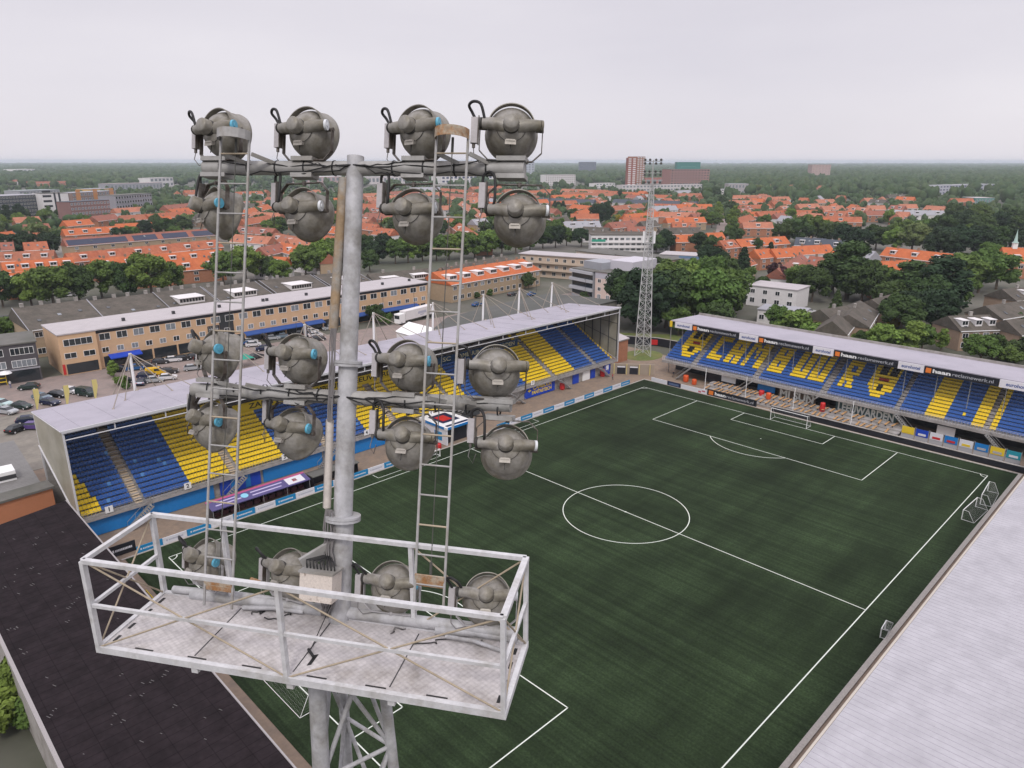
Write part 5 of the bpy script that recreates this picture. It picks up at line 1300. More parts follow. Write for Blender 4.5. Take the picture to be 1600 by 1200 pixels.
# --- hall and low sheds between stand and street
hl = thing('market_hall', 'low hall with a wide dark flat roof right behind the main stand', 'hall', (115, 118, 0))
q = MB(); pl = [(84, 112.5), (152, 112.0), (149, 124.8), (146, 135), (128, 133.8), (98.5, 129.3), (87, 121.2)]
q.prism(pl, 0, 7.6, 'Z'); part(q, 'wall', concrete, hl, True)
q = MB(); q.prism([(115+(x-115)*1.006, 122+(y-122)*1.02) for x, y in pl], 7.6, 7.95, 'Z'); part(q, 'roof', mat('dark_hall_roof', (0.075, 0.078, 0.07), 0.9, var=0.14, scale=0.08, col2=(0.095, 0.095, 0.088)), hl, True)
sh = thing('site_tent', 'white pitched tent roof between the trailer and the main stand', 'tent', (91, 128, 0))
q = MB(); q.box(86.5, 123.5, 0, 95.5, 137, 4.6); part(q, 'wall', white_wall, sh, True)
q = MB(); q.add([(86.2,123.2,4.6),(95.8,123.2,4.6),(95.8,137.3,4.6),(86.2,137.3,4.6),(91,123.2,6.6),(91,137.3,6.6)], [(0,1,4),(1,2,5,4),(2,3,5),(3,0,4,5),(0,3,2,1)]); part(q, 'roof', white_paint, sh, True)
t, L, rz = building('metal_shed', 'low shed with ribbed grey metal roof and a white plant unit at the left edge', 'shed', (-34, 88), (-8.8, 86.8), 25, 5.6, concrete, mat('ribbed_grey_roof', (0.19, 0.185, 0.18), 0.7, 0.2, var=0.15, scale=0.3, tile=[(1, 0.6, 0.65, 0.12)]), [], side_win=False)
q = MB(); q.box(10.5, 7.2, 5.9, 23.2, 10.2, 7.3); u_ = loc_part(q, 'plant_unit', white_paint, t)
q = MB()
for xx in (13, 16, 19): q.lathe([(7.3, 0.55), (7.45, 0.55), (7.45, 0.0)], 12, 'Z', (xx, 8.7, 0))
part(q, 'fan', dark_steel, u_)
q = MB(); q.box(10.5, 7.14, 6.2, 23.2, 7.19, 6.8); part(q, 'grille', dark_steel, u_)
t, L, rz = building('brick_outbuilding', 'terracotta walled outbuilding beside the dark felt roof', 'outbuilding', (-26, 84.0), (-8.0, 85.6), 2.4, 6.6, mat('terracotta_render', (0.42, 0.17, 0.085), 0.85, var=0.08, scale=0.2), greyroof, [], side_win=False)
t, L, rz = building('brick_hut', 'brick hut with pale sloping roof behind the right end of the main stand', 'hut', (112.4, 84.6), (121, 84.6), 11, 5.6, brick_o, concrete, [], side_win=False)
q = MB(); q.add([(-.3,-.3,5.9),(8.9,-.3,5.9),(8.9,11.3,8.4),(-.3,11.3,8.4),(8.9,11.3,5.9),(-.3,11.3,5.9)], [(0,1,2,3),(1,4,2),(0,3,5),(3,2,4,5)]); loc_part(q, 'pitched_roof', palebit, t)
# black graffiti wall and grass by the far mast
gw = thing('boundary_wall', 'black painted boundary wall with red graffiti beyond the far lattice mast', 'wall', (137, 88, 0))
q = MB(); pts = [(127.5, 101.5), (135.0, 96.0), (139.5, 88.0), (140.5, 72.0)]
for a, b_ in zip(pts, pts[1:]): q.bar((*a, 1.1), (*b_, 1.1), 0.3, 2.2)
part(q, 'wall', black_board, gw, True)
q = MB()
for a, b_ in zip(pts, pts[1:]): q.bar((*a, 2.25), (*b_, 2.25), 0.4, 0.12)
part(q, 'coping', concrete, gw, True)
q = MB(); q.obox((138.9, 88.6, 1.0), (0.48,-0.87,0), (0.87,0.48,0), (0,0,1), 0.9, 0.2, 0.7); part(q, 'graffiti', red_paint, gw, True)
sheet('grass', [(128, 103.5), (136, 97.5), (141, 88.5), (142, 60), (150, 40), (150, -20), (158, -20), (160, 45), (156, 90), (140, 112)], -0.012, mat('mown_grass', (0.10, 0.135, 0.03), 0.95, var=0.25, scale=0.2, col2=(0.16, 0.15, 0.05)))
sheet('mast_island', [(fm_base.x+6*math.cos(a), fm_base.y+5*math.sin(a)) for a in np.linspace(0, 2*math.pi, 20, endpoint=False)], -0.008, mat('mown_grass', (0.1,)*3))
# --- cars
paint = mat('car_paint', (0.5, 0.5, 0.5), 0.25, 0.2, objcol=True, spec=0.6)
def make_car(kind='hatch'):
    t = thing('parked_car', 'car', 'car')
    if kind == 'van': prof = [(-2.2,.35),(-2.25,.9),(-2.15,1.85),(0.9,1.9),(1.45,1.15),(2.15,.95),(2.25,.5),(2.2,.32)]; roof = 1.9
    else: prof = [(-2.05,.32),(-2.1,.75),(-1.95,1.0),(-1.55,1.05),(1.0,.98),(1.95,.82),(2.1,.55),(2.05,.32)]
    q = MB(); W2 = .88
    n = len(prof); vs = []
    for s, k_ in ((-1, .97), (-1, 1), (1, 1), (1, .97)):
        pass
    for s in (-1, 1):
        vs += [(x, s*W2*(0.93 if z > 1.5 else 1.0), z) for x, z in prof]
    q.add(vs, [tuple(range(n)), tuple(range(2*n-1, n-1, -1))]+[(i, n+i, n+(i+1) % n, (i+1) % n) for i in range(n)])
    b_ = part(q, 'body', paint, t)
    if kind != 'van':
        q = MB(); base = [(-1.75, 1.03), (1.05, 0.97)]; top = [(-1.2, 1.45), (0.35, 1.46)]
        V = [(base[0][0],-.8,base[0][1]),(base[1][0],-.8,base[1][1]),(base[1][0],.8,base[1][1]),(base[0][0],.8,base[0][1]),(top[0][0],-.62,top[0][1]),(top[1][0],-.62,top[1][1]),(top[1][0],.62,top[1][1]),(top[0][0],.62,top[0][1])]
        q.add(V, [(0,1,5,4),(1,2,6,5),(2,3,7,6),(3,0,4,7)]); part(q, 'window', glass, t)
        q = MB(); q.add([(-1.22,-.64,1.45),(.37,-.64,1.46),(.37,.64,1.46),(-1.22,.64,1.45),(-1.1,-.55,1.5),(.25,-.55,1.5),(.25,.55,1.5),(-1.1,.55,1.5)], [(0,1,5,4),(1,2,6,5),(2,3,7,6),(3,0,4,7),(4,5,6,7)]); part(q, 'roof', paint, t)
    else:
        q = MB(); q.add([(0.93,-.75,1.86),(1.46,-.8,1.17),(1.46,.8,1.17),(0.93,.75,1.86)], [(0,1,2,3)]); q.v = [(x+.015, y, z+.01) for x, y, z in q.v]
        for s in (-1, 1): q.add([(-.2,s*.885,1.2),(1.1,s*.885,1.2),(.7,s*.84,1.75),(-.2,s*.84,1.75)], [(0,1,2,3)])
        part(q, 'window', glass, t)
    for x in (-1.3, 1.3):
        for s in (-1, 1):
            q = MB(); q.tube([(x, s*.72, .31), (x, s*.9, .31)], .31, 14); wh = part(q, 'wheel', black, t)
            q = MB(); q.tube([(x, s*.9, .31), (x, s*.91, .31)], .18, 10); part(q, 'rim', pale_steel, wh)
    for s in (-1, 1):
        q = MB(); q.box(1.98, s*.62-.18, .6, 2.09, s*.62+.18, .76); part(q, 'headlight', white_paint, t)
        q = MB(); q.box(-2.09, s*.68-.14, .7, -1.99, s*.68+.14, .9); part(q, 'tail_light', red_paint, t)
    return t
CARC = {'white': (.7,.7,.72), 'black': (.012,.012,.014), 'dark green': (.02,.04,.035), 'blue': (.02,.10,.28), 'navy': (.015,.022,.06), 'silver': (.40,.42,.44), 'dark grey': (.05,.05,.055), 'yellow': (.75,.45,.02), 'purple': (.10,.06,.22), 'grey-blue': (.16,.22,.27), 'teal-white': (.45,.6,.6), 'red': (.4,.03,.03)}
cars = [(109,463,'white',0,'driving on the street before the peach corner wing'),(46,608,'dark green',150,'parked before the charcoal house'),(66,624,'grey-blue',-65,'parked behind the black car near the yellow flags'),
 (79,632,'navy',-62,'nearest the yellow flag nearest the roof corner'),(91,620,'black',-60,'beside the grey-blue car near the yellow flags'),(112,614,'white',-62,'parked between two yellow flags'),
 (4,634,'teal-white',-60,'cut by the left edge, behind the silver car'),(12,646,'silver',-60,'at the left edge of the lot'),(35,638,'dark green',-60,'third car from the left edge of the lot'),(45,660,'navy',-20,'half hidden by the left roof corner'),
 (28,674,'black',30,'small one by the ribbed shed roof'),(53,670,'purple',-40,'peeping out behind the left roof corner'),(189,580,'black',-20,'nearest the blue awning'),(211,578,'blue',-20,'in the row before the shops'),(231,575,'dark grey',-20,'right of the blue car in the row before the shops'),
 (229,590,'navy',-25,'front row, left of the yellow van'),(222,600,'navy',60,'nearest the stand roof, left of the silver car'),(241,597,'silver',-25,'below the yellow van'),(262,593,'white',-25,'front row beside a roof mast'),
 (265,583,'dark grey',-25,'right of the yellow van'),(271,565,'white',-20,'back row near the dark shop front'),(251,568,'dark grey',-20,'back row left of the white car'),(196,598,'dark green',-15,'under the small street tree'),
 (301,578,'silver',-20,'glimpsed behind the leftmost ladder'),(305,560,'dark grey',-20,'in the back row behind the left ladder'),(396,541,'white',-20,'left of the green market tent'),(484,525,'black',-15,'beside the red and white car by the awnings'),
 (493,526,'white',-15,'just behind the black car by the awnings'),(515,510,'silver',-15,'against the shop front near the mast pole'),(467,512,'silver',-15,'parked under the dark blue awning'),
 (400,560,'dark grey',20,'between the upper lamps near the green tent'),(285,563,'black',-20,'in the back row between two white cars'),(325,560,'silver',-20,'right of the left ladder in the back row'),(345,556,'navy',-20,'in the back row beside the stair glazing'),
 (745,478,'blue',10,'before the white dormered orange terrace'),(800,462,'dark grey',10,'dark one before the orange terrace'),(830,462,'blue',10,'at the end of the street by the small hedge'),(1265,489,'white',-60,'with blue marks beside the white flat-roofed houses')]
_cc = ['black','white','silver','dark grey','blue','white','navy','silver','grey-blue','red','black','white','dark grey','silver']
for i_, c_ in enumerate(_cc):
    cars.append((318+i_*15.2+rnd.uniform(-3,3), 549-i_*2.6+(14 if i_ % 3 == 0 else 0), c_, rnd.choice((-18,-22,160)), f'{["first","second","third","fourth","fifth","sixth","seventh","eighth","ninth","tenth","eleventh","twelfth","thirteenth","fourteenth"][i_]} from left in the row behind the upper lamps'))
cp = make_car(); cv = make_car('van'); first = True
for (px, py, c_, rz, ds_) in cars:
    o = cp if first else copy_tree(cp); first = False
    o.location = G(px, py); o.rotation_euler = (0, 0, math.radians(rz)); o['label'] = f'{c_} car {ds_}'; o['group'] = 'cars in the street and parking lot'
    for ch in ([o]+list(o.children)): ch.color = (*CARC[c_], 1)
vans = [(244,586,'yellow',-25,'yellow van parked among the cars of the front row'),(135,618,'dark green',-65,'dark green and yellow pick-up van beside the right yellow flag')]
for i, (px, py, c_, rz, lb) in enumerate(vans):
    o = cv if i == 0 else copy_tree(cv); o.name = 'parked_van' if i == 0 else o.name
    o.location = G(px, py); o.rotation_euler = (0, 0, math.radians(rz)); tag(o, lb, 'van')
    for ch in list(o.children): ch.color = (*CARC[c_], 1)
# trailer
tr = thing('semi_trailer', 'white box semi-trailer with its cab parked before the shops', 'truck', G(654, 499), math.radians(12))
q = MB(); q.box(-7.5, -1.25, 1.1, 6.5, 1.25, 4.0); part(q, 'trailer_box', white_wall, tr)
q = MB(); q.box(-10.2, -1.2, 0.5, -7.7, 1.2, 3.4); cb_ = part(q, 'cab', white_paint, tr)
q = MB(); q.box(-10.24, -1.0, 1.9, -10.19, 1.0, 3.0); part(q, 'windscreen', glass, cb_)
for x in (-9.4, -5.5, 3.2, 4.4, 5.6):
    for s in (-1, 1):
        q = MB(); q.tube([(x, s*0.8, .5), (x, s*1.2, .5)], .5, 14); part(q, 'wheel', black, tr)
q = MB(); q.box(-1.5, -1.28, 2.2, 2.5, -1.255, 3.0); q.box(-0.5,-1.285,1.7,1.2,-1.255,2.0); part(q, 'lettering', mat('faint_grey_mark', (.4,.4,.5), .6), tr)
gtent = thing('market_tent', 'small green and white market tent on the parking lot', 'tent', G(382, 572))
q = MB(); q.add([(-2,-2,2.2),(2,-2,2.2),(2,2,2.2),(-2,2,2.2),(0,0,3.4)], [(0,1,4),(1,2,4),(2,3,4),(3,0,4)]); part(q, 'canopy', mat('tent_green', (0.02, 0.25, 0.18), 0.7), gtent)
q = MB()
for a in (-1.9, 1.9):
    for b_ in (-1.9, 1.9): q.bar((a,b_,0),(a,b_,2.2), .06, .06, upv=(1,0,0))
part(q, 'leg', steel, gtent)
# yellow flags along the rear edge
fpm = mat('pale_yellow_cloth', (0.68, 0.58, 0.22), 0.8, var=0.08)
for i, (px, py) in enumerate(((58, 640), (105, 634), (149, 624))):
    p = G(px, py+6); t = thing('beach_flag', ['leftmost tall pale yellow banner flag near the roof corner', 'middle tall pale yellow banner flag behind the stand', 'rightmost tall pale yellow banner flag beside the pick-up'][i], 'flag', p, 0.3, 'pale yellow banner flags')
    q = MB(); q.tube([(0,0,0),(0,0,5.2)], .04, 6); part(q, 'pole', steel, t)
    q = MB(); q.prism([(0.05,0.8),(0.35,0.9),(1.15,3.6),(1.1,5.0),(0.05,5.15)], -.02, .02); part(q, 'cloth', fpm, t)
# lamp posts
def lamp(label, p, h=7.5):
    t = thing('street_lamp', label, 'street lamp', p, rnd.uniform(0, 6), 'street lamps round the parking lot')
    q = MB(); q.tube([(0,0,0),(0,0,h)], [.09,.05], 8); part(q, 'post', dark_steel, t)
    q = MB(); q.bar((0,0,h),(0.9,0,h+.1), .07, .07); q.box(0.5,-.16,h+.02,1.2,.16,h+.14); part(q, 'lamp_head', dark_steel, t)
for px, py, ds_ in ((160,566,'left of the blue awning'),(208,605,'in the parking lot by the small street tree'),(466,545,'behind the second lamp row'),(600,500,'right of the mast pole'),(648,492,'by the white trailer'),(838,456,'before the beige gallery flats'),(914,468,'before the pink-beige office')):
    lamp(f'slim dark street lamp {ds_}', G(px, py))
# --- larger buildings right of the pole
t, L, rz = building('gallery_flats', 'long beige three-storey flats with access galleries behind the grey office', 'flats', (204.5, 206), (218, 160), 11, 9.6, beige, palebit, [(7.0, 12, 1.6, 1.5, mixed), (3.9, 12, 1.6, 1.5, mixed), (0.9, 10, 1.8, 1.6, mixed)], side_win=False, roof_over=0.7)
for z in (3.2, 6.3):
    q = MB(); q.box(0, -1.4, z-0.15, L, -0.07, z); q.box(0, -1.45, z, L, -1.38, z+1.0); loc_part(q, 'gallery', beige, t)
greyband = mat('grey_panel_band', (0.30, 0.31, 0.34), 0.5, var=0.1, scale=0.2)
t, L, rz = building('office_wing', 'grey office wing with curved balcony bands beside the pink-beige office', 'office', (183, 157), (181, 145), 16, 10.2, greyband, greyroof, [], side_win=False)
for z in (1.0, 4.2, 7.2):
    q = MB(); q.box(0.3, -0.06, z, L-0.3, -0.02, z+1.7); q.box(-0.06, 0.4, z, -0.02, 15, z+1.7); loc_part(q, 'window_band', glass, t)
    q = MB(); q.box(-0.6, -1.0, z+1.9, L, -0.07, z+2.9); q.box(-1.0, 0, z+1.9, -0.07, 15, z+2.9); loc_part(q, 'balcony', mat('balcony_grey', (0.42, 0.43, 0.46), 0.5), t)
q = MB(); q.box(2, 4, 10.5, L, 13, 13.2); loc_part(q, 'rooftop_block', greyband, t)
t, L, rz = building('office_building', 'pale pink-beige four-storey office block with a grey upper band', 'office', (181.2, 144.2), (181.6, 132.5), 34, 10.4, pinkbeige, greyroof, [(6.6, 3, 1.5, 1.4, glass), (3.6, 3, 1.5, 1.4, glass), (0.8, 3, 1.6, 1.6, pale_glass)], side_win=False)
q = MB(); q.box(-0.04, -0.04, 8.2, L+0.04, 34.04, 10.2); loc_part(q, 'upper_band', mat('lilac_grey_panel', (0.42, 0.41, 0.46), 0.6, var=0.06), t)
q = MB(); q.box(0.6, 8, 10.7, L-1, 24, 14.0); ub = loc_part(q, 'upper_storey', mat('pale_lilac_panel', (0.5, 0.48, 0.53), 0.6, var=0.05), t)
for k_ in range(5): add_window(t, L+0.03, 3+k_*6.5, 6.4, 2.2, 1.5, glass, rz=math.pi/2); add_window(t, L+0.03, 3+k_*6.5, 3.0, 2.2, 1.5, glass, rz=math.pi/2); add_window(t, L+0.03, 3+k_*6.5, 8.6, 2.2, 1.0, glass, rz=math.pi/2)
t, L, rz = building('school_building', 'low beige building with dark flat roof left of the lattice mast antennas', 'school', G(900, 412), G(958, 420), 16, 6.4, mat('cream_panel', (0.56, 0.48, 0.40), 0.85, var=0.06), greyroof, [(3.8, 4, 2.4, 1.6, pale_glass, 3), (0.9, 4, 2.4, 1.8, glass, 3)], side_win=False, roof_over=0.5)
t, L, rz = building('school_building', 'low beige building with blue bay windows behind the lattice mast', 'school', G(962, 420), G(1024, 432), 16, 6.6, beige, greyroof, [(3.8, 5, 2.2, 1.6, pale_glass, 3), (0.9, 5, 2.2, 1.8, glass, 3)], side_win=False, roof_over=0.5)
t, L, rz = building('low_hall', 'low grey flat-roofed hall with a blue edge right of the lattice mast', 'hall', G(1030, 412), G(1098, 416), 14, 4.6, tile_p, palebit, [], side_win=False)
q = MB(); q.box(L*.45, -0.1, 3.4, L, -0.04, 4.6); loc_part(q, 'fascia', mat('slate_blue_trim', (0.13, 0.22, 0.36), 0.6), t)
t, L, rz = building('apartment_block', 'white three-storey flats with balconies left of the lattice mast', 'flats', G(923, 394), G(1046, 394), 12, 9.4, white_wall, tile_g, [(6.6, 14, 2.2, 1.5, mixed, 3), (3.8, 14, 2.2, 1.5, mixed, 3), (0.9, 14, 2.2, 1.6, mixed, 3)], side_win=False)
for z in (3.2, 6.0):
    q = MB(); q.box(0, -0.9, z-.9, L, -0.06, z-.1); loc_part(q, 'balcony_band', white_wall, t)
q = MB(); q.box(0.2, -0.95, 5.9, L*0.18, -0.9, 7.2); loc_part(q, 'awning', mat('green_awning', (0.02, 0.30, 0.20), 0.7), t)
# white flat-roofed houses right of the trees, brown houses
t, L, rz = building('white_house', 'white flat-roofed house, taller, above the left end of the lettered stand roof', 'house', G(1165, 476), G(1242, 486), 12, 7.0, white_wall, palebit, [(4.5, 4, 1.6, 1.5, glass), (1.2, 4, 1.8, 1.8, glass)], side_win=False)
t, L, rz = building('white_house', 'lower white house with grey skylight boxes in front of the taller one', 'house', G(1182, 504), G(1252, 512), 10, 4.2, white_wall, tile_p, [(1.2, 5, 1.6, 1.6, glass)], side_win=False)
for i, (a, b_, lb, dm) in enumerate([((1282,484,1322,478), None, 'brown-roofed house with skylights left of the twin white gables', 0), ((1326,492,1344,470), None, 'brown house with two white-trimmed gables above the lettered stand', 0), ((1362,468,1392,460), None, 'brown-roofed house with blue solar panels behind the tall conifer', 0),
        ((1482,494,1545,492), None, 'brown brick house with tall narrow dormers near the right edge', 3), ((1540,478,1598,470), None, 'brown brick house with gabled front at the right edge', 0), ((1572,500,1640,496), None, 'grey-brown tiled house with white dormer at the far right', 1), ((1566,452,1610,448), None, 'brown-roofed house below the church at the right edge', 1)]):
    terrace_row('brown_house', lb, 'house', G(a[0], a[1], 8.5), G(a[2], a[3], 8.5), 11.5, 5.6, 8.6, 'g', dm, 1, 4, mat('pale_brown_brick', (0.33, 0.235, 0.17), 0.9, var=0.12, scale=0.5), None, 0.5, 2.0, 0, 2)
bh = terrace_row('brown_house', 'brown house with steep white-edged gable facing the pitch, right of the solar panels', 'house', G(1300, 505, 8), G(1318, 486, 8), 8.5, 5.4, 8.6, 'g', 0, 1, 2, mat('pale_brown_brick', (0.33,)*3))
# --- orange roofed town: ridge end points (x1, y1, x2, y2, roof, dormers)
R_ = [(0,394,84,391,'o',3),(2,410,112,402,'o',5),(0,428,40,424,'O',2),(102,396,340,374,'o',6),(142,405,345,389,'o',6),(182,415,345,402,'O',4),(98,373,330,357,'r',0),(97,358,182,353,'O',4),(98,345,139,342,'o',1),
 (180,350,236,347,'O',0),(143,338,178,334,'r',0),(186,337,240,334,'o',0),(228,335,296,329,'o',0),(264,327,330,321,'o',0),(176,326,222,323,'o',0),(255,321,300,317,'r',0),(36,351,75,349,'r',0),(20,340,60,338,'o',0),(0,363,18,361,'o',0),(20,366,68,363,'o',1),(36,379,72,377,'o',0),(0,379,20,378,'r',0),
 (310,318,345,315,'o',0),(346,336,418,319,'O',2),(376,343,420,336,'o',0),(395,331,440,333,'o',0),(372,353,430,357,'r',2),(368,366,425,370,'o',1),(430,364,472,371,'o',2),(450,373,482,371,'o',0),(404,387,437,380,'r',0),(440,378,480,388,'o',1),(486,366,545,371,'o',2),(512,353,546,356,'o',2),(405,400,448,402,'O',2),(458,391,502,394,'o',0),(490,383,515,398,'o',0),
 (600,300,652,297,'r',0),(608,305,700,302,'o',0),(640,293,686,292,'p',0),(690,294,730,297,'o',0),(704,302,728,304,'r',0),(700,337,757,372,'o',5),(722,314,764,337,'o',3),(588,356,616,358,'o',0),(566,348,592,351,'o',0),(735,292,782,290,'o',0),(745,303,802,301,'o',0),(566,318,612,321,'o',0),(572,332,620,336,'r',0),
 (845,296,868,296,'o',0),(878,295,950,297,'o',0),(862,305,912,303,'o',0),(880,300,965,302,'o',0),(930,297,966,299,'o',0),(972,300,992,300,'o',0),(980,304,1008,305,'r',0),(1020,304,1052,305,'o',0),(1060,302,1096,302,'o',0),(843,309,930,312,'d',0),(960,311,1090,315,'d',0),(860,314,900,313,'o',0),(895,319,926,322,'o',0),(955,322,1002,318,'o',1),(1010,318,1060,319,'o',2),(1058,319,1112,319,'O',0),
 (900,330,934,323,'O',0),(892,334,935,334,'o',0),(975,335,1036,330,'O',0),(1030,331,1092,332,'o',1),(1040,340,1100,339,'o',2),(1080,334,1112,332,'r',0),(842,341,886,338,'g',0),(852,336,876,347,'r',1),(880,346,936,345,'p',2),(950,348,992,344,'r',0),(980,354,1008,354,'r',0),(1000,346,1024,344,'g',0),(1050,347,1086,347,'o',1),(912,354,952,356,'g',0),(930,361,1012,362,'g',1),(1030,356,1092,355,'g',0),
 (1052,367,1098,366,'O',0),(1104,364,1128,363,'O',0),(1137,305,1202,305,'o',1),(1140,313,1182,313,'o',1),(1155,321,1202,319,'o',2),(1168,331,1222,329,'O',0),(1150,341,1172,335,'o',0),(1160,347,1206,347,'o',1),(1182,331,1238,328,'o',0),(1190,308,1232,307,'o',0),(1205,315,1232,313,'o',0),
 (1150,374,1226,369,'O',2),(1124,376,1146,374,'o',1),(1178,390,1202,388,'O',0),(1205,389,1240,387,'o',0),(1238,385,1296,382,'O',0),(1214,420,1252,396,'r',1),(1150,403,1168,398,'o',0),(1226,329,1282,328,'o',0),(1245,319,1278,318,'o',1),(1283,322,1316,321,'o',1),(1272,329,1346,330,'o',2),(1280,338,1346,339,'o',1),(1330,319,1342,321,'o',0),(1355,321,1382,321,'o',0),(1352,329,1382,329,'r',0),(1404,319,1432,319,'o',0),(1448,321,1482,323,'o',0),(1464,342,1480,340,'o',0),(1384,328,1480,329,'p',3),
 (1200,289,1242,289,'r',0),(1240,290,1290,290,'o',0),(1276,293,1302,293,'r',0),(1244,371,1290,373,'d',2),(1292,374,1332,377,'d',1),(1386,386,1490,397,'O',3),(1372,409,1422,406,'O',0),(1376,424,1402,438,'o',0),(1345,390,1368,393,'p',1),(1266,400,1290,402,'r',0),(1150,409,1160,404,'r',0),
 (1485,310,1520,310,'o',0),(20,281,60,280,'r',0),(66,273,96,273,'r',0),(0,276,20,276,'r',0),(40,284,105,283,'r',0)]
def side(px): return 'far left' if px < 250 else ('left of the mast pole' if px < 545 else ('right of the mast pole' if px < 800 else ('left of the lattice mast' if px < 1010 else ('right of the lattice mast' if px < 1140 else ('above the lettered stand' if px < 1380 else 'far right')))))
RN = {'q': 'muted orange-tiled', 'w': 'coral-tiled', 'o': 'orange-tiled', 'O': 'bright orange-tiled', 'r': 'red-brown tiled', 'g': 'grey-brown tiled', 'd': 'slate-dark roofed', 'p': 'pale grey roofed'}
def segd(p, a, b_):
    ab = b_-a; u = max(0, min(1, (p-a).dot(ab)/max(ab.length_squared, 1e-6))); return (p-(a+ab*u)).length
SEGS = [(G(r0[0], r0[1], 9.3).to_2d(), G(r0[2], r0[3], 9.3).to_2d()) for r0 in R_]
fill_n = 0; tries = 0
while fill_n < 105 and tries < 6000:
    tries += 1
    px = rnd.choice((rnd.uniform(0, 560), rnd.uniform(560, 800), rnd.uniform(830, 1135), rnd.uniform(1130, 1420)))
    py = rnd.uniform(295, 342) if px < 1135 else rnd.uniform(302, 342)
    if px < 260 and py < 345 and py < 320+ (0 if px > 245 else 26): continue
    if 920 < px < 1100 and py > 340: continue
    if 1100 < px < 1150: continue
    c_ = G(px, py, 9.3).to_2d()
    L = rnd.choice((10, 14, 20, 28, 40)); an = rnd.choice((0.05, 0.12, -0.35, 1.6, 1.3))+rnd.uniform(-.1, .1)
    dv = Vector((math.cos(an), math.sin(an)))*L/2
    if min(min(segd(q_, a, b_) for a, b_ in SEGS) for q_ in (c_-dv, c_, c_+dv)) < 11.5: continue
    pa, pb_ = to_px(Vector((*(c_-dv), 9.3))), to_px(Vector((*(c_+dv), 9.3)))
    SEGS.append((c_-dv, c_+dv)); R_.append((pa[0], pa[1], pb_[0], pb_[1], rnd.choice('oooqqwwrgOp'), rnd.choice((0, 0, 1, 2)) if L > 13 else 0)); fill_n += 1
rcount = {}; rlist = []
for (x1, y1, x2, y2, rk, dm) in R_:
    A, B = G(x1, y1, 9.3), G(x2, y2, 9.3); L = (A-B).length
    dist = ((A+B)/2-Vector((CAM[0], CAM[1], 9))).length
    near = dist < 520
    if rk == 'o': rk = rnd.choice('oooqwwO')
    t = terrace_row('terraced_house', '', 'house', A, B, 9.5 if rk != 'd' else 10.5, 5.6, 9.4, rk, dm, max(1, min(7, int(L/9))), max(2, min(9, int(L/7))) if near else (3 if dist < 900 else 0), WALLS[rk] if rnd.random() < .6 else (white_wall if rnd.random() < .5 else brick_t), 'roofs of the orange town', 0.5, 2.6, 0, 3 if near else 0)
    rlist.append((t, (x1+x2)/2, (y1+y2)/2, rk, dm))
# solar strip on the long left terrace
sol = rlist[6][0]
q = MB(); 
L_ = (G(98,373,9.3)-G(330,357,9.3)).length
zsl = (9.4-5.6)/4.75
for (a, b_) in ((-.49,-.12),(-.08,.08),(.12,.3),(.34,.49)):
    x0, x1 = L_*a, L_*b_
    q = MB(); q.add([(x0,-4.5,5.85),(x1,-4.5,5.85),(x1,-1.2,8.5),(x0,-1.2,8.5)], [(0,1,2,3)]); o = part(q, 'solar_panel', mat('solar_blue', (0.012, 0.018, 0.05), 0.25), sol)
# ordinal labels, left to right, within each quarter of the town
grp = {}
for r in rlist: grp.setdefault((side(r[1]), RN[r[3]]), []).append(r)
ORDW = ['first','second','third','fourth','fifth','sixth','seventh','eighth','ninth','tenth','eleventh','twelfth','thirteenth','fourteenth','fifteenth','sixteenth','seventeenth','eighteenth','nineteenth','twentieth','twenty-first','twenty-second','twenty-third','twenty-fourth','twenty-fifth','twenty-sixth','twenty-seventh','twenty-eighth','twenty-ninth','thirtieth','thirty-first','thirty-second']+[a+'-'+b for a in ('thirty','forty','fifty') for b in ('third','fourth','fifth','sixth','seventh','eighth','ninth')]
for (sd__, nm), lst in grp.items():
    lst.sort(key=lambda r: r[2])
    for i, r in enumerate(lst):
        dtxt = {0: 'plain', 1: 'one dormer'}.get(r[4], 'several dormers')
        r[0]['label'] = f'{nm} terrace, {dtxt}, {ORDW[min(i,len(ORDW)-1)]} such from horizon {sd__}' if len(lst) > 1 else f'{nm} terrace, {dtxt}, sole one {sd__}'
# church
ch = terrace_row('church', 'orange-roofed church with a pale green ridge spire at the right edge', 'church', G(1566, 388, 12), G(1640, 390, 12), 18, 6.5, 12.5, 'O', 2, 0, 5, brick_o)
q = MB(); q.box(-5.4, -0.9, 12.0, -3.6, 0.9, 14.6); sb = part(q, 'spire_base', white_paint, ch)
q = MB(); q.lathe([(14.6,1.5),(15.2,0.8),(20.5,0.0)], 8, 'Z', (-4.5,0,0)); part(q, 'spire', mat('copper_green', (0.30, 0.42, 0.38), 0.6), ch)
# --- far larger buildings
def far(name, label, cat, x1, y1, x2, y2, ytop, depth, wall, roof, nf, nw, pane=glass, over=0.2):
    A, B = G(x1, y1), G(x2, y2); k_ = to_px(A)[2]; h = (y1-ytop)*k_/LENS_PX
    L = (A-B).length; fl = [((j+0.3)*h/nf, nw, L/nw*0.62, h/nf*0.52, pane, 1) for j in range(nf)]
    return building(name, label, cat, A, B, depth, h, wall, roof, fl, side_win=False, roof_over=over)
redbrick = mat('tower_red_brick', (0.26, 0.075, 0.05), 0.9, var=0.1, scale=0.05)
tw1 = far('tower_block', 'tall red brick tower block with white balconies behind the lattice mast', 'tower block', 979, 293, 993, 293, 249, 20, redbrick, redbrick, 14, 2, white_wall)
tw2 = far('tower_block', 'right half of the red brick tower with orange-brown balconies', 'tower block', 993.5, 292, 1006, 291, 247, 20, mat('tower_brown', (0.36,0.17,0.11), .9, var=.1, scale=.05), redbrick, 14, 3, white_wall)
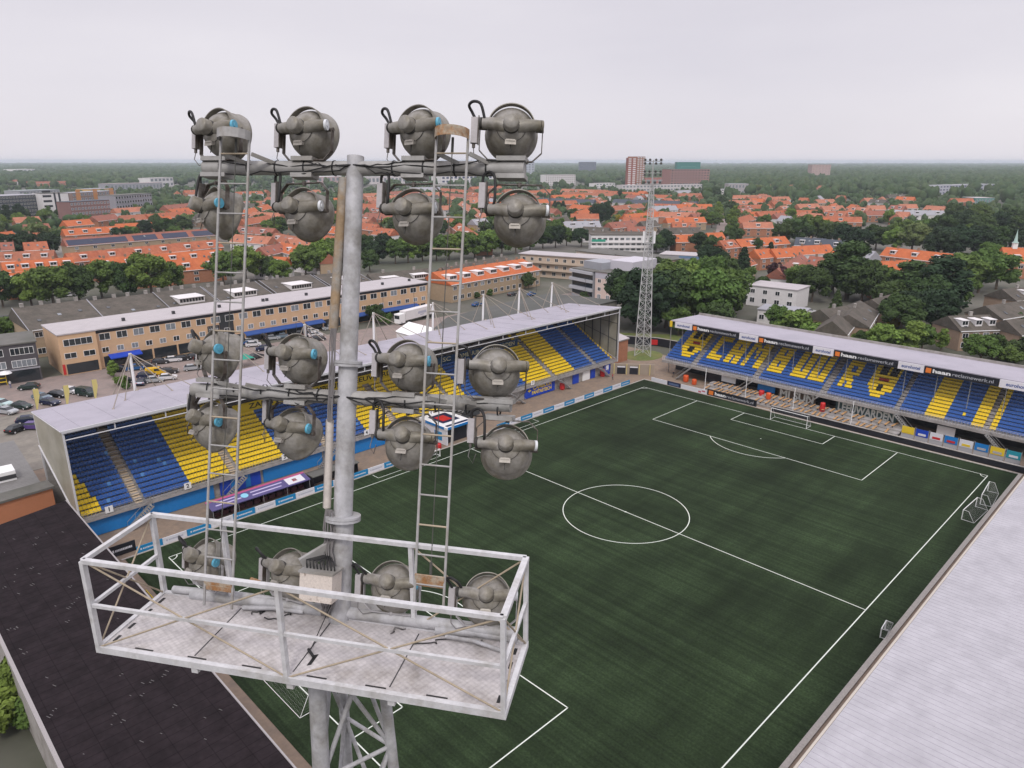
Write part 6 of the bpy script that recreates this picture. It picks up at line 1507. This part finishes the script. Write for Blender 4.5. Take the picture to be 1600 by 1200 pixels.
hosp = far('hospital_block', 'broad red and grey balconied block right of the red tower', 'hospital', 1047, 293, 1107, 292, 266, 30, mat('hospital_red', (0.33,0.17,0.15), .8, var=.1, scale=.05), greyroof, 7, 13, glass)
hosp_top = far('hospital_annex', 'green and white upper block on top of the broad red block', 'tower block', 1056, 290, 1092, 290, 255, 20, mat('teal_cladding', (0.05,0.20,0.18), .6), tile_p, 1, 1, mat('teal_cladding', (0.05,)*3))
far('low_block', 'low pink brick building between the red tower and the broad block', 'office', 1008, 291, 1045, 290, 279, 25, mat('pink_brick', (0.42,0.16,0.13), .9), redbrick, 1, 4, pale_glass)
far('low_block', 'long low white building in front of the red tower', 'office', 972, 300, 1098, 298, 290, 20, mat('offwhite_panel', (0.56,0.52,0.52), .8, var=.1, scale=.05), palebit, 2, 24, pale_glass)
far('tower_block', 'pale pink tower block alone in the woods at the right', 'tower block', 1267, 279, 1296, 279, 258, 30, mat('pale_pink_panel', (0.42,0.30,0.27), .9, var=.1, scale=.03), tile_p, 9, 6, mat('soft_brown_pane', (0.30,0.20,0.18), .5))
far('office_slab', 'dark blue-grey office slab on the horizon', 'office', 905, 271, 931, 271, 254, 30, mat('slab_grey', (0.10,0.12,0.16), .6), greyroof, 7, 9, mat('slab_pane', (0.06,.07,.1), .3))
far('office_slab', 'striped white and blue office slab behind the right lamp arm', 'office', 820, 274, 835, 274, 254, 30, mat('slab_white', (0.42,0.45,0.5), .6), greyroof, 8, 3, mat('slab_pane', (0.06,)*3))
far('apartment_slab', 'white gridded apartment slab left of the red tower', 'flats', 852, 290, 899, 289, 274, 18, white_wall, palebit, 5, 14, mat('soft_grey_pane', (0.25,.22,.22), .4))
far('low_block', 'small white building half behind trees left of the red tower', 'office', 931, 294, 961, 293, 287, 18, white_wall, palebit, 2, 6, pale_glass)
far('office_block', 'dark glazed office block at the far left edge', 'office', 4, 341, 70, 336, 308, 30, mat('dark_cladding', (0.035,0.045,0.055), .5, var=.1, scale=.05), tile_p, 6, 13, mat('band_pane', (0.10,.095,.085), .4))
t, L, rz = far('office_block', 'white panelled block with two tall black slots beside the dark one', 'office', 70.5, 338, 112, 336, 304, 26, white_wall, greyroof, 1, 1, white_wall)
for f_ in (.45, .62):
    q = MB(); q.box(L*f_, -.1, 3, L*f_+1.6, -.05, 21); loc_part(q, 'slot', black_board, t)
for z in (8, 12.5, 17, 21): 
    q = MB(); q.box(1, -.1, z, L*.36, -.05, z+1.9); loc_part(q, 'window_band', glass, t)
t, L, rz = far('apartment_block', 'brown flats with orange stair panels behind the white panelled block', 'flats', 118, 336, 186, 330, 303, 20, mat('flats_brown', (0.24,0.17,0.15), .9, var=.12, scale=.05), tile_p, 5, 12, pale_glass)
for f_ in (.08, .46, .84):
    q = MB(); q.box(L*f_, -.12, 4, L*f_+5.5, -.06, 23); loc_part(q, 'stair_panel', mat('stair_orange', (0.55,0.25,0.09), .8), t)
far('apartment_block', 'grey-blue balconied flats right of the orange-panelled flats', 'flats', 184, 335, 240, 329, 307, 18, mat('flats_grey', (0.28,0.27,0.30), .9, var=.12, scale=.05), greyroof, 4, 14, glass)
far('apartment_block', 'dark red and grey flats in front of the orange-panelled flats', 'flats', 114, 346, 175, 341, 317, 16, mat('flats_red', (0.22,0.12,0.11), .9, var=.12, scale=.05), tile_d, 4, 12, pale_glass)
far('long_shed', 'yellow-banded building with grey roof among the trees at left', 'hall', 142, 305, 178, 303, 296, 25, mat('ochre_band', (0.6,0.38,0.14), .8), tile_p, 1, 8, pale_glass)
far('long_shed', 'long pale grey-roofed building among trees behind the yellow one', 'hall', 168, 300, 255, 297, 288, 25, tile_p, mat('pinkish_roof', (0.34,0.28,0.29), .8), 1, 16, pale_glass)
far('long_shed', 'small white gabled hall left of the left lamp column', 'hall', 236, 293, 272, 291, 279, 25, white_wall, palebit, 2, 6, pale_glass)
far('long_shed', 'bright white long hall at the left horizon', 'hall', 24, 272, 56, 271, 265, 40, white_wall, white_paint, 1, 5, pale_glass)
far('long_shed', 'low grey-green roofed hall behind the dark glazed office', 'hall', 32, 312, 95, 309, 299, 30, tile_p, mat('greygreen_roof', (0.26,0.29,0.30), .8), 2, 12, pale_glass)
far('long_shed', 'long pink and white commercial hall below the upper arm', 'hall', 475, 287, 545, 285, 277, 40, mat('hall_pink', (0.5,0.36,0.36), .8), white_paint, 1, 10, pale_glass)
far('long_shed', 'long pale commercial hall right of the pole below the upper arm', 'hall', 575, 288, 668, 286, 277, 40, mat('offwhite_panel', (0.5,)*3), palebit, 1, 16, pale_glass)
far('long_shed', 'blue-banded long white hall between the right lamps', 'hall', 690, 287, 775, 285, 276, 40, white_wall, mat('lilac_roof', (0.42,0.42,0.5), .7), 2, 14, mat('blue_pane', (0.03,.04,.12), .4))
far('hotel_block', 'long white and blue gridded building in the woods at the right', 'hotel', 1452, 305, 1552, 301, 291, 24, mat('gridded_white', (0.46,0.46,0.52), .8), tile_p, 3, 22, mat('blue_pane', (0.03,)*3))
far('long_shed', 'teal-sided low hall in the trees at the right', 'hall', 1522, 321, 1552, 321, 310, 26, mat('teal_cladding', (0.05,)*3), palebit, 1, 6, pale_glass)
far('apartment_block', 'pair of small white blocks on the wood edge near the right edge', 'flats', 1553, 298, 1576, 298, 288, 20, white_wall, palebit, 2, 4, pale_glass)
far('low_block', 'grey flat-roofed block beside the tree-lined street', 'office', 1137, 305, 1168, 305, 288, 20, mat('taupe_panel', (0.36,0.33,0.34), .8), tile_p, 2, 6, pale_glass)
far('low_block', 'white three-storey house at the end of the tree-lined street', 'house', 1127, 307, 1137, 307, 296, 14, white_wall, tile_p, 3, 3, glass)
def absorb(t2, t1):
    for ch in list(t2.children):
        ch.parent = t1; ch.matrix_basis = t1.matrix_basis.inverted() @ t2.matrix_basis @ ch.matrix_basis
    bpy.data.objects.remove(t2)
for t2_ in (hosp_top[0], hosp[0], tw2[0], tw1[0], shop_main, shop_wing):
    t2_.matrix_basis = Matrix.Translation(t2_.location) @ Matrix.Rotation(t2_.rotation_euler.z, 4, 'Z')
absorb(hosp_top[0], hosp[0]); absorb(tw2[0], tw1[0]); absorb(shop_wing, shop_main)
# tree-lined street and side streets
def road(name, pts, w, z=-0.016, m=brick_road):
    q = MB(); P = [G(*p) for p in pts]
    for a, b_ in zip(P, P[1:]):
        d = (b_-a).normalized(); n = Vector((-d.y, d.x, 0))*w/2
        q.add([(a-n)[:2]+(z,) if False else (a.x-n.x,a.y-n.y,z),(a.x+n.x,a.y+n.y,z),(b_.x+n.x,b_.y+n.y,z),(b_.x-n.x,b_.y-n.y,z)], [(0,1,2,3)])
    struct(name, q, m)
road('tree_lined_street', [(1128, 372), (1130, 340), (1131, 318)], 9)
road('side_street', [(112, 418), (88, 366)], 8, m=lot)
road('back_street', [(-30, 500), (560, 440)], 9, m=mat('asphalt', (0.06, 0.06, 0.062), 0.9, var=0.15, scale=0.5))
# ---------------------------------------------------------------- trees and woods
leafm = mat('foliage', (0.05, 0.09, 0.03), 0.85, var=0.5, scale=2.4, objcol=True, spec=0.12)
corem = mat('crown_core', (0.02, 0.035, 0.015), 0.9, objcol=True, spec=0.05)  # solid cores added inside each crown to block light between the leaves
bark = mat('bark', (0.10, 0.075, 0.055), 0.9, var=0.25, scale=6)
def leaf_mesh(seed, kind):
    r = np.random.RandomState(seed); V = []; F = []; n0 = 0
    cl = []
    if kind == 'round':
        for i in range(40):
            a = r.uniform(0, 2*math.pi); u = r.uniform(-1.0, 1.0); q = math.sqrt(max(0, 1-u*u*0.92))*(1.0 if u > -.4 else 1.08)
            rad = r.uniform(0.075, 0.145); e = r.uniform(0.6, 1.05)
            cl.append((0.35*q*e*math.cos(a), 0.35*q*e*math.sin(a), 0.555+0.36*u*e, rad))
        for i in range(4): cl.append((r.uniform(-.1,.1), r.uniform(-.1,.1), r.uniform(.5,.75), .2))
    elif kind == 'tall':
        for i in range(26):
            u = r.uniform(0.16, 0.96); q = 0.24*(1-((u-.45)/.62)**2 if u > .45 else .75+.5*(u-.16)); a = r.uniform(0, 2*math.pi)
            cl.append((q*.8*math.cos(a), q*.8*math.sin(a), u, r.uniform(.07,.12)))
        for i in range(6): cl.append((0, 0, .25+i*.12, .13))
    elif kind == 'conifer':
        for i in range(34):
            u = i/33; q = 0.25*(1-u)+0.015; a = i*2.4; cl.append((q*.75*math.cos(a), q*.75*math.sin(a), .10+.88*u, .05+.075*(1-u)))
        for i in range(7): cl.append((0, 0, .12+i*.12, .15*(1-i/8)))
    else:                                                              # bush
        for i in range(14):
            a = r.uniform(0, 2*math.pi); q = math.sqrt(r.uniform(0, 1))*.42
            cl.append((q*math.cos(a), q*math.sin(a), r.uniform(.25,.72), r.uniform(.16,.26)))
    per = 125 if kind in ('round', 'tall') else 90
    sz = {'round': .022, 'tall': .019, 'conifer': .020, 'bush': .05}[kind]
    for (x, y, z, R_) in cl:
        d = r.normal(size=(per, 3)); d /= np.linalg.norm(d, axis=1)[:, None]
        rad = R_*(0.72+0.36*r.uniform(size=(per, 1))); P = np.array([x, y, z])+d*rad*np.array([1, 1, .85])
        n = d+r.normal(size=(per, 3))*0.55+np.array([0,0,.35]); n /= np.linalg.norm(n, axis=1)[:, None]
        t = np.cross(n, r.normal(size=(per, 3))); t /= np.linalg.norm(t, axis=1)[:, None]; b_ = np.cross(n, t)
        s = sz*r.uniform(.7, 1.5, size=(per, 1))
        q = np.stack([P-t*s-b_*s*.6, P+t*s-b_*s*.5, P+t*s*.8+b_*s*.7, P-t*s*.9+b_*s*.6], 1).reshape(-1, 3)
        V.append(q); F += [(n0+4*i, n0+4*i+1, n0+4*i+2, n0+4*i+3) for i in range(per)]; n0 += 4*per
    nl = len(F)
    bm = bmesh.new(); bmesh.ops.create_icosphere(bm, subdivisions=1, radius=1.0)
    iv = np.array([v.co[:] for v in bm.verts]); ifc = [tuple(v.index for v in f.verts) for f in bm.faces]; bm.free()
    for (x, y, z, R_) in cl:
        V.append(iv*R_*0.74*r.uniform(.85, 1.1, size=(len(iv), 1))*np.array([1, 1, .85])+np.array([x, y, z]))
        F += [tuple(i+n0 for i in f) for f in ifc]; n0 += len(iv)
    me = bpy.data.meshes.new('crown_'+kind); me.from_pydata(np.concatenate(V).tolist(), [], F)
    me.materials.append(leafm); me.materials.append(corem)
    me.polygons.foreach_set('material_index', np.array([0]*nl+[1]*(len(F)-nl), dtype=np.int32)); me.update(); return me
def trunk_mesh(seed, kind):
    r = random.Random(seed); q = MB(); w = .022 if kind != 'bush' else .012
    top = .62 if kind == 'round' else (.9 if kind != 'bush' else .5)
    q.tube([(0,0,-.01),(.008,0,top*.35),(0,.01,top*.7),(.01,0,top)], [w*1.3, w, w*.7, w*.25], 8)
    if kind in ('round', 'bush', 'tall'):
        for i in range(7):
            a = i*2.3; z = top*(.38+.07*i); L = .26 if kind == 'round' else .14
            q.tube([(0,0,z),(L*.5*math.cos(a),L*.5*math.sin(a),z+.07),(L*math.cos(a),L*math.sin(a),z+.17)], [w*.6,w*.4,w*.15], 5)
    return q.mesh('trunk_'+kind, bark)
TM = {k_: [(leaf_mesh(11*i+len(k_), k_), trunk_mesh(i, k_)) for i in range(n)] for k_, n in (('round', 5), ('tall', 2), ('conifer', 2), ('bush', 2))}
TONE = {'dark': (0.050, 0.082, 0.028), 'mid': (0.082, 0.132, 0.034), 'fresh': (0.120, 0.180, 0.040), 'pale': (0.135, 0.178, 0.068), 'gold': (0.24, 0.20, 0.02), 'deep': (0.029, 0.050, 0.025), 'red': (0.055, 0.025, 0.03)}
n_tree = 0
def tree(p, h, kind='round', tone='mid', wide=1.0, name=None, group=None):
    global n_tree
    cm, tm_ = TM[kind][n_tree % len(TM[kind])]; n_tree += 1
    nm = name or {'round': 'broadleaf_tree', 'tall': 'slender_tree', 'conifer': 'conifer_tree', 'bush': 'shrub'}[kind]
    t = bpy.data.objects.new(nm, None); COL.objects.link(t); t.location = p; t.rotation_euler = (0, 0, rnd.uniform(0, 6.28))
    t.scale = (h*wide*rnd.uniform(.95, 1.05), h*wide*rnd.uniform(.95, 1.05), h)
    c = link('crown', cm, t); k_ = rnd.uniform(.85, 1.18); col = TONE[tone]; c.color = (col[0]*k_*rnd.uniform(.92,1.1), col[1]*k_, col[2]*k_, 1)
    link('trunk', tm_, t); t['category'] = 'tree' if kind != 'bush' else 'shrub'
    if group: t['group'] = group
    return t
LBL = {'dark': 'dark green', 'mid': 'mid-green', 'fresh': 'bright green', 'pale': 'pale green', 'gold': 'golden', 'deep': 'very dark', 'red': 'reddish'}
KLB = {'round': 'broad tree', 'tall': 'tall narrow tree', 'conifer': 'pointed conifer', 'bush': 'low shrub'}
OD = ['first', 'second', 'third', 'fourth', 'fifth', 'sixth', 'seventh', 'eighth', 'ninth', 'tenth', 'eleventh', 'twelfth', 'thirteenth', 'fourteenth', 'fifteenth', 'sixteenth', 'seventeenth', 'eighteenth', 'nineteenth', 'twentieth']
def cluster(where, lst):
    """lst of (px, base py, height, kind, tone[, wide]) ; label: n-th from the left of its kind in that place"""
    made = []
    for e in lst:
        px, py, h, kind, tone = e[:5]; w = e[5] if len(e) > 5 else 1.0
        made.append((px, tree(G(px, py), h, kind, tone, w, None, 'trees '+where), kind, tone))
    made.sort(key=lambda m: m[0]); cnt = {}
    tot = {}
    for m in made: tot[(m[2], m[3])] = tot.get((m[2], m[3]), 0)+1
    for px, t, kind, tone in made:
        k_ = (kind, tone); i = cnt.get(k_, 0); cnt[k_] = i+1
        t['label'] = f'{LBL[tone]} {KLB[kind]} {where}' + (f', {OD[i]} from left' if tot[k_] > 1 else '')
r_, t_, c_, b_s = 'round', 'tall', 'conifer', 'bush'
cluster('behind the grey-brown terrace', [(50,478,12,r_,'fresh',1.1),(85,481,16,r_,'mid',1.15),(125,474,15,r_,'dark',1.1),(160,466,15,r_,'mid',1.1),(200,464,14,r_,'dark'),(238,462,17,r_,'fresh',1.15),(268,456,13,r_,'mid'),(350,446,15,r_,'mid',1.1),(385,440,16,r_,'fresh',1.1),(418,436,11,r_,'dark'),(440,440,10,r_,'fresh',1.2),(478,432,15,r_,'mid',1.1),(505,428,16,r_,'fresh',1.1),(528,420,14,r_,'mid'),(30,470,10,r_,'dark'),(5,480,13,r_,'dark'),(12,540,9,r_,'mid'),(60,540,5,b_s,'mid')])
cluster('in the belt between pole and right ladder', [(578,425,11,r_,'dark'),(592,412,13,r_,'deep',1.1),(572,400,12,r_,'dark',1.1),(600,395,12,r_,'deep'),(618,412,13,r_,'mid',1.1),(638,410,14,r_,'fresh',1.1),(660,408,13,r_,'mid',1.1),(682,408,14,r_,'mid',1.1),(630,395,10,r_,'dark'),(655,390,11,r_,'dark')])
cluster('in the belt right of the right ladder', [(702,406,14,r_,'fresh',1.1),(722,404,15,r_,'mid',1.1),(742,404,14,r_,'mid',1.1),(762,401,15,r_,'fresh',1.1),(784,398,14,r_,'mid',1.1),(806,396,13,r_,'mid',1.1),(828,390,13,r_,'mid',1.1),(848,388,14,r_,'dark',1.1),(868,387,14,r_,'deep',1.1),(885,384,12,r_,'mid'),(908,386,12,r_,'deep',1.15),(855,375,13,t_,'mid'),(735,375,8,r_,'gold',1.1),(758,372,12,r_,'dark'),(770,360,13,r_,'mid'),(718,358,12,r_,'fresh'),(690,368,12,r_,'dark'),(745,340,14,r_,'mid'),(770,388,12,r_,'fresh')])
cluster('behind the far lattice mast', [(972,492,16,r_,'deep',1.0),(990,506,18,r_,'dark',1.1),(1012,516,19,r_,'deep',1.1),(1040,512,19,r_,'dark',1.1),(1068,508,18,r_,'mid',1.1),(1098,510,19,r_,'mid',1.15),(1130,500,18,r_,'mid',1.1),(1150,486,13,r_,'dark',1.0),(1042,468,15,r_,'mid',1.1),(1070,460,15,r_,'fresh',1.1),(1105,462,16,r_,'mid',1.1),(1130,450,14,r_,'dark',1.1),(1160,470,13,r_,'mid'),(1030,440,11,r_,'dark'),(1110,432,15,r_,'deep',1.1),(1085,480,15,r_,'fresh',1.1),(1118,522,10,r_,'dark',1.2),(1060,524,9,r_,'mid',1.2)])
cluster('among orange roofs right of the lattice mast', [(1158,444,15,c_,'deep',1.25),(1201,418,12,c_,'deep',1.1),(1040,394,13,r_,'deep',1.15),(1025,396,11,r_,'dark'),(1092,398,13,r_,'deep',1.1),(1112,402,12,r_,'dark',1.1),(1128,384,10,r_,'dark'),(1112,356,13,r_,'mid',1.2),(1100,352,11,r_,'dark'),(1122,340,14,t_,'fresh'),(1124,352,14,t_,'fresh'),(1143,360,15,t_,'fresh',1.1),(1147,348,15,t_,'fresh',1.1),(1144,372,13,t_,'mid',1.2),(1150,382,11,r_,'dark'),(1178,400,10,r_,'dark'),(1140,335,14,r_,'dark'),(1105,312,16,r_,'mid',1.1),(1118,310,17,r_,'dark',1.1),(1128,322,13,r_,'dark'),(1185,308,18,r_,'pale',1.2),(1200,306,15,r_,'pale',1.1),(1185,330,9,r_,'dark'),(1010,340,9,r_,'mid'),(985,348,9,r_,'fresh'),(965,348,7,r_,'gold'),(1210,440,9,r_,'red'),(1225,455,10,r_,'red',1.2),(1190,462,8,r_,'dark')])
cluster('in the dark grove at the right', [(1222,384,15,r_,'dark',1.2),(1242,382,18,r_,'dark',1.25),(1268,380,19,r_,'mid',1.25),(1295,384,15,r_,'dark',1.2),(1318,388,15,r_,'deep',1.2),(1340,392,14,r_,'deep',1.15),(1368,390,15,r_,'dark',1.2),(1398,394,15,r_,'fresh',1.2),(1424,396,18,r_,'pale',1.2),(1448,398,16,r_,'pale',1.15),(1468,404,17,r_,'deep',1.2),(1492,404,18,r_,'deep',1.25),(1520,402,18,r_,'deep',1.2),(1548,400,17,r_,'dark',1.2),(1575,398,15,r_,'deep',1.2),(1408,372,14,r_,'mid',1.2),(1440,374,14,r_,'mid',1.2),(1470,376,18,r_,'dark',1.3),(1500,374,19,r_,'deep',1.3),(1530,376,18,r_,'dark',1.3),(1560,372,18,r_,'deep',1.3),(1590,374,17,r_,'dark',1.2),(1245,360,10,r_,'mid'),(1490,352,18,r_,'dark',1.3),(1530,350,17,r_,'mid',1.3),(1575,352,16,r_,'dark',1.3),(1545,415,12,r_,'mid',1.2)])
cluster('between white houses and right edge', [(1248,462,13,r_,'mid'),(1268,472,14,r_,'dark',1.1),(1300,458,17,t_,'dark',1.5),(1322,468,21,t_,'dark',1.6),(1345,474,16,r_,'dark',1.1),(1365,470,14,r_,'mid',1.1),(1305,490,8,c_,'dark',1.1),(1388,496,13,r_,'dark',1.1),(1418,478,17,t_,'dark',1.6),(1440,500,15,r_,'dark',1.15),(1462,486,20,t_,'deep',1.8),(1480,480,15,r_,'mid',1.1),(1500,462,17,r_,'mid',1.2),(1528,458,18,r_,'mid',1.2),(1556,452,16,r_,'mid',1.15),(1420,515,13,r_,'deep',1.2),(1455,520,14,r_,'deep',1.2),(1405,524,13,r_,'dark',1.15),(1382,512,9,c_,'dark'),(1396,518,9,r_,'gold',.7),(1585,520,7,r_,'dark')])
cluster('close behind the lettered stand roof', [(1212,520,9,r_,'mid',1.0),(1240,524,9,b_s,'fresh',1.2),(1265,530,6,b_s,'fresh',1.4),(1292,534,5,b_s,'mid',1.4),(1318,538,4.5,b_s,'fresh',1.4),(1345,542,5,r_,'dark',1.2),(1376,546,7.5,r_,'fresh',1.25),(1400,548,7,b_s,'fresh',1.2),(1424,552,8.5,t_,'fresh',1.5),(1440,548,8,r_,'mid'),(1470,548,6,t_,'fresh'),(1530,568,8,r_,'mid',1.2),(1548,560,7,r_,'dark',1.1),(1575,566,5,b_s,'mid',1.4),(1595,560,6,b_s,'dark',1.3)])
cluster('around the parking lot', [(178,588,4.2,t_,'fresh',1.2),(190,602,2.6,b_s,'fresh'),(197,608,1.8,b_s,'mid'),(588,505,6.5,r_,'dark',1.1),(603,506,4,b_s,'mid'),(826,452,7,r_,'dark'),(912,468,3.4,b_s,'dark'),(765,462,3,b_s,'mid'),(744,466,3,b_s,'dark')])
cluster('by the fence at the bottom left corner', [(18,1105,5.5,r_,'fresh',1.0),(52,1128,3.5,b_s,'mid',1.0),(5,1140,4.0,b_s,'fresh',1.1)])
cluster('among the far left roofs', [(10,398,12,r_,'deep'),(40,402,14,r_,'deep',1.2),(62,384,15,r_,'pale',1.15),(80,398,13,r_,'deep',1.1),(32,344,15,t_,'deep',1.2),(14,350,15,t_,'deep'),(5,352,13,t_,'deep'),(86,358,9,c_,'dark',1.5),(78,338,10,t_,'mid'),(92,340,8,r_,'dark'),(133,352,9,r_,'mid'),(162,392,9,r_,'mid',1.1),(192,384,12,r_,'deep',1.1),(228,374,13,r_,'deep',1.1),(228,364,9,r_,'dark'),(245,362,13,r_,'dark',1.1),(264,376,15,r_,'dark',1.2),(290,366,11,r_,'dark',1.1),(212,332,9,r_,'mid'),(232,334,10,r_,'dark',1.2),(145,340,9,t_,'deep'),(275,334,6,r_,'mid'),(330,378,9,r_,'mid'),(292,352,9,t_,'deep'),(103,362,7,r_,'dark')])
cluster('among roofs between left ladder and pole', [(365,384,11,r_,'dark',1.1),(408,356,11,r_,'dark',1.1),(438,368,14,r_,'dark',1.1),(418,390,10,r_,'dark',1.1),(345,342,7,r_,'dark'),(470,398,10,r_,'gold',.9),(462,398,9,r_,'dark'),(398,330,11,r_,'mid'),(450,345,14,r_,'dark',1.2),(478,350,14,r_,'dark',1.2),(505,352,14,r_,'deep',1.2),(530,345,14,r_,'dark',1.2),(520,398,10,r_,'mid'),(540,400,11,r_,'fresh'),(545,330,15,r_,'dark',1.2),(500,330,13,r_,'mid')])
cluster('among the roofs left of the lattice mast', [(945,352,20,r_,'deep',.75),(930,348,17,r_,'deep',.8),(895,345,11,r_,'dark'),(880,330,11,t_,'deep'),(870,330,11,r_,'deep'),(945,325,8,r_,'mid'),(968,312,12,t_,'deep',1.3),(898,355,8,c_,'deep',1.3),(842,362,14,r_,'mid'),(872,370,13,r_,'mid'),(920,366,8,r_,'mid'),(1000,346,10,r_,'fresh'),(1010,352,8,r_,'fresh'),(855,365,10,r_,'dark'),(880,288,14,r_,'dark',1.3),(868,292,11,r_,'dark',1.3),(998,298,10,t_,'deep'),(975,292,12,r_,'dark',1.2)])
# scattered trees of the town: the rest up to three hundred, then one mass
rows_b = []
for t, mx__, my__, rk, dm in rlist: rows_b.append(t.location.to_2d())
def clear(p, d=9):
    return all((p.to_2d()-q).length > d for q in rows_b)
cand = []
while len(cand) < 420:
    px = rnd.uniform(-20, 1620); py = rnd.choice((rnd.uniform(290, 330), rnd.uniform(296, 380)))
    if py > 360 and 900 < px < 1250: continue
    p = G(px, py)
    if clear(p): cand.append((px, py, p))
cand.sort(key=lambda c: -c[1])
left = max(0, 296-n_tree)
scat = {}
for px, py, p in cand[:left]:
    zone = side(px)
    tone = rnd.choice(('dark', 'deep', 'mid', 'mid', 'fresh', 'pale')); t = tree(p, rnd.uniform(7, 13), 'round', tone, rnd.uniform(.95, 1.25), None, 'street trees of the town')
    scat.setdefault((zone, tone), []).append((py, t))
for (zone, tone), lst in scat.items():
    lst.sort(key=lambda e: e[0])
    for i, (py, t) in enumerate(lst): t['label'] = f'{LBL[tone]} garden tree among town roofs {zone}' + (f', {OD[min(i,19)]} from horizon' if len(lst) > 1 else '')
# low-poly crowns gathered into one mass
bm = bmesh.new(); bmesh.ops.create_icosphere(bm, subdivisions=2, radius=1.0)
IV = np.array([v.co[:] for v in bm.verts]); IF = np.array([[v.index for v in f.verts] for f in bm.faces]); bm.free()
def mass(name, pts, m, seed):
    """pts rows: x, y, z, radius, height ; one object of many leafy crowns"""
    r = np.random.RandomState(seed); P = np.array(pts); n = len(P); k_ = len(IV)
    disp = 1+r.uniform(-.26, .30, size=(n, k_))
    V = IV[None]*disp[:, :, None]; V = V*np.stack([P[:,3], P[:,3], P[:,4]*.5], 1)[:, None, :]+np.stack([P[:,0], P[:,1], P[:,2]+P[:,4]*.52], 1)[:, None, :]
    F = (IF[None]+(np.arange(n)*k_)[:, None, None]).reshape(-1, 3)
    me = bpy.data.meshes.new(name); me.vertices.add(n*k_); me.vertices.foreach_set('co', V.reshape(-1).astype(np.float32))
    nf = len(F); me.loops.add(nf*3); me.loops.foreach_set('vertex_index', F.reshape(-1).astype(np.int32))
    me.polygons.add(nf); me.polygons.foreach_set('loop_start', (np.arange(nf)*3).astype(np.int32)); me.polygons.foreach_set('loop_total', np.full(nf, 3, dtype=np.int32))
    me.update(calc_edges=True); me.validate(); me.materials.append(m)
    o = link(name, me); o['kind'] = 'stuff'; return o
wood_m = mat('woodland_foliage', (0.046, 0.076, 0.032), 0.9, var=0.5, scale=0.05, col2=(0.075, 0.10, 0.045), thr=(0.46, 0.66), spec=0.1)
pts = [(p.x, p.y, 0, rnd.uniform(3.2, 5.5), rnd.uniform(7, 11)) for px, py, p in cand[left:]]
# denser hedges and small trees through the gardens
for i in range(4200):
    px = rnd.uniform(-60, 1660); py = 292+abs(rnd.gauss(0, 1))*30
    if py > 392: continue
    if 880 < px < 1130 and py > 352: continue
    p = G(px, py)
    if not clear(p, 7): continue
    pts.append((p.x, p.y, 0, rnd.uniform(1.6, 4.2), rnd.uniform(3, 8.5)))
mass('garden_greenery', pts, wood_m, 3)
pts = []
r = np.random.RandomState(5)
for i in range(15000):
    px = r.uniform(-120, 1720); y0 = 256.0; py = y0+(abs(r.normal())*15 if px < 1100 else abs(r.normal())*22)
    if py > (296 if px < 1100 else 318): continue
    g_ = G(px, py); k_ = (g_.to_2d()-Vector((CAM[0], CAM[1]))).length
    if px < 700 and r.uniform() < .28 and 262 < py < 280: continue
    big = 1+max(0, (k_-1200)/2600)
    hgt = r.uniform(9, 17)*(1.0 if px < 1150 else 1.12); hgt = min(hgt*(1+.12*(big-1)), 22)
    pts.append((g_.x, g_.y, 0, r.uniform(4.5, 8.5)*big, hgt))
# clearings round the big buildings
blk = [to_px(Vector((o.location.x, o.location.y, 0))) for o in COL.objects if o.type == 'EMPTY' and o.get('category') in ('tower block', 'hospital', 'hall', 'flats', 'office', 'hotel') and (o.location.to_2d()-Vector((CAM[0], CAM[1]))).length > 600]
def okp(p):
    q = to_px(Vector((p[0], p[1], 0)))
    for b_ in blk:
        if b_ and -4 < q[0]-b_[0] < 110*900/max(b_[2], 900) and -1.5 < q[1]-b_[1] < 3.2 and abs(q[2]-b_[2]) < 160: return False
    return True
pts = [p for p in pts if okp(p)]
mass('distant_wood', pts, wood_m, 9)
# hedges along the back of the lettered stand
hd = thing('clipped_hedge', 'dark clipped hedge running along the grass bank behind the lettered stand', 'hedge', (150, 20, 0))
hr = np.random.RandomState(2); hv = []; hf = []; n0 = 0
for i in range(1500):
    u = hr.uniform(); a = np.array([152+6*u, 46-62*u, 0]); P = a+np.array([hr.uniform(-.9,.9), hr.uniform(-.9,.9), hr.uniform(.1, 2.0)])
    n = hr.normal(size=3); n /= np.linalg.norm(n); t1 = np.cross(n, [0.3,.2,.9]); t1 /= np.linalg.norm(t1); t2 = np.cross(n, t1); s = hr.uniform(.25,.5)
    hv += [tuple(P-t1*s-t2*s), tuple(P+t1*s-t2*s), tuple(P+t1*s+t2*s), tuple(P-t1*s+t2*s)]; hf.append((n0,n0+1,n0+2,n0+3)); n0 += 4
q = MB(); q.add(hv, hf); o = part(q, 'foliage', leafm, hd, True); o.color = (.03,.05,.022,1)
# ---------------------------------------------------------------- the air
hz = bpy.data.materials.new('haze'); hz.use_nodes = True; hn_ = hz.node_tree.nodes; hn_.clear()
ho = hn_.new('ShaderNodeOutputMaterial'); pv = hn_.new('ShaderNodeVolumePrincipled')
pv.inputs['Color'].default_value = (0.82, 0.91, 1.0, 1); pv.inputs['Density'].default_value = 0.000095; pv.inputs['Anisotropy'].default_value = 0.0
hz.node_tree.links.new(pv.outputs[0], ho.inputs['Volume'])
q = MB(); q.box(-22050, -22060, -1.2, 22150, 22140, 64.0)
o = link('haze', q.mesh('haze', hz)); o['kind'] = 'stuff'
o.visible_shadow = True
